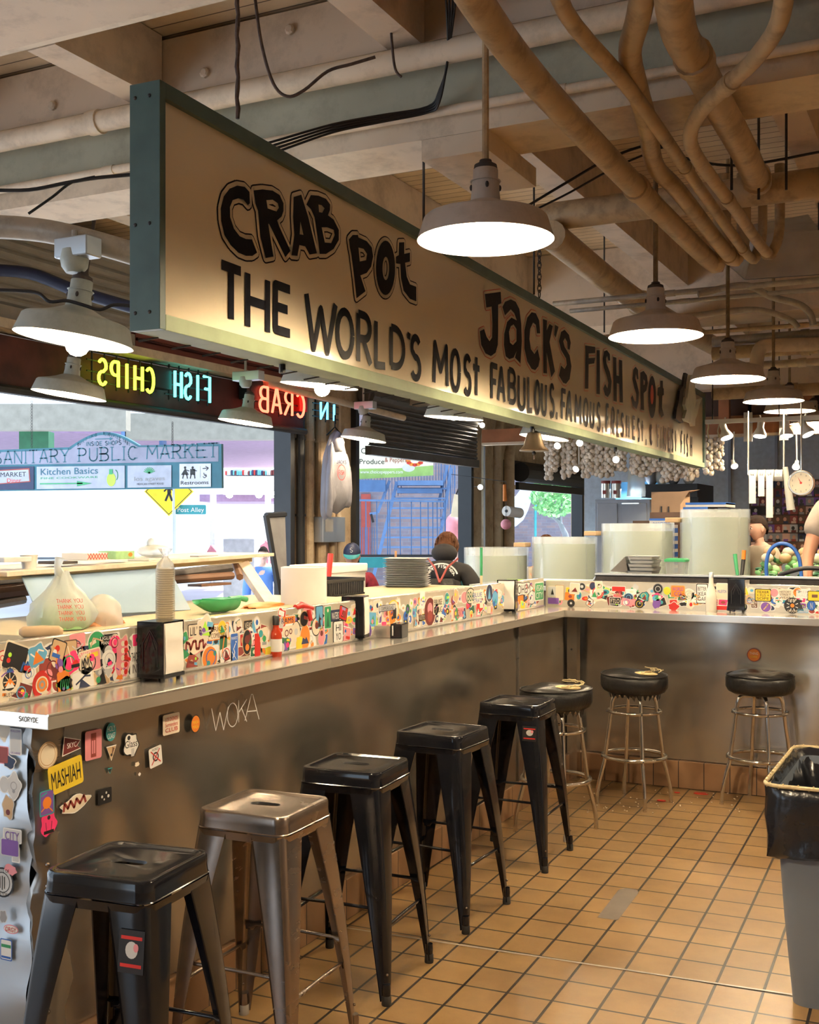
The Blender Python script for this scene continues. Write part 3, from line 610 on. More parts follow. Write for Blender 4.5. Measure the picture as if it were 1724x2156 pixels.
FISH = [
 [[(380,240),(485,255),(485,320),(415,325),(415,375),(485,370),(475,430),(415,440),(412,700),(375,700),(380,400)]],
 [[(500,290),(535,290),(535,760),(498,755)]],
 [[(645,400),(640,330),(610,290),(580,300),(565,380),(575,470),(605,560),(625,640),(615,700),(590,650),(570,700),(590,770),(620,790),(650,740),(660,620),(640,520),(605,430),(600,380),(612,350),(625,400)]],
 [[(675,360),(710,370),(712,560),(738,565),(738,390),(772,400),(780,850),(745,845),(740,650),(715,640),(715,840),(680,830)]],
 [[(945,600),(940,500),(915,465),(890,500),(880,600),(900,690),(922,760),(920,840),(903,835),(882,770),(865,800),(885,880),(925,920),(945,850),(950,740),(930,650),(912,590),(918,540),(930,600)]],
 [[(965,530),(1000,510),(1035,560),(1045,640),(1030,720),(1000,750),(1005,930),(970,920),(965,700)],[(998,600),(998,660),(1012,660),(1015,620)]],
 [circ(1090,790,42,225)],
 [[(1178,615),(1205,615),(1205,690),(1215,700),(1215,770),(1200,775),(1195,900),(1215,985),(1190,1010),(1165,950),(1160,780),(1145,770),(1150,690),(1175,680)]]]
def outlined(letters, zf, o1, o2, m_, nm):
    for L_ in letters:
        gs = [G(), G(), G()]; P_ = [zf(l) for l in L_]
        for l in P_:
            gs[0].ribbon(l, o2 * 2, face(0), m_, -.0105, closed=True, joint=8)
            gs[1].ribbon(l, o1 * 2, face(0), 'sign_cream', -.0095, closed=True, joint=8)
        gs[2].poly(P_, face(0), 'paint_black', -.0085)
        g = G()
        for q in gs: g.add(q.v, q.f, q.ms[0])
        g.obj(nm, t)
outlined(CRAB, Z1, .0135, .0185, 'paint_black', 'painted_letter')
outlined(JACK, Z3, .0125, .0165, 'paint_red', 'painted_letter')
outlined(FISH, Z4, .0125, .0160, 'paint_red', 'painted_letter')
g = G(); g.poly([Z4(circ(1088, 765, 17, 105))], face(0), 'paint_red', -.0075)
g.obj('painted_spot', t)['label'] = 'red filled centre of a letter'
def zl(sx, ox, oy, rows, nm='painted_letter'):
    for c, x0, x1, yt, yb in rows:
        g = G(); X0, X1, YT, YB = ox + x0 / sx, ox + x1 / sx, oy + yt / sx, oy + yb / sx; xm = (X0 + X1) / 2; m_ = .016 if c not in 'MWH' else .014
        pad = 2.4
        for st in GL[c]:
            pts = []
            for px_, py_ in st:
                x = X0 + pad + (X1 - X0 - 2 * pad) * px_; y = YB - (YB - YT) * py_
                y += (1110 - y) / (1973 - x) * (x - xm); pts.append(sp(x, y))
            g.ribbon(pts, .031 if X1 - X0 > 12 else .028, face(0), 'paint_black', -.0080, joint=7)
        g.obj(nm, t)
zl(3.748, 440, 350, [('T',108,278,800,1205),('H',305,498,870,1285),('E',520,665,950,1300)])
zl(4.31, 640, 600, [('W',30,315,125,590),('O',310,468,240,640),('R',487,640,275,705),('L',650,768,340,735),('D',785,938,400,745),("'",945,990,430,490),('S',975,1085,475,845)])
zl(4.31, 640, 600, [('M',1185,1328,545,900),('O',1343,1437,603,952),('S',1457,1540,650,985),('t',1540,1617,655,1000)])
zl(6.631, 1000, 590, [('F',230,350,1195,1655),('A',328,450,1240,1685),('B',470,605,1260,1700),('U',610,735,1345,1795),('L',745,835,1360,1825),('O',845,938,1420,1845),('U',935,1032,1450,1870),('S',1050,1140,1470,1890),(',',1140,1180,1840,1940)])
zl(6.631, 1000, 590, [('F',1210,1300,1545,1940),('A',1285,1385,1575,1965)])
zl(5.07, 1160, 680, [('M',262,345,790,1070),('O',352,420,820,1088),('U',422,484,845,1108),('S',492,552,860,1145),(',',552,578,1110,1170)])
zl(5.07, 1160, 680, [('F',592,640,880,1168),('R',648,702,915,1190),('E',708,750,945,1198),('S',750,802,975,1200),('H',808,860,990,1215),('E',872,920,1010,1228),('S',928,968,1030,1255),('t',968,1008,1042,1262),(',',1015,1037,1240,1305)])
zl(5.07, 1160, 680, [('&',1052,1102,1085,1300),('F',1132,1175,1100,1325),('I',1175,1198,1110,1335),('N',1198,1246,1118,1345),('E',1250,1290,1130,1355),('S',1290,1326,1145,1368),('t',1326,1356,1152,1368)])
zl(5.07, 1160, 680, [('F',1386,1425,1168,1388),('I',1426,1446,1185,1398),('S',1446,1483,1195,1415),('H',1485,1526,1210,1422)])
# carved wooden animal hung over the far end of the sign
q = S0 + SD * 7.55 + SN * .02; fr = (q, SD, Vector((0, 0, 1)), SN); k_ = .0029
def CR(l): return [sp(1400 + x / 5.133, 560 + y / 5.133) for x, y in l]
ob = thing('carved_cat', 'carved wooden animal figure, black and cream, mounted at the far end of the sign', 'wood carving', q)
g = G(); g.poly([CR([(190,1155),(215,1170),(200,1250),(170,1380),(160,1500),(165,1700),(145,1700),(120,1680),(85,1650),(95,1550),(120,1450),(130,1350),(165,1300),(180,1200)])], face(0), 'black', .004, .02); g.obj('black_figure', ob)  # black silhouette cat behind the cream figure
g = G(); g.poly([CR([(215,1180),(255,1190),(262,1350),(275,1450),(262,1540),(300,1450),(340,1430),(310,1500),(290,1600),(265,1660),(262,1730),(235,1735),(225,1700),(160,1680),(145,1650),(170,1560),(150,1500),(165,1420),(175,1440),(200,1250)])], face(0), 'banner_cream', .026, .025); g.obj('figure', ob)

# ================================================================ pendant lamps
def lamp_proto(name, enamel, inside_mat='lamp_inside'):
    """rim diameter .41 m, origin at the centre of the rim plane"""
    root = bpy.data.objects.new(name, None); COL.objects.link(root)
    g = G()
    prof = [(.207, -.002), (.205, .004), (.186, .083), (.178, .092), (.13, .108), (.09, .125), (.062, .142), (.048, .15)]
    g.lathe(prof, enamel, n=48, cap=False); g.obj('shade', root, smooth=35)
    g = G(); g.lathe([(.2055, -.002), (.202, .004), (.183, .080), (.13, .102), (.05, .135), (.0, .14)][::-1], inside_mat, n=48, cap=False); g.obj('reflector', root, smooth=60)
    g = G(); g.lathe([(.046, .148), (.042, .19), (.042, .23), (.038, .232), (.038, .275), (.034, .28)], enamel, n=24)
    for a in range(4):
        c_ = (.0425 * math.cos(a * math.pi / 2 + .5), .0425 * math.sin(a * math.pi / 2 + .5), .205); g.sphere(c_, (.006, .006, .013), 'cap_brown', 8)
    g.tube([(.044 * math.cos(i * math.pi / 8), .044 * math.sin(i * math.pi / 8), .23) for i in range(16)], .003, enamel, 6, closed=True)
    g.obj('neck', root, smooth=40)
    g = G(); g.lathe([(.036, .28), (.034, .295), (.02, .305), (.018, .315)], 'cap_brown', n=20); g.obj('cap', root, smooth=40)
    g = G(); g.sphere((0, 0, .03), (.042, .042, .052), 'bulb', 14); g.obj('bulb', root, smooth=80)
    for ch in root.children:
        for v in ch.data.vertices: v.co.z *= .76
    return root
LN = [0]
def place_lamp(proto, p, label, rod, power=1.0, first=False, tilt=None, group=None, rodtype='rod', scale=1, col=None, bulbz=0):
    o = proto if first else copy_tree(proto)
    o.location = p; tag(o, label, 'lamp', group)
    if tilt: o.rotation_euler = tilt
    if scale != 1: o.scale = (scale,) * 3
    g = G(); z = rod if rodtype == 'chain' else ZD - p.z - .002
    if rodtype == 'rod': g.tube([(0, 0, .236), (0, 0, z)], .011, 'pipe_paint' if enam_is_warm else 'cap_brown', 8)
    elif rodtype == 'chain':
        n = max(3, int((z - .31) / .022))
        for j in range(n):
            c_ = Vector((0, 0, .245 + (z - .31) * j / n)); g.tube([c_ + Vector((.006 * math.cos(a_) * (j % 2), .006 * math.cos(a_) * (1 - j % 2), .013 * math.sin(a_))) for a_ in [i * math.pi / 3 for i in range(6)]], .0022, 'dark_iron', 4, closed=True)
    ro = g.obj('stem' if rodtype == 'rod' else 'chain', None); ro.parent = o
    l = bpy.data.lights.new('lamp_light', 'POINT'); l.energy = LAMP_W * power; l.color = col or LAMP_COL; l.shadow_soft_size = .05
    lo = bpy.data.objects.new('lamp_light', l); COL.objects.link(lo); lo.parent = o; lo.location = (0, 0, .045)
    for ch in o.children:
        if ch.name.startswith('bulb'): ch.visible_shadow = True
    return o
enam_is_warm = True
L1 = lamp_proto('pendant_lamp', 'lamp_enamel')
LAMPS = []
rowlab = ['largest, nearest pink enamel pendant lamp, in front of the sign', 'second enamel pendant lamp of the row going back, over the right end of the sign', 'third enamel pendant lamp of the row, beyond the sign end', 'fourth enamel pendant lamp of the row, at right above the track lights']
for k, (p, zt, pw) in enumerate(((AD(1022, 505, 3.43), 3.62 - 2.465, 1), (AD(1380, 708, 5.05), 1.2, 1), (AD(1532, 799, 6.5), 1.2, 1), (AD(1628, 845, 8.0), 1.2, .7))):
    place_lamp(L1, p, rowlab[k], zt, pw, first=(k == 0), group='row of pendant lamps over the customer side')
place_lamp(L1, Vector((-1.28, 1.2, 2.46)), 'pendant lamp of the row overhead, nearest the camera', 1.2, 1.0)      # the row goes on over the camera
place_lamp(L1, Vector((1.6, 3.5, 2.46)), 'pendant lamp on the aisle side', 1.2, 1.0)
place_lamp(L1, Vector((1.6, 6.5, 2.46)), 'pendant lamp on the aisle side, farther back', 1.2, 1.0)
place_lamp(L1, AD(1662, 866, 9.5), 'pale yellow lamp shade half hidden behind the fourth lamp', 1.1, 1.0)
place_lamp(L1, AD(1712, 892, 10.6), 'yellow lit lamp farthest back at the right edge', 1, .7)
enam_is_warm = False
L2 = lamp_proto('pendant_lamp', 'lamp_enamel_grey')
left = [((155, 716, 4.0), 'largest dirty enamel lamp at left edge, tilted, its bright bulb poking out below', (R(-4), R(7), 0), .06, .30, 'chain'),
        ((145, 832, 6.43), 'grey enamel lamp directly below the largest tilted one at left edge', None, .30, .36, 'rod'),
        ((517, 890, 8.55), 'small greenish lamp hanging in front of the red neon letters', None, .08, .45, 'chain'),
        ((672, 812, 6.04), 'tilted lamp tucked under the sign left of the blue neon', (0, R(6), 0), .12, .6, 'rod'),
        ((765, 925, 10.3), 'lamp hanging before the brown roller shutter beside the sweatshirt', None, .36, .5, 'rod'),
        ((955, 880, 7.9), 'tilted lamp under the middle of the sign', (0, R(5), 0), .3, .6, 'rod'),
        ((1145, 921, 9.5), 'lamp glowing behind the hanging bell', None, .5, .6, 'rod')]
for k, (p, lab, tl, zt, pw, rt) in enumerate(left):
    o = place_lamp(L2, AD(*p), lab, .31 + zt, pw, first=(k == 0), tilt=tl, rodtype=rt, group='lamps over the stall and street side')
    LAMPS.append(o)
for k in (0, 3): [ch for ch in LAMPS[k].children if ch.name.startswith('bulb')][0].location = (.02, 0, -.04)
# fixture boxes carrying two of the lamps
for (p, lab, s) in ((AD(157, 545, 4.0), 'round junction box on the grey tube above the large tilted lamp', 1), (AD(517, 802, 8.55), 'round junction box above the small greenish lamp', 1.6), (AD(765, 862, 10.3), 'white pipe clamp box above the shutter lamp', 1.3)):
    g = G(); g.lathe([(.03, -.05), (.045, -.03), (.05, 0), (.045, .03), (.02, .04)], 'lamp_enamel_grey', p, 16); g.box((p.x - .06 * s, p.y - .04, p.z + .0), (p.x + .09 * s, p.y + .04, p.z + .07), 'galvanised', bev=.01); g.tube([p, (p.x, p.y, ZD if s > 1 else p.z + .1)], .01, 'grey_pipe', 8); tag(g.obj('junction_box', smooth=40), lab, 'junction box')
g = G(); p0 = AX(520, 862, -5.2)
run('cream_beam', 'pale horizontal pipe rail carrying the shutter lamp', [AD(560, 808, 9.6), AD(700, 842, 10.3), AD(850, 880, 11.2)], .03, 'cream_paint', 'pipe', sm=False)
# ================================================================ counters
CH = 1.09
lc = thing('bar_counter', 'long stainless steel bar counter on the left, its splash panel covered in stickers', 'counter', (-2.25, 2.34, 0))
g = G(); g.box((-2.50, 2.34, CH - .042), (-2.25, 6.99, CH), 'steel_top', bev=.003); g.tube([(-2.252, 2.34, CH - .002), (-2.252, 6.7, CH - .002)], .004, 'steel_top', 6); g.obj('countertop', lc)
g = G(); n = 40      # dented knee panel
bm_v = []; cols, rows = 60, 14
for i in range(cols + 1):
    for j in range(rows + 1):
        y = 2.42 + (6.98 - 2.42) * i / cols; z = .17 + (CH - .045 - .17) * j / rows
        bx = .006 * math.sin(y * 2.3 + z * 2) + .004 * math.sin(y * 5.1 - z * 6) + .003 * math.sin(z * 9 + y)
        bm_v.append((-2.305 + bx, y, z))
g.add(bm_v, [(i * (rows + 1) + j, (i + 1) * (rows + 1) + j, (i + 1) * (rows + 1) + j + 1, i * (rows + 1) + j + 1) for i in range(cols) for j in range(rows)], 'steel_panel')
g.obj('front_panel', lc, smooth=60)
g = G(); g.box((-2.5, 2.43, 0), (-2.325, 6.98, CH - .045), 'steel_dark'); g.obj('carcass', lc)
g = G(); g.box((-2.5, 2.40, 0), (-2.285, 6.98, .165), 'base_tile_y', bev=.004); g.obj('tile_base', lc)
g = G(); g.box((-2.33, 6.02, .17), (-2.291, 6.03, CH - .05), 'steel_dark')
g.obj('panel_seam', lc)
lsp = G(); lsp.box((-2.492, 2.36, CH), (-2.478, 6.965, CH + .178), 'splash_metal'); lsp.tube([(-2.485, 2.36, CH + .178), (-2.485, 6.965, CH + .178)], .006, 'steel_top', 8); lsp.tube([(-2.474, 2.36, CH + .006), (-2.474, 6.95, CH + .006)], .007, 'steel_top', 8)
lsp = lsp.obj('splash_panel', lc)
# beaten up end of the counter: dark torn corner strip and pale end panel
g = G(); vs = []
nz = 46
for j in range(nz + 1):
    z = CH - .05 - (CH - .05) * j / nz
    w1 = .012 * math.sin(z * 23) + .009 * math.sin(z * 41 + 1) + random.uniform(-.006, .006)
    w2 = .010 * math.sin(z * 17 + 2) + random.uniform(-.007, .007)
    vs += [(-2.372 + w1, 2.395 + random.uniform(-.006, .006), z), (-2.335 + w2 * .7, 2.375 + w1 * .6, z), (-2.300 + w2 * .4, 2.41 + random.uniform(-.004, .006), z), (-2.297, 2.47 + w1, z)]
fs = [(4 * j + i, 4 * j + i + 1, 4 * j + 5 + i, 4 * j + 4 + i) for j in range(nz) for i in range(3)]
g.add(vs, fs, 'steel_dark')
for z in (.93, .80, .66, .60, .45, .33, .25): g.sphere((-2.31, 2.40, z), .008, 'raw_metal', 8)
g.obj('corner_strip', lc, smooth=70)
g = G(); vs = []
for j in range(nz + 1):
    z = CH - .05 - (CH - .05) * j / nz
    for i in range(7):
        vs.append((-2.36 - i * .10 + .01 * math.sin(z * 19) * (i == 0), 2.385 + .008 * math.sin(z * 13 + i) + .005 * math.sin(z * 37 + i * 2), z))
g.add(vs, [(7 * j + i + 1, 7 * j + i, 7 * j + 7 + i, 7 * j + 8 + i) for j in range(nz) for i in range(6)], 'galvanised')
lend = g.obj('end_panel', lc, smooth=70)
# back counter
bc = thing('bar_counter', 'stainless steel back bar counter facing the camera, beyond the stools', 'counter', (-1.0, 6.7, 0))
g = G(); g.box((-2.25, 6.70, CH - .042), (4.9, 7.03, CH), 'steel_top', bev=.003); g.obj('countertop', bc)
g = G(); vs = []; cols, rows = 90, 14
for i in range(cols + 1):
    for j in range(rows + 1):
        x = -2.29 + 7.19 * i / cols; z = .17 + (CH - .045 - .17) * j / rows
        by = .012 * math.sin(x * 3.1 + z * 2.4 + .8) + .007 * math.sin(x * 7.3 - z * 5) + .004 * math.sin(z * 8 + x * 2)
        vs.append((x, 7.03 + by, z))
g.add(vs, [(i * (rows + 1) + j, (i + 1) * (rows + 1) + j, (i + 1) * (rows + 1) + j + 1, i * (rows + 1) + j + 1) for i in range(cols) for j in range(rows)], 'steel_panel')
g.obj('front_panel', bc, smooth=60)
g = G(); g.box((-2.3, 7.06, 0), (4.9, 7.12, CH - .045), 'steel_dark'); g.obj('carcass', bc)
g = G(); g.box((-2.3, 7.0, 0), (4.9, 7.12, .165), 'base_tile', bev=.004); g.obj('tile_base', bc)
g = G(); g.box((-2.30, 6.90, .0), (-2.235, 6.965, CH - .043), 'steel_panel'); g.sphere((-2.27, 6.898, .83), .006, 'dark_iron', 8); g.obj('corner_post', bc)
bsp = G(); bsp.box((-2.475, 6.995, CH), (4.9, 7.009, CH + .165), 'splash_metal'); bsp.tube([(-2.47, 7.0, CH + .165), (4.9, 7.0, CH + .165)], .005, 'steel_top', 8)
bsp = bsp.obj('splash_panel', bc)

# ================================================================ stickers
PAL = ['white', 'sticker_cream', 'black', 'red', 'yellow', 'navy', 'blue', 'sky_blue', 'pink', 'orange', 'green', 'teal', 'purple', 'brick_red', 'light_grey', 'lime', 'tan', 'maroon', 'dark_green', 'hot_pink']
WT = [7, 7, 6, 3, 2, 2, 2, 2, 3, 3, 2, 2, 2, 2, 2, 1, 3, 2, 2, 1]
DARK = {'black', 'red', 'navy', 'blue', 'green', 'teal', 'purple', 'brick_red', 'maroon', 'dark_green', 'brown', 'hot_pink', 'grey'}
def rot2(l, a, c=(0, 0)): 
    ca, sa = math.cos(a), math.sin(a); return [(c[0] + (x * ca - y * sa), c[1] + (x * sa + y * ca)) for x, y in l]
def shape(kind, w, h):
    if kind == 'rect': return rect(-w / 2, -h / 2, w / 2, h / 2, min(w, h) * .1)
    if kind == 'round': return circ(0, 0, w / 2, h / 2, 24)
    if kind == 'diamond': return [(0, -h / 2), (w / 2, 0), (0, h / 2), (-w / 2, 0)]
    if kind == 'flag': return [(-w / 2, -h / 2), (-w * .4, h / 2), (w / 2, h * .15), (w * .3, -h * .1), (w * .5, -h * .3)]
    if kind == 'tri': return [(-w / 2, -h / 2), (w / 2, -h / 2), (0, h / 2)]
    if kind == 'star': return [((w / 2 if i % 2 == 0 else w / 4) * math.sin(i * math.pi / 5), (h / 2 if i % 2 == 0 else h / 4) * math.cos(i * math.pi / 5)) for i in range(10)][::-1]
    if kind == 'blob':
        ph = random.uniform(0, 6); return [((w / 2) * (1 + .14 * math.sin(5 * a + ph)) * math.cos(a), (h / 2) * (1 + .16 * math.sin(4 * a + ph * 2)) * math.sin(a)) for a in [2 * math.pi * i / 30 for i in range(30)]]
    return rect(-w / 2, -h / 2, w / 2, h / 2)
SC = [0]
def sticker(par, fr, x, y, w, h, kind='rect', col='white', border='white', text=None, tc=None, deco=None, ang=0, label=None, th=None, tw=None):
    """a sticker lying on the plane fr; written words and simple devices only"""
    SC[0] += 1; lift = .0009 + (SC[0] % 7) * .00012; g = G(); fr = (fr[0] + fr[3] * lift, *fr[1:])
    b = max(.003, min(w, h) * .06); out = shape(kind, w, h)
    g.poly([rot2(out, ang, (x, y))], fr, border, 0)
    sx, sy = (w - 2 * b) / w, (h - 2 * b) / h; inn = [(p[0] * sx, p[1] * sy) for p in out]
    g.poly([rot2(inn, ang, (x, y))], fr, col, .00025)
    f2 = (fr[0] + fr[1] * x + fr[2] * y, fr[1] * math.cos(ang) + fr[2] * math.sin(ang), -fr[1] * math.sin(ang) + fr[2] * math.cos(ang), fr[3])
    tc = tc or ('white' if col in DARK else 'black'); used = 0
    for d in (deco or []):
        k = d[0]; D = lambda l: [(p[0] * w, p[1] * h) for p in l]
        if k == 'c': g.poly([[(d[1] * w + p[0], d[2] * h + p[1]) for p in circ(0, 0, d[3] * w, d[3] * w if len(d) < 6 else d[5] * h, 18)]], f2, d[4], .0005 + used)
        if k == 'r': g.poly([D(rect(d[1], d[2], d[3], d[4]))], f2, d[5], .0005 + used)
        if k == 'p': g.poly([D(d[1])], f2, d[2], .0005 + used)
        if k == 'o': g.ribbon([(d[1] * w + p[0], d[2] * h + p[1]) for p in circ(0, 0, d[3] * w, d[3] * w if len(d) < 7 else d[6] * h, 20)], d[5] * w, f2, d[4], .0005 + used, closed=True, joint=0)
        if k == 'l': g.ribbon(D(d[1]), d[3] * w, f2, d[2], .0005 + used, joint=4)
        if k == 't': fword(g, d[1], d[2] * w, d[3] * h, d[4] * h, f2, d[5], w=(d[6] * w if len(d) > 6 else None), lift=.0005 + used)
        used += .00008
    if text:
        lines = text.split('|'); n = len(lines); hh = th * h if th else h * .62 / n
        for i, ln in enumerate(lines):
            yy = (n - 1 - i - n / 2) * hh * 1.25 + hh * .12
            fword(g, ln, 0, yy, hh, f2, tc, w=w * (tw or .74) * min(1, len(ln) / 3.0 if len(ln) < 3 else 1), lift=.0012)
    o = g.obj('sticker', par)
    if label: o['label'] = label
    return o
def rdeco(col):
    alt = lambda: random.choice([c for c in PAL if c != col]); r = random.random; d = []
    for _ in range(random.randint(2, 5)):
        k = r()
        if k < .35: d.append(('c', r() * .5 - .25, r() * .5 - .25, .06 + r() * .16, alt()))
        elif k < .55: a, b_ = r() * .5 - .35, r() * .6 - .35; d.append(('r', a, b_, min(.4, a + .15 + r() * .4), b_ + .06 + r() * .14, alt()))
        elif k < .7: d.append(('p', [(-.3 + r() * .1, -.3), (r() * .2 - .1, .1 + r() * .25), (.3, -.28)], alt()))
        elif k < .85: d.append(('o', r() * .2 - .1, r() * .2 - .1, .18 + r() * .14, alt(), .045))
        else: d.append(('l', [(-.35 + r() * .1, r() * .5 - .25), (-.1, r() * .5 - .25), (.1, r() * .5 - .25), (.35, r() * .5 - .25)], alt(), .06))
    return d
def randstick(par, fr, x, y, s):
    col = random.choices(PAL, WT)[0]; kind = random.choices(['rect', 'round', 'blob', 'diamond', 'tri', 'star', 'flag'], [10, 8, 8, .6, .6, .5, 1])[0]
    w = s * random.uniform(.8, 1.35); h = s * random.uniform(.75, 1.3)
    if kind == 'round': h = w * random.uniform(.9, 1.1)
    border = random.choices(['white', col, 'black', 'sticker_cream'], [6, 3, 1.5, 2])[0]
    sticker(par, fr, x, y, w, h, kind, col, border, deco=rdeco(col), ang=random.uniform(-.35, .35))
# -- left splash: frame origin at (x, y=0, z=CH), u = +Y, v = up
LF = frame((-2.478, 0, CH), (0, 1, 0), (0, 0, 1))
def lxy(px_, py_):
    p = AX(px_, py_, -2.477); return p.y, p.z - CH
def LS(px_, py_, w, h, *a, **k):
    u, v = lxy(px_, py_); sticker(lsp, LF, u, max(h / 2, min(.178 - h / 2 + .01, v)), w, h, *a, **k)
rs = random.Random(3); random.seed(11)
for j in range(3):
    y = 2.30 + .03 * j
    while y < 6.9:
        s = .062 + .02 * random.random()
        if random.random() < (.30 if j else .34) or y < 2.9: randstick(lsp, LF, y, .035 + j * .052 + random.uniform(-.008, .008), s if y < 4.5 else s * .9)
        y += .085 if y < 2.9 else .10
def filler(par, fr, u0, u1, hgt, n, nm='small_stickers'):
    g = G(); f0 = (fr[0] + fr[3] * .0003, *fr[1:])
    for i in range(n):
        u, v = random.uniform(u0, u1), random.uniform(.030, hgt - .030); w_ = random.uniform(.035, .072); h_ = random.uniform(.03, .06); kd = random.choice(['rect', 'rect', 'round', 'blob']); a = random.uniform(-.4, .4); col = random.choices(PAL, WT)[0]; z = (i % 23) * .00002
        g.poly([rot2(shape(kd, w_, h_), a, (u, v))], f0, random.choice(['white', 'sticker_cream', col]), z); g.poly([rot2([(p[0] * .84, p[1] * .84) for p in shape(kd if kd != 'blob' else 'round', w_, h_)], a, (u, v))], f0, col, z + .00001)
        g.poly([circ(u + random.uniform(-.006, .006), v, w_ * .2, h_ * .22, 8)], f0, random.choice(PAL), z + .00002)
    g.obj(nm, par)['kind'] = 'stuff'
filler(lsp, LF, 2.3, 6.9, .178, 330)
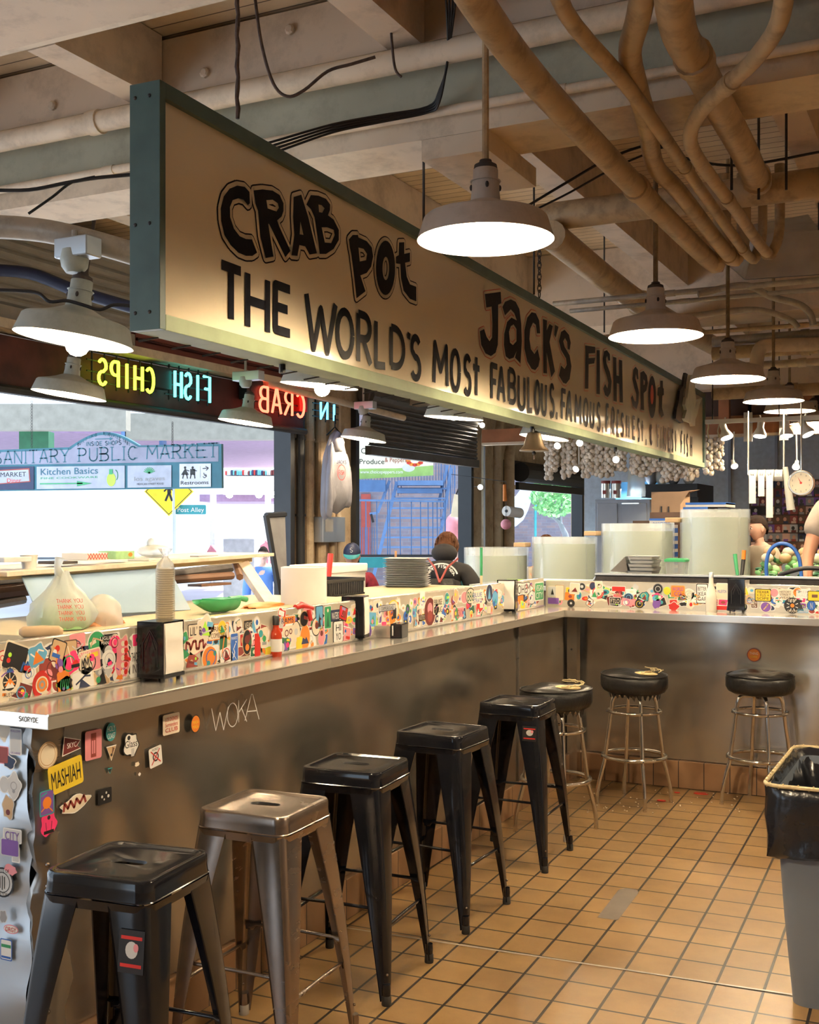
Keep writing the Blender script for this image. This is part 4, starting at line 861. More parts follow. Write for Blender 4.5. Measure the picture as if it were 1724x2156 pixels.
named = [
 ((20, 1435), .095, .095, 'round', 'sticker_cream', 'sticker_cream', dict(deco=[('c', 0, 0, .28, 'black'), ('l', [(0, 0), (0, .27)], 'sticker_cream', .03), ('l', [(-.25, 0), (.25, 0)], 'sticker_cream', .03), ('l', [(-.18, .18), (0, 0)], 'sticker_cream', .03), ('l', [(.18, .18), (0, 0)], 'sticker_cream', .03), ('p', [(-.22, -.12), (0, .12), (.22, -.12)], 'orange'), ('p', [(-.2, -.2), (-.05, -.02), (.02, -.1), (.08, -.03), (.2, -.2)], 'white'), ('t', 'TEAM 620', 0, .33, .13, 'black', .6), ('t', 'AUSTIN', 0, -.45, .12, 'black', .5)])),
 ((88, 1446), .078, .085, 'round', 'red', 'red', dict(deco=[('c', 0, 0, .33, 'sticker_cream'), ('c', 0, 0, .27, 'orange'), ('c', 0, 0, .17, 'grey'), ('c', 0, 0, .08, 'orange')])),
 ((160, 1441), .055, .072, 'round', 'lime', 'lime', dict(deco=[('c', .1, .12, .2, 'yellow'), ('p', [(-.2, .1), (0, .1), (.2, -.4), (.1, -.42)], 'orange'), ('l', [(-.3, 0), (.3, .2)], 'yellow', .05)])),
 ((80, 1395), .07, .085, 'blob', 'tan', 'brown', dict(deco=[('r', -.3, -.02, .3, .06, 'sticker_cream'), ('l', [(0, .3), (0, -.3)], 'sticker_cream', .05)])),
 ((53, 1402), .06, .055, 'blob', 'sticker_cream', 'blue', dict(deco=[('l', [(-.3, -.25), (-.1, .2), (.05, -.05), (.15, .2), (.32, -.2)], 'blue', .09)])),
 ((148, 1378), .06, .09, 'rect', 'tan', 'brown', dict(deco=[('l', [(-.2, .3), (.1, -.3)], 'sticker_cream', .06)])),
 ((124, 1404), .07, .085, 'blob', 'maroon', 'pink', dict(deco=[('c', 0, .1, .24, 'purple'), ('c', .1, -.1, .14, 'pink')])),
 ((118, 1378), .05, .08, 'blob', 'sticker_cream', 'white', dict(deco=[('l', [(-.2, .3), (.1, .1), (0, -.35)], 'orange', .1), ('c', .1, .22, .2, 'red')])),
 ((181, 1398), .07, .075, 'round', 'sticker_cream', 'black', dict(text='AMS', ang=.15)),
 ((178, 1375), .075, .05, 'rect', 'navy', 'sticker_cream', dict(text='Skin', tc='sticker_cream')),
 ((228, 1368), .095, .10, 'rect', 'black', 'black', dict(deco=[('c', 0, -.05, .2, 'light_grey'), ('c', .15, -.2, .12, 'grey'), ('t', 'UGLIEST', 0, .33, .11, 'white', .8), ('t', 'MAN.', -.15, .18, .11, 'white', .4)])),
 ((213, 1402), .06, .10, 'blob', 'grey', 'black', dict(deco=[('c', 0, .1, .2, 'black'), ('c', -.1, -.2, .14, 'light_grey')])),
 ((258, 1385), .075, .155, 'blob', 'pink', 'sticker_cream', dict(deco=[('c', (i % 3 - 1) * .2, -.3 + (i // 3) * .15, .12, ('pink', 'red', 'sticker_cream')[(i * 2) % 3]) for i in range(15)])),
 ((228, 1412), .045, .05, 'diamond', 'light_grey', 'white', dict()),
 ((137, 1440), .07, .05, 'blob', 'black', 'lime', dict(deco=[('l', [(-.3 + i * .12, -.3), (-.25 + i * .12, .3)], 'green', .04) for i in range(5)])),
 ((282, 1395), .04, .10, 'rect', 'white', 'white', dict(text='THIQ|IN', tc='black')),
 ((30, 1390), .06, .06, 'blob', 'maroon', 'pink', dict(deco=[('c', 0, 0, .25, 'orange')])),
 ((8, 1385), .06, .045, 'round', 'sticker_cream', 'red', dict(deco=[('o', -.1, 0, .12, 'red', .05), ('o', .15, 0, .12, 'red', .05)])),
 ((412, 1328), .09, .05, 'rect', 'sticker_cream', 'black', dict(text="LIL' B", tc='black')),
 ((412, 1358), .15, .07, 'blob', 'sticker_cream', 'pink', dict(deco=[('l', [(-.38, -.2), (-.36, .2), (-.25, .1), (-.2, -.2), (-.1, .2), (0, .2), (.02, -.2), (.12, -.2), (.15, .15), (.28, .2), (.3, -.2), (.4, 0)], 'brick_red', .07)])),
 ((460, 1330), .13, .06, 'rect', 'sticker_cream', 'orange', dict(text='ERIC S|COMEDIAN', tc='brown')),
 ((493, 1365), .052, .115, 'rect', 'blue', 'white', dict(deco=[('t', 'MANIFEST', 0, .28, .10, 'white', .75), ('l', [(.15, .15), (-.1, -.02), (.05, -.15), (-.2, -.32)], 'white', .08), ('l', [(-.3, -.1), (.25, -.38)], 'white', .05), ('c', .2, .2, .07, 'white')], label='blue sticker with white skiing figure')),
 ((520, 1352), .065, .10, 'round', 'black', 'tan', dict(deco=[('c', 0, .1, .26, 'maroon'), ('c', 0, -.2, .2, 'orange')])),
 ((533, 1318), .05, .06, 'tri', 'sky_blue', 'white', dict()),
 ((522, 1316), .06, .04, 'rect', 'black', 'tan', dict(text='VIEWS', tc='sticker_cream')),
 ((498, 1318), .03, .07, 'blob', 'orange', 'white', dict()),
 ((452, 1375), .05, .06, 'rect', 'white', 'white', dict(deco=[('c', 0, 0, .2, 'green')])),
 ((470, 1362), .05, .09, 'rect', 'dark_green', 'tan', dict(deco=[('l', [(-.2, -.4), (.1, .4)], 'orange', .12)])),
 ((556, 1348), .05, .06, 'rect', 'sticker_cream', 'white', dict(deco=[('c', 0, .1, .25, 'green'), ('r', -.3, -.3, .3, -.1, 'grey')])),
 ((542, 1358), .04, .09, 'rect', 'red', 'red', dict()), ((568, 1372), .06, .04, 'rect', 'yellow', 'lime', dict()),
 ((605, 1306), .12, .035, 'rect', 'orange', 'white', dict(text='RAMS', tc='navy')),
 ((610, 1340), .12, .10, 'rect', 'sticker_cream', 'white', dict(deco=[('o', -.2, .15, .1, 'maroon', .04), ('o', .05, .2, .08, 'maroon', .04), ('c', 0, -.15, .08, 'purple')])),
 ((623, 1330), .07, .09, 'round', 'sticker_cream', 'black', dict(deco=[('c', 0, 0, .2, 'light_grey')])),
 ((642, 1343), .085, .11, 'round', 'orange', 'sticker_cream', dict(deco=[('p', [(-.35, -.25), (-.2, .0), (0, -.08), (.1, .02), (.35, -.25)], 'navy')])),
 ((640, 1303), .07, .07, 'round', 'black', 'tan', dict()), ((672, 1300), .06, .10, 'rect', 'sky_blue', 'navy', dict(deco=[('p', [(-.2, -.4), (0, .2), (.2, -.4)], 'black')])),
 ((675, 1322), .05, .035, 'rect', 'black', 'black', dict(text='DB', tc='yellow')),
 ((677, 1345), .06, .10, 'blob', 'pink', 'white', dict(deco=[('c', 0, .1, .2, 'maroon')])),
 ((690, 1300), .06, .10, 'rect', 'green', 'white', dict(deco=[('c', 0, .3, .13, 'sticker_cream'), ('p', [(-.2, -.4), (0, .2), (.2, -.4)], 'dark_green')])),
 ((705, 1296), .08, .05, 'rect', 'navy', 'navy', dict(text='WATERS', tc='white')), ((712, 1330), .09, .10, 'rect', 'white', 'black', dict(text='HI|YO', tc='black')),
 ((630, 1355), .05, .06, 'rect', 'yellow', 'yellow', dict()),
 ((815, 1280), .17, .03, 'rect', 'light_grey', 'navy', dict(text='CAMPGROUND', tc='navy')),
 ((828, 1285), .12, .10, 'round', 'sticker_cream', 'yellow', dict(deco=[('r', -.05, -.4, .25, .1, 'black')])),
 ((905, 1288), .15, .16, 'round', 'maroon', 'sticker_cream', dict(deco=[('c', 0, .1, .2, 'pink'), ('c', 0, -.15, .2, 'brick_red')])),
 ((888, 1300), .08, .035, 'rect', 'black', 'yellow', dict(text='ROTTO', tc='sticker_cream')),
 ((922, 1275), .13, .10, 'rect', 'sticker_cream', 'white', dict(text='BRUISE|DOUG', tc='black')),
 ((960, 1255), .08, .08, 'blob', 'tan', 'white', dict(deco=[('c', -.1, .1, .12, 'yellow')])),
 ((990, 1255), .13, .09, 'round', 'sticker_cream', 'black', dict(text='886', tc='dark_green')),
 ((1005, 1258), .17, .08, 'rect', 'sticker_cream', 'white', dict(text='BLUE|STRAYS', tc='blue')),
 ((978, 1258), .10, .07, 'round', 'pink', 'white', dict()), ((965, 1290), .15, .06, 'rect', 'pink', 'white', dict(text='LUCKY', tc='brick_red')),
 ((1030, 1245), .11, .11, 'round', 'navy', 'white', dict(deco=[('p', [(-.2, -.3), (0, .3), (.2, -.3)], 'sky_blue')])),
 ((1042, 1260), .09, .09, 'round', 'sky_blue', 'blue', dict()), ((1010, 1275), .12, .09, 'blob', 'red', 'white', dict()),
 ((1100, 1240), .35, .09, 'blob', 'white', 'black', dict(text='BOHEM', tc='black')),
 ((1135, 1245), .17, .12, 'rect', 'green', 'white', dict(text='VEGAN|CITY', tc='white')),
 ((1100, 1262), .2, .06, 'rect', 'orange', 'sticker_cream', dict()), ((1120, 1258), .14, .09, 'round', 'light_grey', 'black', dict()),
]
for (pp, w_, h_, kd, c_, b_, kw) in named: LS(pp[0], pp[1], w_, h_, kd, c_, b_, **kw)
# -- back splash
BF = FX((0, 6.995, CH))
def BS(px_, py_, w, h, *a, **k):
    p = AY(px_, py_, 6.994); sticker(bsp, BF, p.x, max(h / 2 - .005, min(.165 - h / 2 + .01, p.z - CH)), w, h, *a, **k)
for j in range(3):
    x = -2.42 + .03 * j
    while x < -.55:
        if random.random() < .38: randstick(bsp, BF, x, .035 + j * .045 + random.uniform(-.008, .008), .05 + .015 * random.random())
        x += .08
filler(bsp, BF, -2.44, -.5, .165, 130)
backs = [
 ((1163, 1245), .07, .07, 'rect', 'light_grey', 'sticker_cream', dict(deco=[('p', [(-.15, -.3), (0, .3), (.15, -.3)], 'black')])), ((1178, 1248), .06, .10, 'rect', 'sticker_cream', 'tan', dict()), ((1165, 1265), .08, .045, 'rect', 'purple', 'light_grey', dict()),
 ((1258, 1247), .082, .082, 'round', 'sticker_cream', 'red', dict(deco=[('o', 0, 0, .38, 'red', .08), ('p', [(-.18, -.2), (0, .32), (.18, -.2)], 'dark_green'), ('r', -.03, -.32, .03, -.2, 'brown')])),
 ((1225, 1235), .05, .05, 'round', 'black', 'light_grey', dict(deco=[('c', 0, 0, .2, 'light_grey')])), ((1248, 1234), .045, .05, 'round', 'navy', 'maroon', dict()),
 ((1202, 1270), .05, .05, 'round', 'black', 'black', dict(deco=[('c', 0, 0, .15, 'light_grey')])), ((1302, 1240), .09, .035, 'rect', 'red', 'white', dict()),
 ((1300, 1254), .065, .03, 'round', 'pink', 'white', dict(text='BEEFFER', tc='red')), ((1295, 1265), .075, .045, 'rect', 'black', 'white', dict(text='FTLO', tc='sticker_cream')),
 ((1323, 1258), .06, .055, 'round', 'navy', 'sky_blue', dict(deco=[('o', 0, 0, .25, 'sky_blue', .05)])), ((1335, 1268), .045, .045, 'round', 'pink', 'red', dict()), ((1350, 1262), .065, .065, 'round', 'black', 'white', dict(deco=[('l', [(-.25, .1), (.25, -.1)], 'white', .08), ('l', [(-.25, -.1), (.25, .1)], 'white', .08)])),
 ((1385, 1240), .065, .07, 'round', 'black', 'grey', dict(deco=[('o', 0, 0, .25, 'light_grey', .06)])), ((1404, 1244), .045, .05, 'round', 'yellow', 'lime', dict()), ((1382, 1268), .05, .08, 'blob', 'purple', 'purple', dict()),
 ((1427, 1245), .09, .075, 'rect', 'orange', 'tan', dict(text='WORLD|CO', tc='purple')), ((1450, 1252), .075, .075, 'round', 'sticker_cream', 'white', dict(deco=[('o', 0, 0, .3, 'grey', .03), ('o', .05, 0, .15, 'grey', .03)])), ((1418, 1278), .07, .055, 'blob', 'red', 'white', dict()), ((1438, 1272), .05, .03, 'blob', 'black', 'white', dict()),
 ((1478, 1250), .07, .12, 'rect', 'white', 'black', dict(text='BETTER|IKEA|GAP', tc='black')), ((1520, 1245), .07, .10, 'rect', 'sticker_cream', 'white', dict(text='MILLERTON', tc='blue', th=.18)), ((1520, 1280), .07, .03, 'rect', 'red', 'white', dict()),
 ((1606, 1253), .095, .075, 'rect', 'yellow', 'black', dict(text='TEXER|+ FUS +|SOPE', tc='black')), ((1612, 1278), .065, .065, 'round', 'purple', 'sticker_cream', dict(deco=[('l', [(-.2, -.25), (.1, .1), (.2, .3)], 'tan', .1)])), ((1588, 1272), .04, .05, 'rect', 'brown', 'white', dict(text='NEW|IS', tc='white')),
 ((1653, 1252), .085, .065, 'rect', 'sticker_cream', 'sticker_cream', dict(text='HISTORY|STREET|WEAR', tc='black')), ((1690, 1250), .08, .055, 'rect', 'white', 'white', dict(text='BEER|HALL', tc='light_grey')), ((1630, 1248), .05, .055, 'round', 'pink', 'white', dict()),
 ((1668, 1275), .095, .095, 'round', 'black', 'black', dict(deco=[('c', 0, 0, .12, 'orange')] + [('l', [(.2 * math.cos(a_ * math.pi / 4 + .4), .2 * math.sin(a_ * math.pi / 4 + .4)), (.36 * math.cos(a_ * math.pi / 4 + .4), .36 * math.sin(a_ * math.pi / 4 + .4))], 'light_grey', .05) for a_ in range(8)] + [('t', 'DEEP', 0, .26, .16, 'sticker_cream', .5), ('t', 'GROOVE', 0, -.42, .16, 'sticker_cream', .6)])),
 ((1715, 1255), .08, .06, 'rect', 'yellow', 'black', dict(deco=[('r', -.2, -.15, .2, .15, 'brown')])), ((1708, 1275), .05, .06, 'round', 'blue', 'navy', dict(text='N', tc='light_grey')), ((1688, 1285), .07, .03, 'rect', 'light_grey', 'sky_blue', dict(text='ASHVILLE', tc='sky_blue')),
]
for (pp, w_, h_, kd, c_, b_, kw) in backs: BS(pp[0], pp[1], w_, h_, kd, c_, b_, **kw)
# -- knee panel of the left counter
fp = [c for c in lc.children if c.name.startswith('front_panel')][0]
PF = frame((-2.293, 0, 0), (0, 1, 0), (0, 0, 1))
def PS(px_, py_, w, h, *a, **k):
    p = AX(px_, py_, -2.293); sticker(fp, PF, p.y, p.z, w, h, *a, **k)
PS(100, 1590, .075, .075, 'round', 'sticker_cream', 'tan', deco=[('o', 0, 0, .38, 'tan', .04)], label='pale round sticker')
PS(150, 1568, .075, .055, 'flag', 'maroon', 'white', text='SKYC', tc='white', th=.28, tw=.5, label='maroon pennant sticker')
PS(196, 1568, .07, .085, 'rect', 'pink', 'pink', deco=[('r', -.16, -.42, .16, .40, 'brick_red'), ('r', -.1, -.3, -.02, .15, 'pink'), ('r', .02, -.3, .1, .15, 'pink')], label='pink sticker with a red telephone box')
PS(233, 1541, .045, .055, 'round', 'teal', 'teal', text='HOLY|COAST', tc='white')
PS(275, 1568, .07, .075, 'blob', 'white', 'black', deco=[('t', 'Glass', 0, -.1, .3, 'black', .8), ('c', -.15, .3, .1, 'black'), ('r', .0, -.48, .2, -.16, 'light_grey')])
PS(234, 1586, .045, .045, 'tri', 'tan', 'white', deco=[('p', [(-.3, -.3), (0, .2), (-.1, -.4)], 'brown'), ('c', 0, .1, .1, 'black')], ang=math.pi, label='dog face sticker')
PS(231, 1623, .022, .018, 'tri', 'black', 'teal', ang=math.pi)
PS(327, 1593, .062, .062, 'rect', 'white', 'white', ang=.12, deco=[('o', 0, 0, .2, 'black', .08), ('l', [(-.35, -.35), (.35, .35)], 'red', .06), ('l', [(-.35, .35), (.35, -.35)], 'red', .06), ('t', 'WORLD', 0, .33, .12, 'black', .5)])
PS(360, 1524, .085, .065, 'rect', 'sticker_cream', 'sticker_cream', text='LOS DIGNOS|Surrenders|CLUB', tc='red')
PS(411, 1524, .052, .06, 'round', 'orange', 'black', deco=[('t', 'MASA', 0, 0, .2, 'yellow', .6), ('t', 'MASA', 0, -.25, .2, 'yellow', .6)])
PS(138, 1632, .135, .082, 'rect', 'yellow', 'yellow', text='MASHIAH', tc='black', ang=.12, th=.62, tw=.85, label='yellow sticker with tall black lettering')
PS(98, 1690, .055, .07, 'rect', 'purple', 'teal', deco=[('c', 0, 0, .3, 'orange'), ('l', [(-.4, -.3), (0, -.1), (.4, -.4)], 'orange', .06), ('l', [(-.4, .3), (0, .4)], 'teal', .08)])
PS(158, 1692, .12, .045, 'blob', 'sticker_cream', 'white', ang=.1, deco=[('l', [(-.4, -.2), (-.35, .3), (-.25, -.1), (-.15, .3), (-.05, -.2), (.05, .3), (.15, -.1), (.3, .3), (.35, -.2)], 'brick_red', .07)])
PS(220, 1676, .06, .045, 'rect', 'black', 'black', deco=[('c', -.2, 0, .07, 'light_grey'), ('c', .1, .2, .06, 'light_grey'), ('c', .25, -.05, .08, 'light_grey'), ('c', -.05, -.2, .05, 'light_grey')])
PS(102, 1735, .06, .065, 'blob', 'hot_pink', 'hot_pink', deco=[('c', 0, .28, .1, 'black'), ('r', -.32, -.4, .32, -.26, 'black'), ('l', [(-.2, .1), (-.15, -.25)], 'black', .03), ('l', [(.2, .1), (.15, -.25)], 'black', .03)], label='hot pink sticker')
PS(288, 1609, .02, .014, 'blob', 'sticker_cream', 'sticker_cream'); PS(293, 1400 + 230, .012, .01, 'blob', 'white', 'white')
g = G(); ff = (PF[0] + PF[3] * .004, *PF[1:])
for c_, x0, x1, y0, y1 in (('W', 445, 480, 1487, 1535), ('O', 478, 500, 1480, 1530), ('K', 500, 520, 1475, 1522), ('A', 515, 545, 1466, 1520)):
    for st in GL[c_]: g.ribbon([(lambda p: (p.y, p.z))(AX(x0 + (x1 - x0) * a_, y1 - (y1 - y0) * b_ - (x0 + (x1 - x0) * a_ - 490) * .1, -2.29)) for a_, b_ in st], .0035, ff, 'light_grey', 0, joint=0)
g.obj('scratched_writing', fp)
# -- end panel
EF = FX((0, 2.375, 0))
def ES(px_, py_, w, h, *a, **k):
    p = AY(px_, py_, 2.372); sticker(lend, EF, p.x, p.z, w, h, *a, **k)
ES(32, 1562, .045, .075, 'rect', 'light_grey', 'white', deco=[('t', 'FOLLOW', 0, .36, .08, 'purple', .8), ('t', 'US HERE', 0, -.46, .08, 'purple', .8)])
ES(5, 1530, .06, .08, 'blob', 'sticker_cream', 'white'); ES(18, 1605, .05, .04, 'blob', 'navy', 'white'); ES(6, 1590, .04, .05, 'rect', 'brick_red', 'pink')
ES(28, 1655, .055, .075, 'blob', 'light_grey', 'white', deco=[('o', 0, 0, .2, 'grey', .04), ('c', 0, -.2, .1, 'grey')]); ES(16, 1700, .045, .07, 'blob', 'tan', 'light_grey', deco=[('c', 0, -.2, .18, 'maroon')])
ES(8, 1652, .04, .05, 'round', 'light_grey', 'white'); ES(25, 1760, .07, .04, 'rect', 'light_grey', 'white', text='CITY', tc='purple'); ES(20, 1785, .07, .05, 'rect', 'purple', 'light_grey'); ES(32, 1800, .03, .045, 'rect', 'light_grey', 'white')
ES(20, 1832, .05, .03, 'blob', 'pink', 'pink'); ES(4, 1858, .085, .085, 'round', 'light_grey', 'black', deco=[('o', 0, 0, .33, 'black', .03), ('t', 'TASTE OF', 0, .34, .12, 'black', .6), ('t', 'NEW YORK', 0, -.44, .12, 'black', .6), ('l', [(-.1, -.2), (-.1, .2)], 'black', .04), ('l', [(0, -.25), (0, .22)], 'black', .04), ('l', [(.1, -.2), (.1, .2)], 'black', .04)])
ES(22, 1957, .055, .026, 'round', 'white', 'pink', text='ORGY', tc='red', th=.5); ES(12, 2000, .045, .06, 'rect', 'white', 'blue', deco=[('r', -.4, .1, .4, .25, 'green'), ('r', -.4, -.4, .4, -.3, 'blue')]); ES(6, 1930, .03, .04, 'blob', 'grey', 'light_grey')
p = AY(60, 1512, 2.34); ct = [c for c in lc.children if c.name.startswith('countertop')][0]
g = G(); words(g, 'SKORYDE', p.x, CH - .024, .013, FX((0, 2.3395, 0)), 'grey', w=.07); g.obj('lettering', ct)
# -- round sticker on the back knee panel
bp_ = [c for c in bc.children if c.name.startswith('front_panel')][0]
p = AY(1587, 1379, 7.0); sticker(bp_, FX((0, 7.0, 0)), p.x, p.z, .08, .08, 'round', 'orange', 'brick_red', deco=[('c', 0, 0, .36, 'orange'), ('t', 'THING', 0, .02, .2, 'sticker_cream', .6), ('t', 'COFFEE', 0, -.2, .14, 'yellow', .5)])
# ================================================================ stools
def rr(cx, cy, hx, hy, r, n=6, z=0):
    p = []
    for sx, sy, a in ((1, -1, -90), (1, 1, 0), (-1, 1, 90), (-1, -1, 180)):
        for k in range(n + 1):
            t = R(a + 90 * k / n); p.append(Vector((cx + sx * (hx - r) + r * math.cos(t), cy + sy * (hy - r) + r * math.sin(t), z)))
    return p
def cafe_stool(name, m_, foot_m):
    """square pressed steel stool, seat .30 m square at .76 m, oval hand hole, four splayed channel legs"""
    root = bpy.data.objects.new(name, None); COL.objects.link(root); S = .152; ZS = .76
    g = G(); rings = [rr(0, 0, S + .004, S + .004, .038, z=ZS - .052), rr(0, 0, S + .002, S + .002, .038, z=ZS - .05), rr(0, 0, S, S, .038, z=ZS - .03), rr(0, 0, S, S, .038, z=ZS - .008), rr(0, 0, S - .004, S - .004, .036, z=ZS - .001), rr(0, 0, S - .010, S - .010, .033, z=ZS), rr(0, 0, S - .018, S - .018, .028, z=ZS - .001), rr(0, 0, S - .024, S - .024, .024, z=ZS - .005)]
    n = len(rings[0]); vs = [v for r_ in rings for v in r_]
    g.add(vs, [(k * n + i, k * n + (i + 1) % n, (k + 1) * n + (i + 1) % n, (k + 1) * n + i) for k in range(len(rings) - 1) for i in range(n)], m_)
    hole = [(.045 * math.copysign(1, math.cos(t)) * .6 + .023 * math.cos(t), .020 * math.sin(t)) for t in [2 * math.pi * (i + .5) / 20 for i in range(20)]]
    out = [(v.x, v.y) for v in rings[-1]]
    g.poly([out, hole], (Vector((0, 0, 0)), Vector((1, 0, 0)), Vector((0, 1, 0)), Vector((0, 0, 1))), m_, ZS - .005)
    m2 = len(hole); g.add([(h[0], h[1], ZS - .005) for h in hole] + [(h[0] * .93, h[1] * .85, ZS - .012) for h in hole], [(i, (i + 1) % m2, m2 + (i + 1) % m2, m2 + i) for i in range(m2)], 'black'); g.box((-.06, -.035, ZS - .045), (.06, .035, ZS - .043), 'black')  # black lip and sheet under the hole stand in for the shade inside
    for h in (1,): g.add([v - Vector((0, 0, .004)) for v in rings[0]] + [Vector((v.x * .97, v.y * .97, v.z - .028)) for v in rings[0]], [(i, (i + 1) % n, n + (i + 1) % n, n + i) for i in range(n)], m_)
    g.obj('seat', root, smooth=38)
    FT = .212
    for sx in (-1, 1):
        for sy in (-1, 1):
            g = G(); vs = []; K = 12; prof_n = 7
            for k in range(K + 1):
                t = k / K; z = ZS - .055 - (ZS - .055 - .012) * t
                cx = sx * (S - .002 + (FT - S) * t + .008 * math.sin(math.pi * t)); cy = sy * (S - .002 + (FT - S) * t + .008 * math.sin(math.pi * t))
                wd = .108 * (1 - t) + .026 * t; ri = .018 * (1 - t) + .012 * t
                # open channel: wing along x, rounded corner, wing along y
                P_ = [(-wd, .004), (-wd, 0), (-ri, 0), (-ri * .3, -ri * .3), (0, -ri), (0, -wd), (-.004, -wd)]
                for a_, b_ in P_: vs.append((cx + sx * a_, cy + sy * b_ , z))
            g.add(vs, [(k * prof_n + i, k * prof_n + i + 1, (k + 1) * prof_n + i + 1, (k + 1) * prof_n + i) for k in range(K) for i in range(prof_n - 1)], m_)
            xf, yf = sx * (FT - .010), sy * (FT - .010)
            g.lathe([(.013, .012), (.015, .05), (.0135, .07)], m_, (xf, yf, 0), 12); lg = g.obj('leg', root, smooth=50)
            g = G(); g.lathe([(.016, 0), (.017, .004), (.016, .03), (.013, .034)], foot_m, (xf, yf, 0), 12); g.obj('foot_cap', lg, smooth=40)
            g = G(); g.sphere((sx * (FT - .008), sy * (FT - .012), .10), .005, 'raw_metal', 8); g.obj('rivet', lg)
    def lp(t, sx, sy, ins=.02):
        q = S - .002 + (FT - S) * t + .008 * math.sin(math.pi * t) - ins; return (sx * q, sy * q)
    for (a, b, zz) in (((-1, -1), (1, -1), .30), ((-1, 1), (1, 1), .30), ((-1, -1), (-1, 1), .235), ((1, -1), (1, 1), .235)):
        t = (ZS - .055 - zz) / (ZS - .067); pa = lp(t, *a, .012); pb = lp(t, *b, .012); g = G()
        A_ = Vector((*pa, zz)); B_ = Vector((*pb, zz)); pts = [A_.lerp(B_, s) + Vector((0, 0, dz)) for s, dz in ((0, .0), (.07, 0), (.11, .01), (.5, .012), (.89, .01), (.93, 0), (1, 0))]
        g.tube(pts, [(.011, .003), (.011, .003), (.006, .006), (.006, .006), (.006, .006), (.011, .003), (.011, .003)], m_, 8); g.obj('footrest_bar', root, smooth=50)
    g = G(); z = ZS - .075
    for a, b in (((-1, -1), (1, 1)), ((-1, 1), (1, -1))): g.tube([(a[0] * .12, a[1] * .12, z), (b[0] * .12, b[1] * .12, z)], (.0075), m_, 8)
    g.obj('cross_brace', root)
    return root
ST0 = cafe_stool('metal_stool', 'black_enamel', 'rubber')
seats = [((108, 1840), (262, 1771), (426, 1790), (282, 1864)), ((632, 1622), (727, 1586), (852, 1592), (785, 1632)), ((822, 1543), (905, 1514), (1013, 1528), (930, 1556)), ((962, 1480), (1030, 1457), (1117, 1464), (1062, 1490))]
slab = ['nearest black square metal stool, worn concert sticker on its front leg, at lower left', 'black square metal stool third from the camera, just past the bare metal one', 'black square metal stool fourth from the camera, scuffed legs', 'farthest black square metal stool with a sticker below the seat, beside the torn round stool']
def seat_place(cs):
    ps = [AZ(x, y, .755) for x, y in cs]; c = sum(ps, Vector()) / 4; d = (ps[1] - ps[0] + ps[2] - ps[3]); return c, math.atan2(-d.x, d.y)
sq = []
for k, cs in enumerate(seats):
    c, a = seat_place(cs); o = ST0 if k == 0 else copy_tree(ST0)
    o.location = (max(c.x, -1.985), c.y, 0); o.rotation_euler = (0, 0, max(-.1, min(.2, a))); tag(o, slab[k], 'stool', 'black square metal stools'); sq.append(o)
ST1 = cafe_stool('metal_stool', 'raw_metal', 'worn_rubber'); c, a = seat_place(((416, 1707), (535, 1662), (680, 1678), (600, 1728)))
ST1.location = (c.x, c.y, 0); ST1.rotation_euler = (0, 0, a * .5); tag(ST1, 'bare brushed metal square stool, second from the camera, rust brown legs', 'stool')
# stickers on stool legs
def legsticker(o, sx, sy, z, h=.10):
    t = (.705 - z) / .69; q = .150 + (.212 - .150) * t + .008 * math.sin(math.pi * t)
    lg = [c_ for c_ in o.children if c_.name.startswith('leg')][{(-1, -1): 0, (-1, 1): 1, (1, -1): 2, (1, 1): 3}[(sx, sy)]]
    g = G(); fr = frame((sx * q - .045, sy * (q) - .0015 if sy < 0 else sy * q + .0015, z), (1, 0, -0), (0, .085 * -1 * -sy * -1, 1)) if True else None
    g.poly([rect(-.036, -h / 2, .034, h / 2)], fr, 'black', .0012); g.poly([rect(-.03, h * .28, .028, h * .36)], fr, 'red', .0018); g.poly([rect(-.03, -h * .36, .028, -h * .28)], fr, 'red', .0018)
    g.poly([circ(0, .004, .017, h * .2, 16)], fr, 'light_grey', .0018); g.poly([circ(.012, .01, .007, h * .1, 12)], fr, 'pink', .0022)
    s_ = g.obj('sticker', None); s_.parent = lg; s_['label'] = 'black sticker with red lettering'
legsticker(sq[0], 1, -1, .60); legsticker(sq[3], 1, -1, .63, .07)
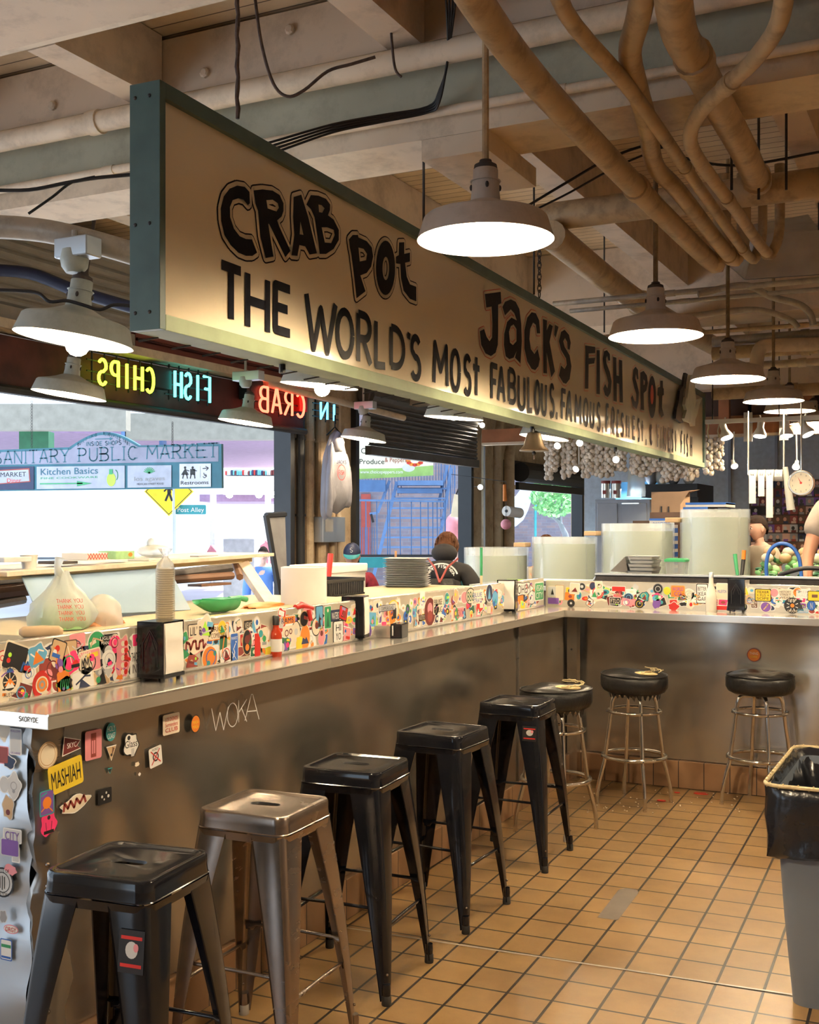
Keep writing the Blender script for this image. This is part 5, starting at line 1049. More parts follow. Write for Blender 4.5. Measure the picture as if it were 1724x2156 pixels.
def round_stool(name, seatm, tilt=0, tear=0, cap=False):
    root = bpy.data.objects.new(name, None); COL.objects.link(root); ZS = .76; rs_ = .188
    g = G(); n = 40; prof = [(.02, ZS - .118), (.15, ZS - .118), (rs_ - .012, ZS - .105), (rs_ + .002, ZS - .08), (rs_ + .002, ZS - .03), (rs_ - .008, ZS - .010), (rs_ - .03, ZS - .001), (.10, ZS + .004), (.0, ZS + .005)]
    g.lathe(prof, seatm, n=n)
    g.v = [(x * (1 + .02 * math.sin(4 * math.atan2(y, x))), y, z + (.006 * math.sin(3 * math.atan2(y, x) + tilt * 9) if z > ZS - .02 else 0) + tilt * x) for x, y, z in g.v]
    g.tube([(rs_ * 1.005 * math.cos(a), rs_ * 1.005 * math.sin(a), ZS - .012 + tilt * rs_ * math.cos(a)) for a in [2 * math.pi * i / n for i in range(n)]], .0045, seatm, 6, closed=True)
    st = g.obj('seat', root, smooth=50)
    if tear:
        random.seed(int(tear * 10)); g = G()
        for q_ in range(7):
            a0 = random.uniform(-1.2, 1.0); r0 = rs_ * random.uniform(.55, .92); pts = []
            for i in range(8):
                pts.append((r0 * math.cos(a0 + i * .12), r0 * math.sin(a0 + i * .12) - .02 * random.random(), ZS + .010 + .008 * random.random() + tilt * r0 * math.cos(a0)))
            g.tube(pts, .0028, 'garlic_stem', 5)
        g.sphere((.085, -.02, ZS + .001 + tilt * .085), (.075, .05, .010), 'foam', 14); g.obj('torn_stuffing', st)
        g = G()
        for i in range(14):
            a = -2.4 + i * .22; r0 = .155; w_ = .02; z = ZS - .112 + tilt * r0 * math.cos(a)
            g.add([(r0 * math.cos(a - .09), r0 * math.sin(a - .09), z), (r0 * math.cos(a + .09), r0 * math.sin(a + .09), z), ((r0 - .01) * math.cos(a + .04), (r0 - .01) * math.sin(a + .04), z - random.uniform(.015, .05)), ((r0 - .01) * math.cos(a - .04), (r0 - .01) * math.sin(a - .04), z - random.uniform(.01, .04))], [(0, 1, 2, 3)], seatm)
        g.obj('torn_vinyl', st)
    g = G(); g.lathe([(.02, ZS - .15), (.035, ZS - .13), (.1, ZS - .122), (.1, ZS - .118)], 'dark_iron', n=20); g.obj('swivel_plate', root)
    for k in range(4):
        a = math.pi / 4 + k * math.pi / 2; c_, s_ = math.cos(a), math.sin(a); g = G()
        P_ = [(.03, ZS - .132), (.085, ZS - .132), (.114, ZS - .14), (.128, ZS - .165), (.134, ZS - .21), (.160, .36), (.172, .265), (.176, .24), (.198, .16), (.214, .09), (.218, .05), (.219, .0)]
        sm = []
        for i in range(len(P_) - 1):
            for q_ in range(4): t = q_ / 4; p0, p1, p2, p3 = P_[max(0, i - 1)], P_[i], P_[i + 1], P_[min(len(P_) - 1, i + 2)]; sm.append(tuple(.5 * ((2 * p1[j]) + (p2[j] - p0[j]) * t + (2 * p0[j] - 5 * p1[j] + 4 * p2[j] - p3[j]) * t * t + (3 * p1[j] - p0[j] - 3 * p2[j] + p3[j]) * t ** 3) for j in (0, 1)))
        sm.append(P_[-1]); g.tube([(r_ * c_, r_ * s_, z) for r_, z in sm], .0118, 'chrome', 12); lg = g.obj('leg', root, smooth=60)
        if cap and k == 3:
            g = G(); g.lathe([(.016, 0), (.0165, .028), (.0125, .034)], 'light_grey', (.219 * c_, .219 * s_, 0), 14); g.obj('foot_cap', lg, smooth=40)['label'] = 'light grey rubber foot cap'
    for r_, z, nm in ((.139, .535, 'brace_ring'), (.168, .275, 'foot_ring')):
        rad = r_ + .012; g = G(); g.tube([(rad * math.cos(t), rad * math.sin(t), z) for t in [2 * math.pi * i / 48 for i in range(48)]], (.009 if nm == 'brace_ring' else .0115), 'chrome', 10, closed=True)
        for k in range(4): a = math.pi / 4 + k * math.pi / 2; g.sphere(((rad + .01) * math.cos(a), (rad + .01) * math.sin(a), z), .0055, 'dark_iron', 8)
        g.obj(nm, root, smooth=60)
    return root
def place_round(o, seatpx, rot, label):
    c = AZ(*seatpx, .77); o.location = (c.x, c.y, 0); o.rotation_euler = (0, 0, rot); tag(o, label, 'stool')
place_round(round_stool('swivel_stool', 'black_vinyl', .03, 1.1, True), (1170, 1441), -.2, 'round chrome swivel stool with badly torn puffed black seat, leftmost of the three')
place_round(round_stool('swivel_stool', 'black_vinyl', -.02, 2.3), (1335, 1411), -.25, 'round chrome swivel stool with ragged vinyl hanging under the seat, middle of the three')
place_round(round_stool('swivel_stool', 'black_vinyl', 0, 0), (1600, 1413), -.35, 'round chrome swivel stool with a smoother red-marked seat, rightmost, by the bin')
g = G(); p = AZ(1660, 1409, .775); 
# crumbs and red scraps on the floor
for k, (x, y, w_) in enumerate(((1475, 1671, .05), (1392, 1686, .03), (1425, 1669, .02))):
    p = AZ(x, y, 0); g = G(); g.poly([[(p.x + a, p.y + b_) for a, b_ in shape('blob', w_ * 1.6, w_)]], (Vector((0, 0, 0)), Vector((1, 0, 0)), Vector((0, 1, 0)), Vector((0, 0, 1))), 'red', 0, .004)
    tag(g.obj('food_scrap'), ['larger flattened red scrap on the tiles below the back counter', 'small red scrap on the tiles between two round stools', 'tiny red scrap left of the larger red one'][k], 'scrap')
random.seed(5); g = G()
for i in range(70):
    p = AZ(random.uniform(1220, 1560), random.uniform(1650, 1712), 0); g.sphere((p.x, p.y, .003), (.005 * random.random() + .002, .004, .003), 'sticker_cream', 6)
tag(g.obj('crumbs'), 'scattered pale crumbs on the tiles along the back counter', 'crumbs', kind='stuff')
for (cx, cy, w_, h_, m_, a_) in ((1330, 1892, .06, .17, 'dirt_mark', -.5),):
    mat('dirt_mark', (.13, .105, .085), .6, 0, .1, 10)
    for (x0, y0) in ((1310, 1892), (1290, 1915)):
        pass
g = G(); A_, B_ = AZ(1322, 1878, .0006), AZ(1280, 1935, .0006); fr = (Vector((0, 0, .0008)), Vector((1, 0, 0)), Vector((0, 1, 0)), Vector((0, 0, 1)))
q = []; d_ = (B_ - A_).normalized(); n_ = Vector((-d_.y, d_.x, 0))
for i in range(16): t = math.pi * i / 15; q.append(A_ + n_ * (-.045 * math.cos(t)) - d_ * (.05 * math.sin(t)))
q += [B_ + n_ * .04, B_ - n_ * .045]
g.poly([[(v.x, v.y) for v in q]], fr, 'dirt_mark'); fm = g.obj('floor_stain'); tag(fm, 'grey worn patch on the tiles in the middle of the floor', 'stain')
g = G(); a, b_ = AZ(900, 1980, 0), AZ(1700, 2100, 0); d_ = (b_ - a).normalized(); a = a - d_ * 1.2; b_ = b_ + d_ * 1.0; n_ = Vector((-d_.y, d_.x, 0))
g.add([a + n_ * .006 + Vector((0, 0, .002)), b_ + n_ * .006 + Vector((0, 0, .002)), b_ - n_ * .006 + Vector((0, 0, .002)), a - n_ * .006 + Vector((0, 0, .002))], [(0, 3, 2, 1)], 'grey_pipe'); o = g.obj('trim_1'); struct(o)

# ================================================================ bin at lower right
P0 = AZ(1612, 1655, .74); P1 = AZ(1665, 1573, .74); t = thing('waste_bin', 'grey-blue plastic waste bin with black liner folded over its rim, lower right corner', 'bin', (P0.x + .35, (P0.y + P1.y) / 2, 0))
X0, X1, Yn, Yf = P0.x, P0.x + .70, P0.y, P1.y
def rbox(g, x0, x1, y0, y1, z, r=.05): return rr((x0 + x1) / 2, (y0 + y1) / 2, (x1 - x0) / 2, (y1 - y0) / 2, r, z=z)
def skin_rings(g, rings, m_, cap=False):
    n = len(rings[0]); g.add([v for r_ in rings for v in r_], [(k * n + i, k * n + (i + 1) % n, (k + 1) * n + (i + 1) % n, (k + 1) * n + i) for k in range(len(rings) - 1) for i in range(n)], m_)
    if cap: g.add(rings[0], [tuple(range(n))[::-1]], m_)
g = G(); skin_rings(g, [rbox(g, X0 + .07, X1 - .07, Yn + .07, Yf - .07, 0), rbox(g, X0 + .045, X1 - .045, Yn + .045, Yf - .045, .3), rbox(g, X0 + .02, X1 - .02, Yn + .02, Yf - .02, .70), rbox(g, X0 + .025, X1 - .025, Yn + .025, Yf - .025, .72), rbox(g, X0 + .05, X1 - .05, Yn + .05, Yf - .05, .3)], 'bin_plastic', True)
for x in (X0 + .12, X0 + .22): pass
g.obj('bin_body', t, smooth=50)
random.seed(9); g = G(); rings = []
for k, (z, off) in enumerate(((.50, .012), (.51, -.004), (.58, -.006), (.64, -.010), (.70, -.006), (.735, -.008), (.745, .004), (.735, .016), (.60, .05), (.30, .07), (.06, .09))):
    r_ = rbox(g, X0 + off, X1 - off, Yn + off, Yf - off, z, .05)
    rings.append([Vector((v.x + random.uniform(-1, 1) * .006, v.y + random.uniform(-1, 1) * .006, v.z + random.uniform(-1, 1) * (.010 if k < 4 else .004))) for v in r_])
# subdivide the sides a little for wrinkles
def dens(ring, m_=3):
    out = []
    for i in range(len(ring)):
        a, b_ = ring[i], ring[(i + 1) % len(ring)]; L_ = (b_ - a).length; k_ = max(1, int(L_ / .05)) if L_ > .08 else 1
        for j in range(k_): out.append(a.lerp(b_, j / k_))
    return out
rings = [dens(r_) for r_ in rings]; mn = min(len(r_) for r_ in rings); 
def resample(ring, n):
    per = [0]; 
    for i in range(len(ring)): per.append(per[-1] + (ring[(i + 1) % len(ring)] - ring[i]).length)
    out = []; j = 0
    for i in range(n):
        s_ = per[-1] * i / n
        while per[j + 1] < s_: j += 1
        out.append(ring[j].lerp(ring[(j + 1) % len(ring)], (s_ - per[j]) / max(1e-6, per[j + 1] - per[j])))
    return out
rings = [[v + Vector((random.uniform(-1, 1), random.uniform(-1, 1), random.uniform(-1, 1))) * .004 for v in resample(r_, 96)] for r_ in rings]
skin_rings(g, rings, 'bag_black'); g.obj('liner', t, smooth=60)
g = G(); ring = resample(rbox(g, X0 - .008, X1 + .008, Yn - .008, Yf + .008, .745), 120)
g.tube(ring, .007, 'twine', 6, closed=True)
for i, v in enumerate(ring):
    if i % 2 == 0: g.tube([v + Vector((0, 0, -.008)), v + (ring[(i + 1) % 120] - v) * .8 + Vector((0, 0, .008))], .0035, 'foam', 4)
g.obj('cord', t, smooth=60)['label'] = 'twisted yellowish cord around the rim'

# ================================================================ things on the counters
def napkin(px_, base, yaw, label, w_=.10, d_=.125, h_=.185, fr_m='paper', open_front=False):
    p = AZ(*base, CH); t = thing('napkin_dispenser', label, 'napkin dispenser', (p.x, p.y, CH), yaw, 'black napkin dispensers')
    g = G(); z0 = .014; g.box((-w_ / 2, -d_ / 2, z0), (w_ / 2, -d_ / 2 + .004, z0 + h_), 'black_enamel', bev=.0015); g.box((-w_ / 2, d_ / 2 - .004, z0), (w_ / 2, d_ / 2, z0 + h_), 'black_enamel')
    g.box((-w_ / 2, -d_ / 2, z0 + h_ - .003), (w_ / 2, d_ / 2, z0 + h_), 'black_enamel'); g.box((-w_ / 2, -d_ / 2, z0), (w_ / 2 + .004, d_ / 2, z0 + .012), 'black_enamel'); g.box((-w_ / 2, -d_ / 2, z0), (-w_ / 2 + .003, d_ / 2, z0 + h_), 'black_enamel')
    f_ = (Vector((0, -d_ / 2 - .0012, z0 + h_ / 2)), Vector((1, 0, 0)), Vector((0, 0, 1)), Vector((0, -1, 0)))
    g.ribbon([(-.028, -.055), (-.028, .02), (0, .065), (.028, .02), (.028, -.055)], .003, f_, 'cable_black', .0005); g.ribbon([(-.018, .0), (0, .055), (.020, .0)], .002, f_, 'cable_black', .0005)
    b_ = g.obj('case', None, smooth=30); b_.parent = t
    for sx in (-1, 1):
        for sy in (-1, 1):
            g = G(); g.lathe([(.007, 0), (.008, .014)], 'rubber', (sx * (w_ / 2 - .012), sy * (d_ / 2 - .015), 0), 10); f = g.obj('foot', None); f.parent = t
    g = G(); vs = []
    for j in range(9):
        for i in range(4): vs.append((w_ / 2 + .004 + .004 * math.sin(j * 1.3) * (i in (1, 2)) - (.004 if j > 6 else 0), -d_ / 2 + .008 + (d_ - .016) * i / 3 + .003 * math.sin(j), z0 + .014 + (h_ - .02) * j / 8))
    g.add(vs, [(j * 4 + i, j * 4 + i + 1, j * 4 + 5 + i, j * 4 + 4 + i) for j in range(8) for i in range(3)], 'paper'); g.box((-w_ / 2 + .006, -d_ / 2 + .008, z0 + .013), (w_ / 2 - .002, d_ / 2 - .008, z0 + h_ - .006), 'paper')
    n_ = g.obj('napkins', None, smooth=60); n_.parent = t
    return t
napkin(0, (338, 1432), R(6), 'largest black napkin dispenser, nearest on the left counter')
napkin(0, (748, 1347), R(17), 'middle black napkin dispenser on the left counter, beside the condiment box')
napkin(0, (1068, 1291), R(-78), 'napkin dispenser turned to show its white napkins, near the counter corner', w_=.09, d_=.11)
napkin(0, (1555, 1288), R(-4), 'black napkin dispenser on the back counter at right')
def bottle(px_, label, prof, mbody, cap, name='sauce_bottle', lab=None, s=1):
    p = AZ(*px_, CH); p.z = CH; t = thing(name, label, 'bottle', p); g = G(); g.lathe([(r_ * s, z * s) for r_, z in prof], mbody, p, 24); g.obj('glass_body', t, smooth=40)
    zt = prof[-1][1] * s; g = G(); g.lathe([(.0135 * s, -.004), (.0135 * s, .030 * s), (.011 * s, .033 * s), (0, .033 * s)], cap, (p.x, p.y, CH + zt), 18); g.obj('cap', t, smooth=40)
    if lab:
        g = G(); r_ = max(q[0] for q in prof) * s + .0006; n = 14; z0, z1 = lab[1] * s, lab[2] * s
        vs = [(p.x + r_ * math.cos(R(a)), p.y + r_ * math.sin(R(a)), CH + z) for z in (z0, z1) for a in [-140 + 180 * i / n for i in range(n + 1)]]
        g.add(vs, [(i, i + 1, n + 2 + i, n + 1 + i) for i in range(n)], lab[0]); g.obj('paper_label', t, smooth=60)
    return t
HP = [(.0, .001), (.022, 0), (.0235, .006), (.0235, .082), (.021, .094), (.013, .108), (.0115, .118), (.0115, .128)]
bottle((581, 1382), 'hot sauce bottle, deep red with black cap, nearest on the left counter', HP, 'sauce_red', 'black', lab=('white', .02, .07))
bottle((945, 1312), 'second hot sauce bottle with orange-red sauce and white label, mid counter', HP, 'sauce_orange', 'black', lab=('sticker_cream', .02, .075))
bottle((1024, 1298), 'half empty pale hot sauce bottle with diamond label, beside the counter corner', HP, 'plastic_clear', 'black', lab=('sticker_cream', .02, .06))
t = bottle((1497, 1288), 'clear flip-top bottle of white sauce or salt on the back counter', [(0, .001), (.031, 0), (.033, .01), (.033, .09), (.028, .12), (.016, .16), (.0135, .185), (.0135, .205)], 'bottle_milk', 'galvanised')
p = AZ(820, 1341, CH); t = thing('condiment_box', 'small steel condiment box with one black side, on the left counter', 'box', (p.x, p.y, CH), R(10))
g = G(); g.box((-.09, -.055, 0), (.02, .055, .055), 'steel_top', bev=.004); o = g.obj('metal_tray', None); o.parent = t
g = G(); g.box((.021, -.055, 0), (.075, .055, .066), 'black_enamel', bev=.006); g.box((.03, -.06, .012), (.036, -.0545, .058), 'white'); o = g.obj('black_holder', None); o.parent = t
p = AZ(868, 1325, CH); g = G(); M = Matrix.Rotation(R(80), 4, 'Y') @ Matrix.Rotation(0, 4, 'Z')
g.lathe([(.0, 0), (.020, 0), (.022, .01), (.022, .10), (.018, .115), (0, .12)], 'plastic_clear', (0, 0, 0), 18, Matrix.Rotation(R(85), 4, 'X') @ Matrix.Rotation(0, 4, 'Y')); o = g.obj('plastic_cup', None, smooth=40); o.location = (p.x - .03, p.y + .10, CH + .0225); o.rotation_euler = (0, 0, R(20)); tag(o, 'clear plastic cup lying on its side beyond the condiment box', 'cup')

# ================================================================ prep area behind the left counter
t = thing('display_case', 'refrigerated display case behind the left counter with slanting glass and wooden top shelf', 'display case', (-3.0, 3.6, 0))
g = G(); g.box((-3.35, 2.44, 0), (-2.56, 4.98, 1.225), 'galvanised'); g.obj('cabinet', t)
g = G(); g.box((-3.35, 2.75, 1.226), (-2.54, 4.98, 1.25), 'cutting_board', bev=.004); g.obj('work_surface', t)
g = G(); g.box((-2.56, 2.44, 1.16), (-2.535, 5.0, 1.222), 'galvanised'); g.obj('steel_edge', t)
def rail(name, pts, w_, h_, m_, par):
    pts = [Vector(p) for p in pts]; g = G()
    for a, b_ in zip(pts, pts[1:]):
        d = (b_ - a).normalized(); s_ = d.cross(Vector((0, 0, 1))).normalized() * w_ / 2; u = s_.cross(d).normalized() * h_ / 2
        g.add([a - s_ - u, a + s_ - u, a + s_ + u, a - s_ + u, b_ - s_ - u, b_ + s_ - u, b_ + s_ + u, b_ - s_ + u], [(0, 1, 2, 3), (7, 6, 5, 4), (0, 4, 5, 1), (1, 5, 6, 2), (2, 6, 7, 3), (3, 7, 4, 0)], m_)
    return g.obj(name, par)
XA = -3.25
rail('top_rail', [AX(-60, 1217, XA), AX(522, 1177, XA)], .05, .028, 'cutting_board', t)
A_, B_ = AX(-60, 1212, XA - .12), AX(515, 1170, XA - .12); g = G(); g.add([A_ + Vector((-.3, 0, 0)), A_ + Vector((.18, 0, 0)), B_ + Vector((.18, 0, 0)), B_ + Vector((-.3, 0, 0))] + [v + Vector((0, 0, .016)) for v in (A_ + Vector((-.3, 0, 0)), A_ + Vector((.18, 0, 0)), B_ + Vector((.18, 0, 0)), B_ + Vector((-.3, 0, 0)))], [(3, 2, 1, 0), (4, 5, 6, 7), (0, 1, 5, 4), (1, 2, 6, 5), (2, 3, 7, 6), (3, 0, 4, 7)], 'cream_paint'); g.obj('top_shelf', t)
C1, C2 = AX(508, 1185, XA), AX(580, 1290, XA + .35); rail('side_post', [C1, C2], .06, .035, 'cream_paint', t)
g = G(); g.tube([AX(495, 1185, XA - .02), AX(505, 1215, XA + .1)], .018, 'brown', 6); g.obj('bracket', t)
for k, (a, b_, c_, d_) in enumerate((((42, 1208), (148, 1203), (185, 1290), (80, 1297)), ((145, 1203), (350, 1190), (400, 1285), (188, 1296)))):
    P_ = [AX(a[0], a[1], XA), AX(b_[0], b_[1], XA), AX(c_[0], c_[1], XA + .28), AX(d_[0], d_[1], XA + .28)]; g = G(); nn = Vector((.004, 0, .003))
    mat('case_glass', (.40, .54, .66), .12, 0, .04, 2, trans=.15, alpha=.80)
    g.add(P_ + [v + nn for v in P_], [(0, 1, 2, 3), (7, 6, 5, 4), (0, 4, 5, 1), (1, 5, 6, 2), (2, 6, 7, 3), (3, 7, 4, 0)], 'case_glass'); g.obj('glass_pane', t)
t2 = thing('tube_light', 'dusty fluorescent fixture inside the case at right', 'light fixture', AX(430, 1212, -3.75)); g = G()
g.tube([AX(350, 1212, -3.75), AX(485, 1195, -3.75)], .028, 'dark_iron', 8); g.tube([AX(350, 1222, -3.72), AX(488, 1212, -3.72)], .022, 'brown', 8); g.box(tuple(AX(395, 1235, -3.75)), tuple(AX(470, 1226, -3.70) + Vector((.04, .02, 0))), 'brown'); g.obj('housing', t2)
t2 = thing('tube_light', 'dusty fluorescent fixture in the case at left edge', 'light fixture', AX(20, 1240, -3.75)); g = G()
g.tube([AX(-40, 1232, -3.75), AX(56, 1224, -3.75)], .03, 'dark_iron', 8); g.tube([AX(-40, 1252, -3.72), AX(60, 1240, -3.72)], .03, 'brown', 8); g.tube([AX(-40, 1278, -3.72), AX(50, 1262, -3.72)], .02, 'grey_pipe', 8); g.obj('housing', t2)
# bits on the case's top shelf
def shelf(px_, py_, X=-3.3): return AX(px_, py_, X)
p = shelf(61, 1187); g = G(); g.lathe([(.025, 0), (.034, .055), (.035, .057)], 'paper', p - Vector((0, 0, .022)), 18); tag(g.obj('paper_cup', smooth=40), 'cream paper cup on the case shelf at left edge', 'cup')
for k, (x, y, w_, d_, h_, m_, nm, lab, cat) in enumerate((
 (18, 1178, .10, .14, .02, 'light_grey', 'food_tray', 'grey plastic tray at the left end of the case shelf', 'tray'), (122, 1182, .12, .10, .012, 'dark_iron', 'shallow_tray', 'dark flat tray beside the paper cup', 'tray'),
 (178, 1174, .14, .12, .03, 'paper', 'food_boat', 'red checked paper food tray on the case shelf', 'tray'), (245, 1172, .10, .12, .035, 'leaf_pale', 'snack_box', 'green and orange printed carton on the case shelf', 'box'),
 (325, 1175, .12, .22, .012, 'paper', 'paper_plate', 'white plates stacked on the case shelf', 'plate'), (430, 1170, .05, .16, .012, 'grey', 'serving_knife', 'dark flat knife on the right end of the case shelf', 'knife'))):
    p = shelf(x, y); g = G(); g.box((p.x - w_ / 2, p.y - d_ / 2, p.z - .01), (p.x + w_ / 2, p.y + d_ / 2, p.z - .01 + h_), m_, bev=.004)
    if nm == 'food_boat':
        f_ = (Vector((p.x + w_ / 2 + .001, p.y, p.z + .005)), Vector((0, 1, 0)), Vector((0, 0, 1)), Vector((1, 0, 0)))
        for q_ in range(-3, 4): g.ribbon([(q_ * .017 - .01, -.012), (q_ * .017 + .01, .014)], .003, f_, 'red', .0005); g.ribbon([(q_ * .017 + .01, -.012), (q_ * .017 - .01, .014)], .003, f_, 'red', .0007)
    if nm == 'snack_box':
        f_ = (Vector((p.x + w_ / 2 + .001, p.y, p.z + .005)), Vector((0, 1, 0)), Vector((0, 0, 1)), Vector((1, 0, 0))); g.poly([circ(.03, .004, .014, .009)], f_, 'orange', .0005)
    tag(g.obj(nm), lab, cat)
p = shelf(325, 1160); g = G(); g.sphere(p, (.07, .09, .03), 'plastic_bag', 14); g.sphere(p + Vector((0, -.02, .03)), (.02, .03, .03), 'plastic_bag', 10); tag(g.obj('crumpled_wrap', smooth=70), 'crumpled clear wrap lying on the plates', 'wrap')
def mound(name, lab, cat, c, r_, m_, seedk, amp=.15, n=24):
    random.seed(seedk); g = G(); rx, ry, rz = r_; ph = [random.uniform(0, 6) for _ in range(6)]
    vs = []; K = 12
    for j in range(K + 1):
        tt = math.pi / 2 * j / K
        for i in range(n):
            a = 2 * math.pi * i / n; f = 1 + amp * (math.sin(3 * a + ph[0] + j * .5) + .6 * math.sin(7 * a + ph[1] - j) + .5 * math.sin(11 * a + ph[2])) * math.cos(tt) * .5
            vs.append((c[0] + rx * math.cos(tt) * math.cos(a) * f, c[1] + ry * math.cos(tt) * math.sin(a) * f, c[2] + rz * math.sin(tt)))
    g.add(vs, [(j * n + i, j * n + (i + 1) % n, (j + 1) * n + (i + 1) % n, (j + 1) * n + i) for j in range(K) for i in range(n)], m_)
    return g
# shopping bag
ZW = 1.25; p = AZ(132, 1325, ZW); t = thing('plastic_bag', 'knotted white plastic shopping bag printed THANK YOU in red, full of greens', 'bag', (p.x, p.y, ZW))
random.seed(4); g = G(); prof = [(.085, .0), (.112, .02), (.118, .05), (.10, .09), (.07, .125), (.045, .155), (.028, .185), (.022, .20)]; n = 36; vs = []
for r_, z in prof:
    for i in range(n): a = 2 * math.pi * i / n; f = 1 + .09 * math.sin(6 * a + z * 30) + .06 * math.sin(11 * a - z * 50); vs.append((p.x + r_ * f * math.cos(a) * .75, p.y + r_ * f * math.sin(a) * 1.1, ZW + z))
g.add(vs, [(j * n + i, j * n + (i + 1) % n, (j + 1) * n + (i + 1) % n, (j + 1) * n + i) for j in range(len(prof) - 1) for i in range(n)], 'plastic_bag')
g.tube([(p.x, p.y - .01, ZW + .18), (p.x, p.y - .025, ZW + .215), (p.x, p.y - .015, ZW + .245)], [.02, .012, .016], 'plastic_bag', 10); g.tube([(p.x, p.y + .02, ZW + .17), (p.x, p.y + .05, ZW + .15), (p.x, p.y + .04, ZW + .10)], .006, 'plastic_bag', 6)
g.obj('film', t, smooth=60)
g = mound('', '', '', (p.x, p.y, ZW + .003), (.07, .10, .085), 'leaf_pale', 4); g.obj('greens', t, smooth=60)
f_ = frame((p.x + .094, p.y - .065, ZW + .065), (.55, .83, 0), (-.45, .25, 1)); g = G(); f_ = (f_[0] + f_[3] * .012, *f_[1:])
for i in range(4): words(g, 'THANK YOU', 0, .03 - i * .022, .014, f_, 'red', w=.085, sw=.0016, lift=.001)
g.obj('printed_words', t)
p = AZ(215, 1315, ZW); g = mound('', '', '', (p.x, p.y, ZW), (.055, .08, .045), 'sauce_orange', 6, .4); t = thing('fruit_bag', 'clear bag with orange food, beside the knotted shopping bag', 'bag', (p.x, p.y, ZW)); g.obj('orange_food', t, smooth=60)
g = mound('', '', '', (p.x, p.y, ZW), (.065, .09, .11), 'plastic_bag', 8, .2); g.obj('film', t, smooth=60)
a, b_ = AZ(40, 1331, ZW + .018), AZ(133, 1329, ZW + .018); t = thing('bread_loaf', 'long brown baguette shaped loaf at left edge of the cutting surface', 'loaf', (a + b_) / 2); g = G(); g.tube([a, a.lerp(b_, .1), a.lerp(b_, .5), a.lerp(b_, .9), b_], [.008, .018, .02, .018, .008], 'tan', 12); g.obj('crust', t, smooth=60)
p = AZ(348, 1306, ZW); p.z = ZW; t = thing('cup_stack', 'tall stack of cream cups in a clear bag behind the nearest napkin dispenser', 'cup stack', p)
for i in range(22):
    g = G(); g.lathe([(.024, 0), (.030, .009), (.0315, .010), (.0315, .012)], 'cutting_board', (p.x, p.y, ZW + .004 + i * .0085), 16); g.obj('cup', t, smooth=40)
g = G(); g.lathe([(.036, 0), (.036, .19), (.03, .215), (.012, .235), (.010, .245), (.022, .262), (.028, .27)], 'plastic_clear', p, 18); g.obj('plastic_sleeve', t, smooth=60)
p = AZ(455, 1290, ZW); t = thing('scoop', 'dark green plastic scoop lying on the cutting surface', 'scoop', (p.x, p.y, ZW)); g = G(); n = 16; vs = []
A_, B_ = AX(413, 1282, -2.75), AX(486, 1280, -2.75); d = Vector((0, 1, 0)); L_ = (B_.y - A_.y)
for j in range(10):
    s_ = j / 9; r_ = .052 * min(1, .35 + s_ * 1.6) * (1 if s_ < .85 else .9)
    for i in range(n + 1): a = math.pi * i / n; vs.append((A_.x - r_ * math.cos(a) * 1.1, A_.y + L_ * s_, ZW + .052 - r_ * math.sin(a) + (1 - s_) * .01))
g.add(vs, [(j * (n + 1) + i, j * (n + 1) + i + 1, (j + 1) * (n + 1) + i + 1, (j + 1) * (n + 1) + i) for j in range(9) for i in range(n)], 'green')
g.add([vs[9 * (n + 1) + i] for i in range(n + 1)], [tuple(range(n + 1))], 'green'); g.box((A_.x - .052, A_.y + L_ * .45, ZW + .048), (A_.x + .052, A_.y + L_, ZW + .060), 'green'); g.obj('bowl', t, smooth=50)
g = G(); g.tube([(A_.x, A_.y + L_ * .95, ZW + .05), (A_.x, A_.y + L_ + .06, ZW + .055), (A_.x, A_.y + L_ + .11, ZW + .045)], [.014, .011, .012], 'green', 10); g.obj('handle', t, smooth=50)
p = AZ(553, 1278, ZW); g = mound('', '', '', (p.x, p.y, ZW), (.05, .14, .022), 'brick_red', 12, .3); g.ms = ['orange']; tag(g.obj('salmon_fillet', smooth=60), 'orange-red wrapped fish fillet lying past the green scoop', 'fish fillet')
# white tub and folded towel
p = AZ(638, 1296, 1.22); t = thing('paper_stack', 'tall blank stack of cream butcher paper standing behind the splash panel', 'paper', (p.x, p.y, 1.2)); n = 28
q0, q1 = AX(592, 1290, -2.75), AX(684, 1290, -2.75); g = G(); cc = (q0 + q1) / 2; rad = .105
g.lathe([(rad, 0), (rad, .235), (rad - .012, .238), (rad - .02, .21)], 'paper', (cc.x, cc.y, AX(638, 1293, -2.75).z - .02), 40); g.obj('roll', t, smooth=40)
t = thing('tongs', 'bright red plastic clip tongs hooked over the splash panel', 'tongs', AX(640, 1288, -2.48)); a = AX(622, 1279, -2.485); b_ = AX(657, 1283, -2.485); c_ = AX(650, 1284, -2.47)
g = G(); g.tube([a, a.lerp(b_, .3) + Vector((0, 0, .012)), b_ + Vector((0, 0, .004))], [(.012, .012), (.016, .012), (.012, .010)], 'red', 10); g.tube([c_, c_ + Vector((.01, 0, -.045))], .009, 'red', 8); g.obj('grip', t, smooth=50)
t = thing('prep_table', 'low cream topped prep table behind the middle of the left counter', 'table', (-3.1, 6.0, 0)); g = G(); A_, B_ = AX(686, 1262, -2.62), AX(915, 1232, -2.62)
g.box((-3.5, 5.02, 1.10), (-2.62, 6.9, 1.215), 'cutting_board', bev=.01); g.obj('table_top', t)
for sx in (-3.4, -2.75):
    for sy in (5.15, 6.75): g = G(); g.box((sx - .025, sy - .025, 0), (sx + .025, sy + .025, 1.10), 'steel_dark'); g.obj('leg', t)
t = thing('foam_box', 'large white foam box behind the prep table', 'box', (-3.75, 6.0, 0))
a = AX(640, 1195, -3.6); b_ = AX(800, 1250, -3.6)
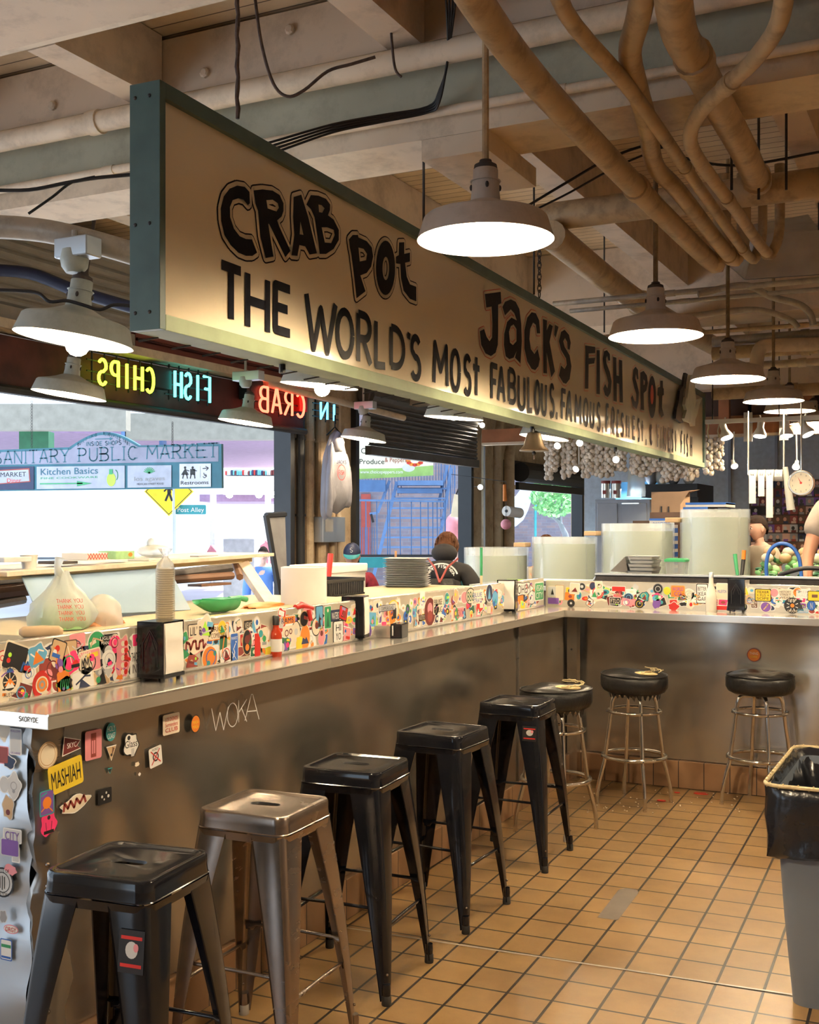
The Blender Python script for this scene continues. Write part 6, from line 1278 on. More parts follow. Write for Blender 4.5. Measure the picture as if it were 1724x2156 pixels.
g = G(); g.box((-3.85, a.y + .25, .8), (-3.6, b_.y - .2, a.z), 'white', bev=.015); g.obj('box_body', t); g = G(); g.box((-3.86, a.y + .24, a.z - .05), (-3.59, b_.y - .19, a.z + .006), 'white', bev=.015); g.obj('lid', t)
g = G(); g.box((-3.85, a.y + .25, 0), (-3.6, b_.y - .2, .79), 'steel_dark'); tag(g.obj('box_stand'), 'dark steel stand under the white foam box', 'stand')
t = thing('crate', 'black plastic crate on the prep table', 'crate', AX(728, 1243, -3.3)); a = AX(688, 1243, -3.15); b_ = AX(768, 1235, -3.15); z0 = 1.216; g = G()
g.box((a.x - .3, a.y, z0), (a.x, b_.y, z0 + .01), 'black')
for (x0, y0, x1, y1) in ((a.x - .3, a.y, a.x - .29, b_.y), (a.x - .01, a.y, a.x, b_.y), (a.x - .3, a.y, a.x, a.y + .01), (a.x - .3, b_.y - .01, a.x, b_.y)):
    g.box((x0, y0, z0 + .075), (x1, y1, z0 + .095), 'black')
    L_ = max(x1 - x0, y1 - y0); n = int(L_ / .02)
    for i in range(n):
        u0 = i / n; u1 = u0 + .4 / n
        if x1 - x0 > y1 - y0: g.box((x0 + L_ * u0, y0, z0), (x0 + L_ * u1, y1, z0 + .08), 'black')
        else: g.box((x0, y0 + L_ * u0, z0), (x1, y0 + L_ * u1, z0 + .08), 'black')
g.obj('crate_body', t)
# stack of sheet pans
p = AX(843, 1245, -3.3); 
for i in range(13):
    z = 1.216 + i * .0145; g = G(); w_ = .15; M = Matrix.Translation((p.x, p.y + .1, z)) @ Matrix.Rotation(R(random.uniform(-2, 2)) + R(20), 4, 'Z')
    r0 = [M @ Vector((v.x, v.y, 0)) for v in rr(0, 0, w_ - .035, w_ - .01, .02)]; r1 = [M @ Vector((v.x, v.y, .009)) for v in rr(0, 0, w_ - .02, w_ + .005, .02)]; r2 = [M @ Vector((v.x, v.y, .0095)) for v in rr(0, 0, w_ - .008, w_ + .017, .022)]
    skin_rings(g, [r0, r1, r2, [q.lerp(M @ Vector((0, 0, .0205)), .06) for q in r2]], 'pan_metal', True); tag(g.obj('sheet_pan', smooth=40), 'steel sheet pan in the tall stack behind the worker in black' if i < 12 else 'topmost steel sheet pan of the tall stack', 'pan', 'stacked sheet pans' )
for (x, y0, y1, X, r_, m_, nm, lab, cat) in ((688, 1250, 1166, -3.5, .018, 'red', 'spatula_handle', 'red plastic handle sticking up left of the capped man', 'handle'), (1013, 1260, 1153, -3.0, .010, 'green', 'broom_handle', 'thin pole with green upper half standing before the first tank', 'broom'), (1020, 940, 1200, -5.42, .012, 'galvanised', 'thin_conduit', 'thin grey conduit beside the two small spotlights', 'pipe'), (833, 1250, 1160, -3.5, .008, 'wood', 'wooden_brush', 'wooden handled brush standing above the pan stack', 'brush')):
    a, b_ = AX(x, y0, X), AX(x + (8 if m_ == 'red' else 0), y1, X); g = G()
    if nm == 'broom_handle': t = thing(nm, lab, cat, a); g.tube([a.lerp(b_, 0), a.lerp(b_, .45)], r_, 'cutting_board', 8); g.obj('lower_pole', t); g = G(); g.tube([a.lerp(b_, .45), b_], r_, 'green', 8); g.obj('green_sleeve', t)
    else: g.tube([a, b_], r_, m_, 8); tag(g.obj(nm, smooth=40), lab, cat)
# ================================================================ people
def skinned(joints, edges, sub=2):
    me = bpy.data.meshes.new('tmp'); me.from_pydata([tuple(j[0]) for j in joints], edges, [])
    o = bpy.data.objects.new('tmp', me); COL.objects.link(o)
    sk = o.modifiers.new('s', 'SKIN'); sk.branch_smoothing = .6
    lay = me.skin_vertices[0].data if me.skin_vertices else None
    if lay is None:
        bm = bmesh.new(); bm.from_mesh(me); bm.verts.layers.skin.verify(); bm.to_mesh(me); bm.free(); lay = me.skin_vertices[0].data
    for i, j in enumerate(joints):
        r = j[1]; lay[i].radius = r if isinstance(r, tuple) else (r, r); lay[i].use_root = (i == 0)
    ss = o.modifiers.new('u', 'SUBSURF'); ss.levels = sub; ss.render_levels = sub
    dg = bpy.context.evaluated_depsgraph_get(); dg.update(); ev = o.evaluated_get(dg); m2 = ev.to_mesh()
    vs = [v.co.copy() for v in m2.vertices]; fs = [tuple(p.vertices) for p in m2.polygons]; ev.to_mesh_clear()
    bpy.data.objects.remove(o); bpy.data.meshes.remove(me); return vs, fs
def head_geo(g, c, M, skin='skin', s=1.0, eyes=True):
    """head .235 m tall facing local -Y, c = centre of the skull"""
    vs = []; n, K = 24, 18
    for j in range(K + 1):
        t = math.pi * j / K; z = math.cos(t)
        for i in range(n):
            a = 2 * math.pi * i / n; x, y = math.cos(a) * math.sin(t), math.sin(a) * math.sin(t)
            w_ = .076 * (1 - .30 * max(0, -z - .1)); dd = .098 * (1 - .22 * max(0, -z))
            X, Y, Z = x * w_, y * dd, z * .118
            if y < 0:
                f = -y
                Y -= .020 * math.exp(-((x / .16) ** 2) - ((z + .12) / .16) ** 2)                # nose
                Y += .008 * math.exp(-(((abs(x) - .38) / .16) ** 2) - ((z - .05) / .10) ** 2)      # sockets
                Y -= .006 * math.exp(-((x / .3) ** 2) - ((z + .45) / .07) ** 2)                  # lips
                Y -= .010 * math.exp(-((x / .3) ** 2) - ((z + .85) / .14) ** 2)                  # chin
            vs.append(M @ (Vector((X, Y, Z)) * s) + c)
    g.add(vs, [(j * n + i, (j + 1) * n + i, (j + 1) * n + (i + 1) % n, j * n + (i + 1) % n) for j in range(K) for i in range(n)], skin)
    for sx in (-1, 1):
        g.sphere(M @ (Vector((sx * .077, .008, -.005)) * s) + c, tuple(q * s for q in (.009, .020, .032)), skin, 10, M)
        if eyes:
            g.sphere(M @ (Vector((sx * .030, -.078, .008)) * s) + c, .012 * s, 'white', 8); g.sphere(M @ (Vector((sx * .030, -.088, .008)) * s) + c, .006 * s, 'hair_dark', 6)
            g.sphere(M @ (Vector((sx * .030, -.086, .026)) * s) + c, tuple(q * s for q in (.016, .004, .003)), 'hair_dark', 6, M)
    g.sphere(M @ (Vector((0, -.087, -.052)) * s) + c, tuple(q * s for q in (.022, .006, .005)), 'pink', 8, M)
def hair_geo(g, c, M, m_, s=1.0, full=False, z0=.02, seedk=1, vol=1.08):
    random.seed(seedk); vs = []; n, K = 26, 12
    for j in range(K + 1):
        for i in range(n):
            a = 2 * math.pi * i / n; front = max(0, -math.sin(a)); back = max(0, math.sin(a))
            tmax = (math.pi * (.36 + .30 * back - .02 * front)) if not full else math.pi * (.62 + .2 * back)
            t = tmax * j / K; r_ = vol + random.uniform(-.02, .03); vs.append(M @ (Vector((.080 * r_ * math.cos(a) * math.sin(t), .104 * r_ * math.sin(a) * math.sin(t), .124 * r_ * math.cos(t))) * s) + c)
    g.add(vs, [(j * n + i, (j + 1) * n + i, (j + 1) * n + (i + 1) % n, j * n + (i + 1) % n) for j in range(K) for i in range(n)], m_)
    if full:
        for i in range(150):
            a = random.uniform(0, math.pi) if i % 4 else random.uniform(0, 6.28); t0 = random.uniform(.05, .9); pts = []
            for k in range(5): t = t0 + k * .28; r_ = vol + .03 + .05 * random.random(); pts.append(M @ (Vector((.082 * r_ * math.cos(a + k * .06) * math.sin(t), .106 * r_ * math.sin(a + k * .06) * math.sin(t), .126 * r_ * math.cos(t))) * s) + c)
            g.tube(pts, [.004, .006, .006, .005, .002], m_, 5)
def cap_geo(g, c, M, m_, brim_m, s=1.0, back=False):
    n, K = 24, 8; vs = []
    for j in range(K + 1):
        t = math.pi * .5 * j / K
        for i in range(n): a = 2 * math.pi * i / n; vs.append(M @ (Vector((.088 * math.cos(a) * math.sin(t), .112 * math.sin(a) * math.sin(t), .03 + .105 * math.cos(t))) * s) + c)
    g.add(vs, [(j * n + i, (j + 1) * n + i, (j + 1) * n + (i + 1) % n, j * n + (i + 1) % n) for j in range(K) for i in range(n)], m_)
    sg = 1 if back else -1; vs = []
    for k in range(2):
        for i in range(11):
            a = math.pi * (i / 10); r_ = (.09, .155)[k]; vs.append(M @ (Vector((.084 * math.cos(a), sg * (.06 + (r_ - .03) * math.sin(a) * .95), .035 - .022 * k * math.sin(a))) * s) + c)
    for k in range(2): vs += [v + Vector((0, 0, .006)) for v in vs[k * 11:k * 11 + 11]]
    g.add(vs, [(i, i + 1, 12 + i, 11 + i) for i in range(10)] + [(22 + i, 33 + i, 34 + i, 23 + i) for i in range(10)] + [(11 + i, 12 + i, 34 + i, 33 + i) for i in range(10)], brim_m)
def hand(g, wr, d, up, m_, s=1.0, curl=.6):
    """palm, four fingers and a side thumb from the wrist point; d = pointing direction, up = back of the hand"""
    d = Vector(d).normalized(); up = (Vector(up) - d * Vector(up).dot(d)).normalized(); sd = d.cross(up)
    g.tube([wr - d * .02 * s, wr + d * .02 * s, wr + d * .06 * s, wr + d * .085 * s], [(.022 * s, .028 * s), (.016 * s, .034 * s), (.015 * s, .040 * s), (.012 * s, .038 * s)], m_, 10)
    for k, (o_, L_) in enumerate(((-.029, .062), (-.010, .072), (.010, .068), (.028, .052))):
        b = wr + d * .082 * s + sd * o_ * s; p1 = b + (d * math.cos(curl * .5) - up * math.sin(curl * .5)) * L_ * .45 * s; p2 = p1 + (d * math.cos(curl * 1.3) - up * math.sin(curl * 1.3)) * L_ * .33 * s; p3 = p2 + (d * math.cos(curl * 1.9) - up * math.sin(curl * 1.9)) * L_ * .26 * s
        g.tube([b - d * .01 * s, p1, p2, p3], [.0095 * s, .009 * s, .008 * s, .006 * s], m_, 8)
    b = wr + d * .03 * s - sd * .030 * s; g.tube([b, b + (d * .5 - sd * .8 - up * .2).normalized() * .035 * s, b + (d * .9 - sd * .7 - up * .4).normalized() * .062 * s], [.012 * s, .0105 * s, .008 * s], m_, 8)
HLIP = {}
def person(label, hip, yaw, lean=0, s=1.0, shirt='tshirt_grey', pants='denim', hair='hair_brown', skin='skin', arms=None, head_tilt=0, sleeve='short', cap=None, capback=False, legs=True, full=False, hood=False, glasses=False, head_yaw=0, eyes=True, jacket=None, gz=0):
    """local frame: faces -Y, origin at the pelvis; arms = ((elbow, wrist), (elbow, wrist)) left/right, local"""
    M = Matrix.Translation(Vector(hip)) @ Matrix.Rotation(yaw, 4, 'Z'); Rx = Matrix.Rotation(lean, 3, 'X'); W = lambda v: M @ (Vector(v) * s)
    up = lambda v: W(Rx @ Vector(v))
    root = thing('person', label, 'person', (hip[0], hip[1], gz if legs else hip[2]))
    sh = .50; J = [(W((0, 0, 0)), (.15 * s, .105 * s)), (up((0, 0, .18)), (.14 * s, .095 * s)), (up((0, 0, .36)), (.165 * s, .11 * s)), (up((0, 0, .475)), (.12 * s, .085 * s)), (up((0, -.005, .54)), .052 * s), (up((0, -.02, .62)), .05 * s)]
    E_ = [(0, 1), (1, 2), (2, 3), (3, 4), (4, 5)]
    arms = arms or (((-.24, .02, .20), (-.25, -.05, -.04)), ((.24, .02, .20), (.25, -.05, -.04)))
    shj = []; ends = []
    for sx, (el, wr) in zip((-1, 1), arms):
        a = len(J); J += [(up((sx * .165, .0, .455)), .062 * s), (up(((sx * .19 + el[0]) / 2, (el[1]) / 2, (.44 + el[2]) / 2)), .052 * s), (up(el), .040 * s), (up([(el[i] + wr[i]) / 2 for i in range(3)]), .037 * s), (up(wr), .026 * s)]
        E_ += [(3, a), (a, a + 1), (a + 1, a + 2), (a + 2, a + 3), (a + 3, a + 4)]; shj.append(a); ends.append((J[a + 4][0], J[a + 4][0] - J[a + 2][0]))
    if legs:
        hz = hip[2] - gz
        for sx in (-1, 1):
            a = len(J); J += [(W((sx * .095, 0, -.06)), .092 * s), (W((sx * .10, -.01, -.45 * hz / .93)), .062 * s), (W((sx * .105, .02, (-hz + .09 * s) / s)), .042 * s), (W((sx * .11, -.10, (-hz + .035 * s) / s)), .036 * s)]
            E_ += [(0, a), (a, a + 1), (a + 1, a + 2), (a + 2, a + 3)]
    vs, fs = skinned(J, E_); g = G(); g.add(vs, fs, skin)
    Hc = up((0, -.025, .675)); HM = (M.to_3x3() @ Rx @ Matrix.Rotation(head_yaw, 3, 'Z') @ Matrix.Rotation(head_tilt, 3, 'X')).to_3x3(); HM.normalize()
    head_geo(g, Hc, HM, skin, s, eyes)
    for (w_, d_) in ends: hand(g, w_, d_, (0, 0, 1), skin, s)
    g.obj('body', root, smooth=70)
    if hair:
        g = G(); hair_geo(g, Hc, HM, hair, s, full); g.obj('hair', root, smooth=80)
    if cap: g = G(); cap_geo(g, Hc, HM, cap[0], cap[1], s, capback); g.obj('cap', root, smooth=60)
    if glasses:
        g = G()
        for sx in (-1, 1): g.sphere(HM @ (Vector((sx * .032, -.094, .010)) * s) + Hc, tuple(q * s for q in (.025, .006, .017)), 'black', 10, HM)
        g.obj('sunglasses', root, smooth=60)
    # shirt
    grow = .028 if sleeve == 'short' else .03; S_ = []; SE = []
    for k in range(4): S_.append((J[k][0], tuple(r + grow * s for r in J[k][1])))
    S_[0] = (W((0, 0, -.20)), (.165 * s + .01, .12 * s + .01)); SE = [(0, 1), (1, 2), (2, 3), (3, 4)]; S_.append((up((0, -.002, .515)), (.085 * s, .075 * s)))
    for a in shj:
        b = len(S_); lastk = 2 if sleeve == 'short' else 5
        for k in range(lastk):
            p_, r_ = J[a + k]
            if k == 1 and sleeve == 'short': p_ = p_.lerp(J[a + 2][0], .3); r_ = .052 * s
            S_.append((p_, r_ + (grow + (.008 if k == 1 and sleeve == 'short' else 0)) * s if not isinstance(r_, tuple) else r_))
            if k: SE.append((b + k - 1, b + k))
        SE.append((3, b))
    vs, fs = skinned(S_, SE); g = G(); g.add(vs, fs, shirt); nm = 'jacket' if jacket else ('shirt' if sleeve == 'short' else 'sweater'); sh_o = g.obj(nm, root, smooth=80)
    if legs:
        a = shj[1] + 5; P_ = [(W((0, 0, .02)), (.165 * s, .12 * s)), (W((0, 0, -.05)), (.17 * s, .125 * s))]; PE = [(0, 1)]
        for q in range(2):
            b = len(P_); P_ += [(J[a + q * 4][0], .105 * s), (J[a + q * 4 + 1][0], .078 * s), (J[a + q * 4 + 2][0], .060 * s)]; PE += [(1, b), (b, b + 1), (b + 1, b + 2)]
        vs, fs = skinned(P_, PE, 1); g = G(); g.add(vs, fs, pants); g.obj('trousers', root, smooth=80)
        for q in range(2):
            f = J[a + q * 4 + 3][0]; b = J[a + q * 4 + 2][0]; g = G(); g.tube([Vector((b.x, b.y, gz + .04)), Vector((f.x, f.y, gz + .035)), f + (f - Vector((b.x, b.y, f.z))) * .5], [.045, .046, .03], 'black', 10); g.obj('shoe', root, smooth=60)
    if hood: g = G(); g.sphere(up((0, .06, .58)), (.105 * s, .08 * s, .065 * s), shirt, 16, HM); g.obj('hood', root, smooth=80)
    return root, up, HM, Hc
# man in grey T-shirt reaching over the trough, at right edge
hp = AD(1778, 1250, 8.05); ew = AD(1652, 1190, 7.55)
root, up, HM, Hc = person('man in grey T-shirt reaching one arm down into the steel trough, at right edge', (hp.x, hp.y, 1.26), YAW + R(4), lean=R(10), s=1.08, shirt='tshirt_grey', skin='skin',
    arms=(((-.30, -.10, .15), (-.37, -.27, -.10)), ((.24, -.18, .15), (.10, -.40, .0))), gz=.28, head_tilt=R(25), hair='hair_brown', head_yaw=R(-20))
# worker in the black hoodie, seen from behind
hp = AD(926, 1330, 8.3)
root, up, HM, Hc = person('stall worker in black hooded sweatshirt and apron, seen from behind', (hp.x, hp.y, .90), YAW + R(170), lean=R(30), s=.95, shirt='hoodie_black', pants='hoodie_black', sleeve='long', hood=True, head_tilt=R(30), hair='hair_brown', full=True, eyes=False, jacket=True,
    arms=(((-.29, -.10, .24), (-.16, -.32, .18)), ((.29, -.10, .24), (.16, -.32, .18))))
bk = frame(up((0, .155, .30)), up((-1, .155, .30)) - up((0, .155, .30)), up((0, .155, 1.30)) - up((0, .155, .30)))
g = G(); f_ = (bk[0], bk[1], bk[2], bk[3]); g.ribbon(arc(0, 0, .13, .13, 160, 20, 14), .012, f_, 'light_grey', .0, joint=5)
for i, ch in enumerate('JACKS FISH SPOT'):
    a = R(155 - i * 9.5)
    if ch != ' ': words(g, ch, .105 * math.cos(a), .105 * math.sin(a) - .012, .024, f_, 'white', w=.014, sw=.004, lift=.002)
g.obj('back_print', root)
g = G(); g.tube([up((-.12, .12, .50)), up((-.05, .165, .40)), up((0, .175, .26))], .008, 'brick_red', 6); g.tube([up((.12, .12, .50)), up((.05, .165, .40)), up((0, .175, .26))], .008, 'brick_red', 6)
g.obj('apron_straps', root)
g = G(); vs = [up((-.10, .165, .30)), up((.10, .165, .30)), up((.14, .165, .0)), up((-.14, .165, .0))]; g.add(vs + [v + Vector((0, .02, 0)) for v in vs], [(0, 1, 2, 3), (7, 6, 5, 4), (0, 4, 5, 1), (1, 5, 6, 2), (2, 6, 7, 3), (3, 7, 4, 0)], 'black_vinyl'); g.obj('apron', root)
# man in the cap
hp = AD(742, 1330, 10.6)
root, up, HM, Hc = person('young man in dark baseball cap and red plaid shirt looking down beyond the foam box', (hp.x, hp.y, .72), YAW, lean=R(6), s=.92, shirt='plaid_red', sleeve='long', skin='skin_pale', cap=('navy', 'teal'), head_tilt=R(8), hair='hair_dark', legs=True)
g = G(); f_ = frame(Hc + HM @ Vector((0, -.108, .085)), HM @ Vector((1, 0, 0)), HM @ Vector((0, .25, 1))); words(g, 'S', 0, -.02, .04, f_, 'light_grey', w=.026, sw=.006, lift=.004); g.obj('cap_letter', root)
# bald man with sunglasses outside
hp = AD(965, 1240, 16)
person('bald man in sunglasses outside, seen past the black door frame', (hp.x, hp.y, .62), YAW + R(20), s=.95, shirt='white', skin='skin_pale', hair=None, glasses=True, eyes=False, legs=True)
hp = AD(1150, 1250, 10.3)
person('person with a cream cap worn backwards behind the second tank', (hp.x, hp.y, .78), YAW + R(180), s=.92, shirt='tshirt_tan', cap=('sticker_cream', 'tan'), capback=False, hair='hair_brown', full=True, eyes=False)
hp = AD(1610, 1235, 10.6)
person('young man with dark hair and tan T-shirt turned left, by the photo wall', (hp.x, hp.y, .95), YAW + R(-75), s=.95, shirt='tshirt_tan', hair='hair_dark', skin='skin_pale', lean=R(5))
hp = AD(554, 1250, 14.5)
person('woman in a blue sweater outside, between the case frame and the leaning board', (hp.x, hp.y, .66), YAW + R(10), s=.86, shirt='sweater_blue', sleeve='long', hair='hair_dark', skin='skin_pale', full=False)

# ================================================================ back stall
g = G(); g.box((-1.2, 7.8, 0), (1.5, 8.6, .28), 'wood'); tag(g.obj('duckboard'), 'raised wooden platform the man in grey stands on', 'platform')
t = thing('trough', 'long grey steel ice trough behind the back counter', 'trough', (-.5, 7.3, 0)); xa = AY(1255, 1207, 7.16).x
g = G(); g.box((xa, 7.14, 1.07), (3.5, 7.2, 1.29), 'dark_iron', bev=.004); g.box((xa, 7.125, 1.291), (3.5, 7.22, 1.303), 'galvanised', bev=.003); g.obj('front_wall', t)
g = G(); g.box((xa, 7.2, 1.04), (3.5, 7.72, 1.07), 'steel_dark'); g.box((xa, 7.70, 1.07), (3.5, 7.75, 1.27), 'steel_dark'); g.box((xa, 7.2, 1.07), (xa + .02, 7.7, 1.27), 'steel_dark'); g.obj('basin', t)
g = G(); g.box((xa + .05, 7.22, 0), (3.4, 7.7, 1.03), 'steel_dark'); g.obj('base', t)
g = G(); g.tube([(xa - .12, 7.16, 1.10), (xa, 7.16, 1.28)], .008, 'galvanised', 8); g.obj('end_brace', t)
t = thing('work_counter', 'steel work counter below the tanks, beyond the counter corner', 'counter', (-2.9, 7.5, 0)); g = G(); g.box((-3.08, 7.15, 1.18), (xa - .14, 7.75, 1.21), 'galvanised', bev=.004); g.obj('counter_top', t)
g = G(); g.box((-3.05, 7.2, 0), (xa - .18, 7.7, 1.17), 'steel_dark'); g.obj('base', t)
t = thing('sheet_pan', 'single empty sheet pan lying beyond the counter corner', 'pan', AY(1150, 1215, 7.35)); a = AY(1105, 1222, 7.3); g = G(); cx, cy, z = a.x + .20, 7.4, 1.215
skin_rings(g, [rr(cx, cy, .19, .14, .02, z=z), rr(cx, cy, .205, .155, .02, z=z + .025), rr(cx, cy, .215, .165, .02, z=z + .026)], 'galvanised', True); g.obj('pan_body', t, smooth=40)
p = AY(1078, 1222, 7.2); g = G(); skin_rings(g, [rr(p.x, 7.32, .11, .10, .02, z=1.215), rr(p.x, 7.32, .125, .115, .02, z=1.238), rr(p.x, 7.32, .11, .10, .02, z=1.236)], 'lime', True); tag(g.obj('lime_tray', smooth=40), 'bright lime green shallow tray behind the white napkin dispenser', 'tray')
# tanks
tl = ['shortest, leftmost round fish tank of pale cloudy water', 'second round fish tank from left', 'third round fish tank, behind the stacked metal pans', 'tallest, rightmost round fish tank, beside the vegetables']
for k, (x0, x1, yt, yw) in enumerate(((985, 1116, 1152, 1168), (1118, 1260, 1130, 1144), (1263, 1425, 1102, 1118), (1427, 1585, 1073, 1090))):
    yc = 8.35 + (0, .02, .04, .06)[k]; a, b_ = AY(x0, yt, yc), AY(x1, yt, yc); r_ = (b_.x - a.x) / 2 * .92; cx = (a.x + b_.x) / 2; zt = a.z; zw = AY(x0, yw, yc).z
    if k == 0: r_ *= 1.05; cx -= .02
    t = thing('fish_tank', tl[k], 'fish tank', (cx, yc, 1.0), group='stepped row of round fish tanks')
    g = G(); g.lathe([(r_, 1.0), (r_, zt), (r_ - .012, zt), (r_ - .012, 1.0)], 'tank_acrylic', (cx, yc, 0), 56, cap=False); g.obj('acrylic_wall', t, smooth=40)
    g = G(); g.lathe([(.0, 1.0), (r_ - .014, 1.0), (r_ - .014, zw), (0, zw)], 'water', (cx, yc, 0), 48, cap=False); g.obj('water', t, smooth=40)
    g = G(); g.lathe([(r_ - .004, .0), (r_ - .004, .999), (0, .999)], 'steel_dark', (cx, yc, 0), 40, cap=False); g.obj('tank_base', t, smooth=40)
for k, (x, yc) in enumerate(((1248, 8.32), (1418, 8.34), (1100, 8.3))):
    p = AY(x, (1118, 1090, 1142)[k], yc); g = G(); g.box((p.x - .045, yc - .08, p.z - .035), (p.x + .05, yc + .05, p.z), 'tan', bev=.008)
    tag(g.obj('wood_block'), ['wooden block wedged between second and third tank', 'wooden block wedged between third and tallest tank', 'wooden block at the top of the shortest tank'][k], 'block')
# pans, tub, knives in the trough
t = thing('steel_pan', 'tilted square steel pan leaning left of the pan stack', 'pan', AY(1308, 1200, 7.45)); p = AY(1308, 1200, 7.45); g = G()
a, b_, c_ = AY(1284, 1203, 7.4), AY(1316, 1172, 7.42), AY(1322, 1206, 7.42); g.add([a, c_, b_, a + Vector((0, .14, 0)), c_ + Vector((0, .14, 0)), b_ + Vector((0, .14, 0))], [(0, 1, 2), (3, 5, 4), (0, 2, 5, 3), (1, 4, 5, 2)], 'steel_dark'); g.obj('pan_body', t)
a, b_ = AY(1325, 1205, 7.45), AY(1378, 1205, 7.45)
for i in range(5):
    z = 1.29 + i * .024; g = G(); w_ = (b_.x - a.x) / 2; cx = (a.x + b_.x) / 2 + (.01 if i % 2 else 0)
    skin_rings(g, [rr(cx, 7.5, w_ - .006, .10, .015, z=z), rr(cx, 7.5, w_, .11, .015, z=z + .022), rr(cx, 7.5, w_ + .010, .12, .018, z=z + .023)], 'pan_metal', True)
    tag(g.obj('steel_pan', smooth=40), 'square steel pan of the short stack in front of the third tank', 'pan', 'short stack of square pans')
p = AY(1423, 1207, 7.4); t = thing('food_tub', 'clear square tub with green lid standing on the trough', 'tub', (p.x, 7.42, 1.29)); g = G(); z0 = 1.292
skin_rings(g, [rr(p.x, 7.42, .058, .058, .015, z=z0), rr(p.x, 7.42, .066, .066, .015, z=z0 + .09)], 'plastic_clear', True); g.obj('tub_body', t, smooth=40)
g = G(); skin_rings(g, [rr(p.x, 7.42, .070, .070, .015, z=z0 + .085), rr(p.x, 7.42, .070, .070, .015, z=z0 + .098), rr(p.x, 7.42, .055, .055, .01, z=z0 + .106)], 'green', False); g.add(rr(p.x, 7.42, .055, .055, .01, z=z0 + .106), [tuple(range(28))], 'green'); g.obj('lid', t, smooth=40)
for (x0, y0, x1, y1, m_, lab, tip) in ((1553, 1215, 1547, 1167, 'green', 'green knife handle standing up in the trough', None), (1561, 1215, 1565, 1178, 'black', 'black knife handle with orange tip standing up in the trough', 'orange')):
    a, b_ = AY(x0, y0, 7.3), AY(x1, y1, 7.33); t = thing('knife', lab, 'knife', a); g = G(); g.tube([a, b_], [.010, .013], m_, 10); g.obj('handle', t, smooth=40)
    if tip: g = G(); g.tube([b_, b_ + Vector((.003, 0, .058))], .013, tip, 10); g.obj('orange_end', t, smooth=40)
run('hose', 'blue hose bent into an arch in front of the vegetables', [AY(1615, 1225, 7.6), AY(1613, 1190, 7.6), AY(1620, 1160, 7.6), AY(1640, 1145, 7.6), AY(1665, 1150, 7.6), AY(1682, 1175, 7.6), AY(1688, 1225, 7.6)], .012, 'blue', 'hose')
run('hose', 'black hose held by the man at right edge', [AY(1640, 1212, 7.35), AY(1665, 1203, 7.3), AY(1700, 1196, 7.3), AY(1760, 1200, 7.3)], .014, 'cable_black', 'hose')
# produce
random.seed(21); t = thing('produce_stand', 'sloping stand covered with green produce behind the man at right', 'stand', (-1.2, 9.9, 0)); g = G(); g.box((-1.70, 9.8, 0), (.8, 10.6, 1.0), 'wood'); g.obj('stand_body', t)
g = G()
for i in range(420):
    x = random.uniform(-1.68, .2); y = random.uniform(9.8, 10.5); z = 1.03 + (y - 9.8) * .4; m_ = random.choice(['leaf', 'leaf', 'leaf_pale', 'dark_green'])
    r_ = random.uniform(.02, .05); M = Matrix.Rotation(random.uniform(0, 3), 3, 'X') @ Matrix.Rotation(random.uniform(0, 3), 3, 'Z'); g.sphere((x, y, z + random.uniform(0, .06)), (r_, r_ * .7, r_ * .35), m_, 8, M)
tag(g.obj('leafy_greens', smooth=60), 'heap of loose leafy greens on the produce stand', 'greens', kind='stuff')
for i in range(16):
    x = -1.62 + (i % 8) * .15 + random.uniform(-.03, .03); y = 10.32 + (i // 8) * .12; z = 1.33 + (i // 8) * .05; g = G(); g.sphere((x, y, z), (.055, .055, .045), 'tan' if i % 3 else 'sticker_cream', 12)
    tag(g.obj('squash', smooth=60), 'pale round squash on top of the produce heap', 'squash', 'round squashes on the produce stand')
# grey cabinet, cans, boxes
t = thing('cabinet', 'blue-grey double cabinet behind the third tank', 'cabinet', AY(1310, 1110, 11.5)); a, b_ = AY(1252, 1052, 11.5), AY(1368, 1115, 11.5)
g = G(); g.box((a.x, 11.5, 0), (b_.x, 12.1, a.z), 'cabinet_grey', bev=.01); g.obj('cabinet_body', t); g = G(); xm = AY(1300, 1060, 11.5).x
g.box((a.x + .03, 11.485, .6), (xm, 11.5, a.z - .04), 'cabinet_grey', bev=.008); g.obj('door', t); g = G(); g.box((xm + .05, 11.485, .6), (b_.x - .03, 11.5, a.z - .04), 'cabinet_grey', bev=.008); dd = g.obj('door', t)
g = G(); q = AY(1330, 1060, 11.48); g.box((q.x - .1, 11.46, q.z - .006), (q.x + .08, 11.484, q.z + .006), 'steel_top'); g.obj('handle', dd)
for k, (x0, x1) in enumerate(((1257, 1276), (1279, 1299))):
    a, b_ = AY(x0, 1050, 11.6), AY(x1, 1011, 11.6); cx = (a.x + b_.x) / 2; r_ = (b_.x - a.x) / 2; t = thing('tin_can', ['left of the two tall silver tins with red tops on the grey cabinet', 'right of the two tall silver tins with red tops on the grey cabinet'][k], 'tin', (cx, 11.6, a.z))
    g = G(); g.lathe([(r_, 0), (r_, b_.z - a.z - .03)], 'steel_top', (cx, 11.75, a.z + .01), 24); g.obj('tin_body', t, smooth=40); g = G(); g.lathe([(r_ * 1.01, 0), (r_ * 1.01, .03)], 'brick_red', (cx, 11.75, b_.z - .03), 24); g.obj('lid', t, smooth=40)
    g = G(); q = frame((cx, 11.75 - r_ - .002, a.z + .07), (1, 0, 0), (0, 0, 1)); g.poly([rect(-.02, -.02, .02, .02)], q, 'brick_red', 0); g.obj('red_badge', t)
a, b_ = AY(1371, 1092, 10.6), AY(1432, 1035, 10.6); t = thing('cardboard_box', 'open brown cardboard box with two slots, above the third tank', 'box', a); g = G(); g.box((a.x, 10.6, a.z), (b_.x, 11.0, b_.z), 'cardboard')
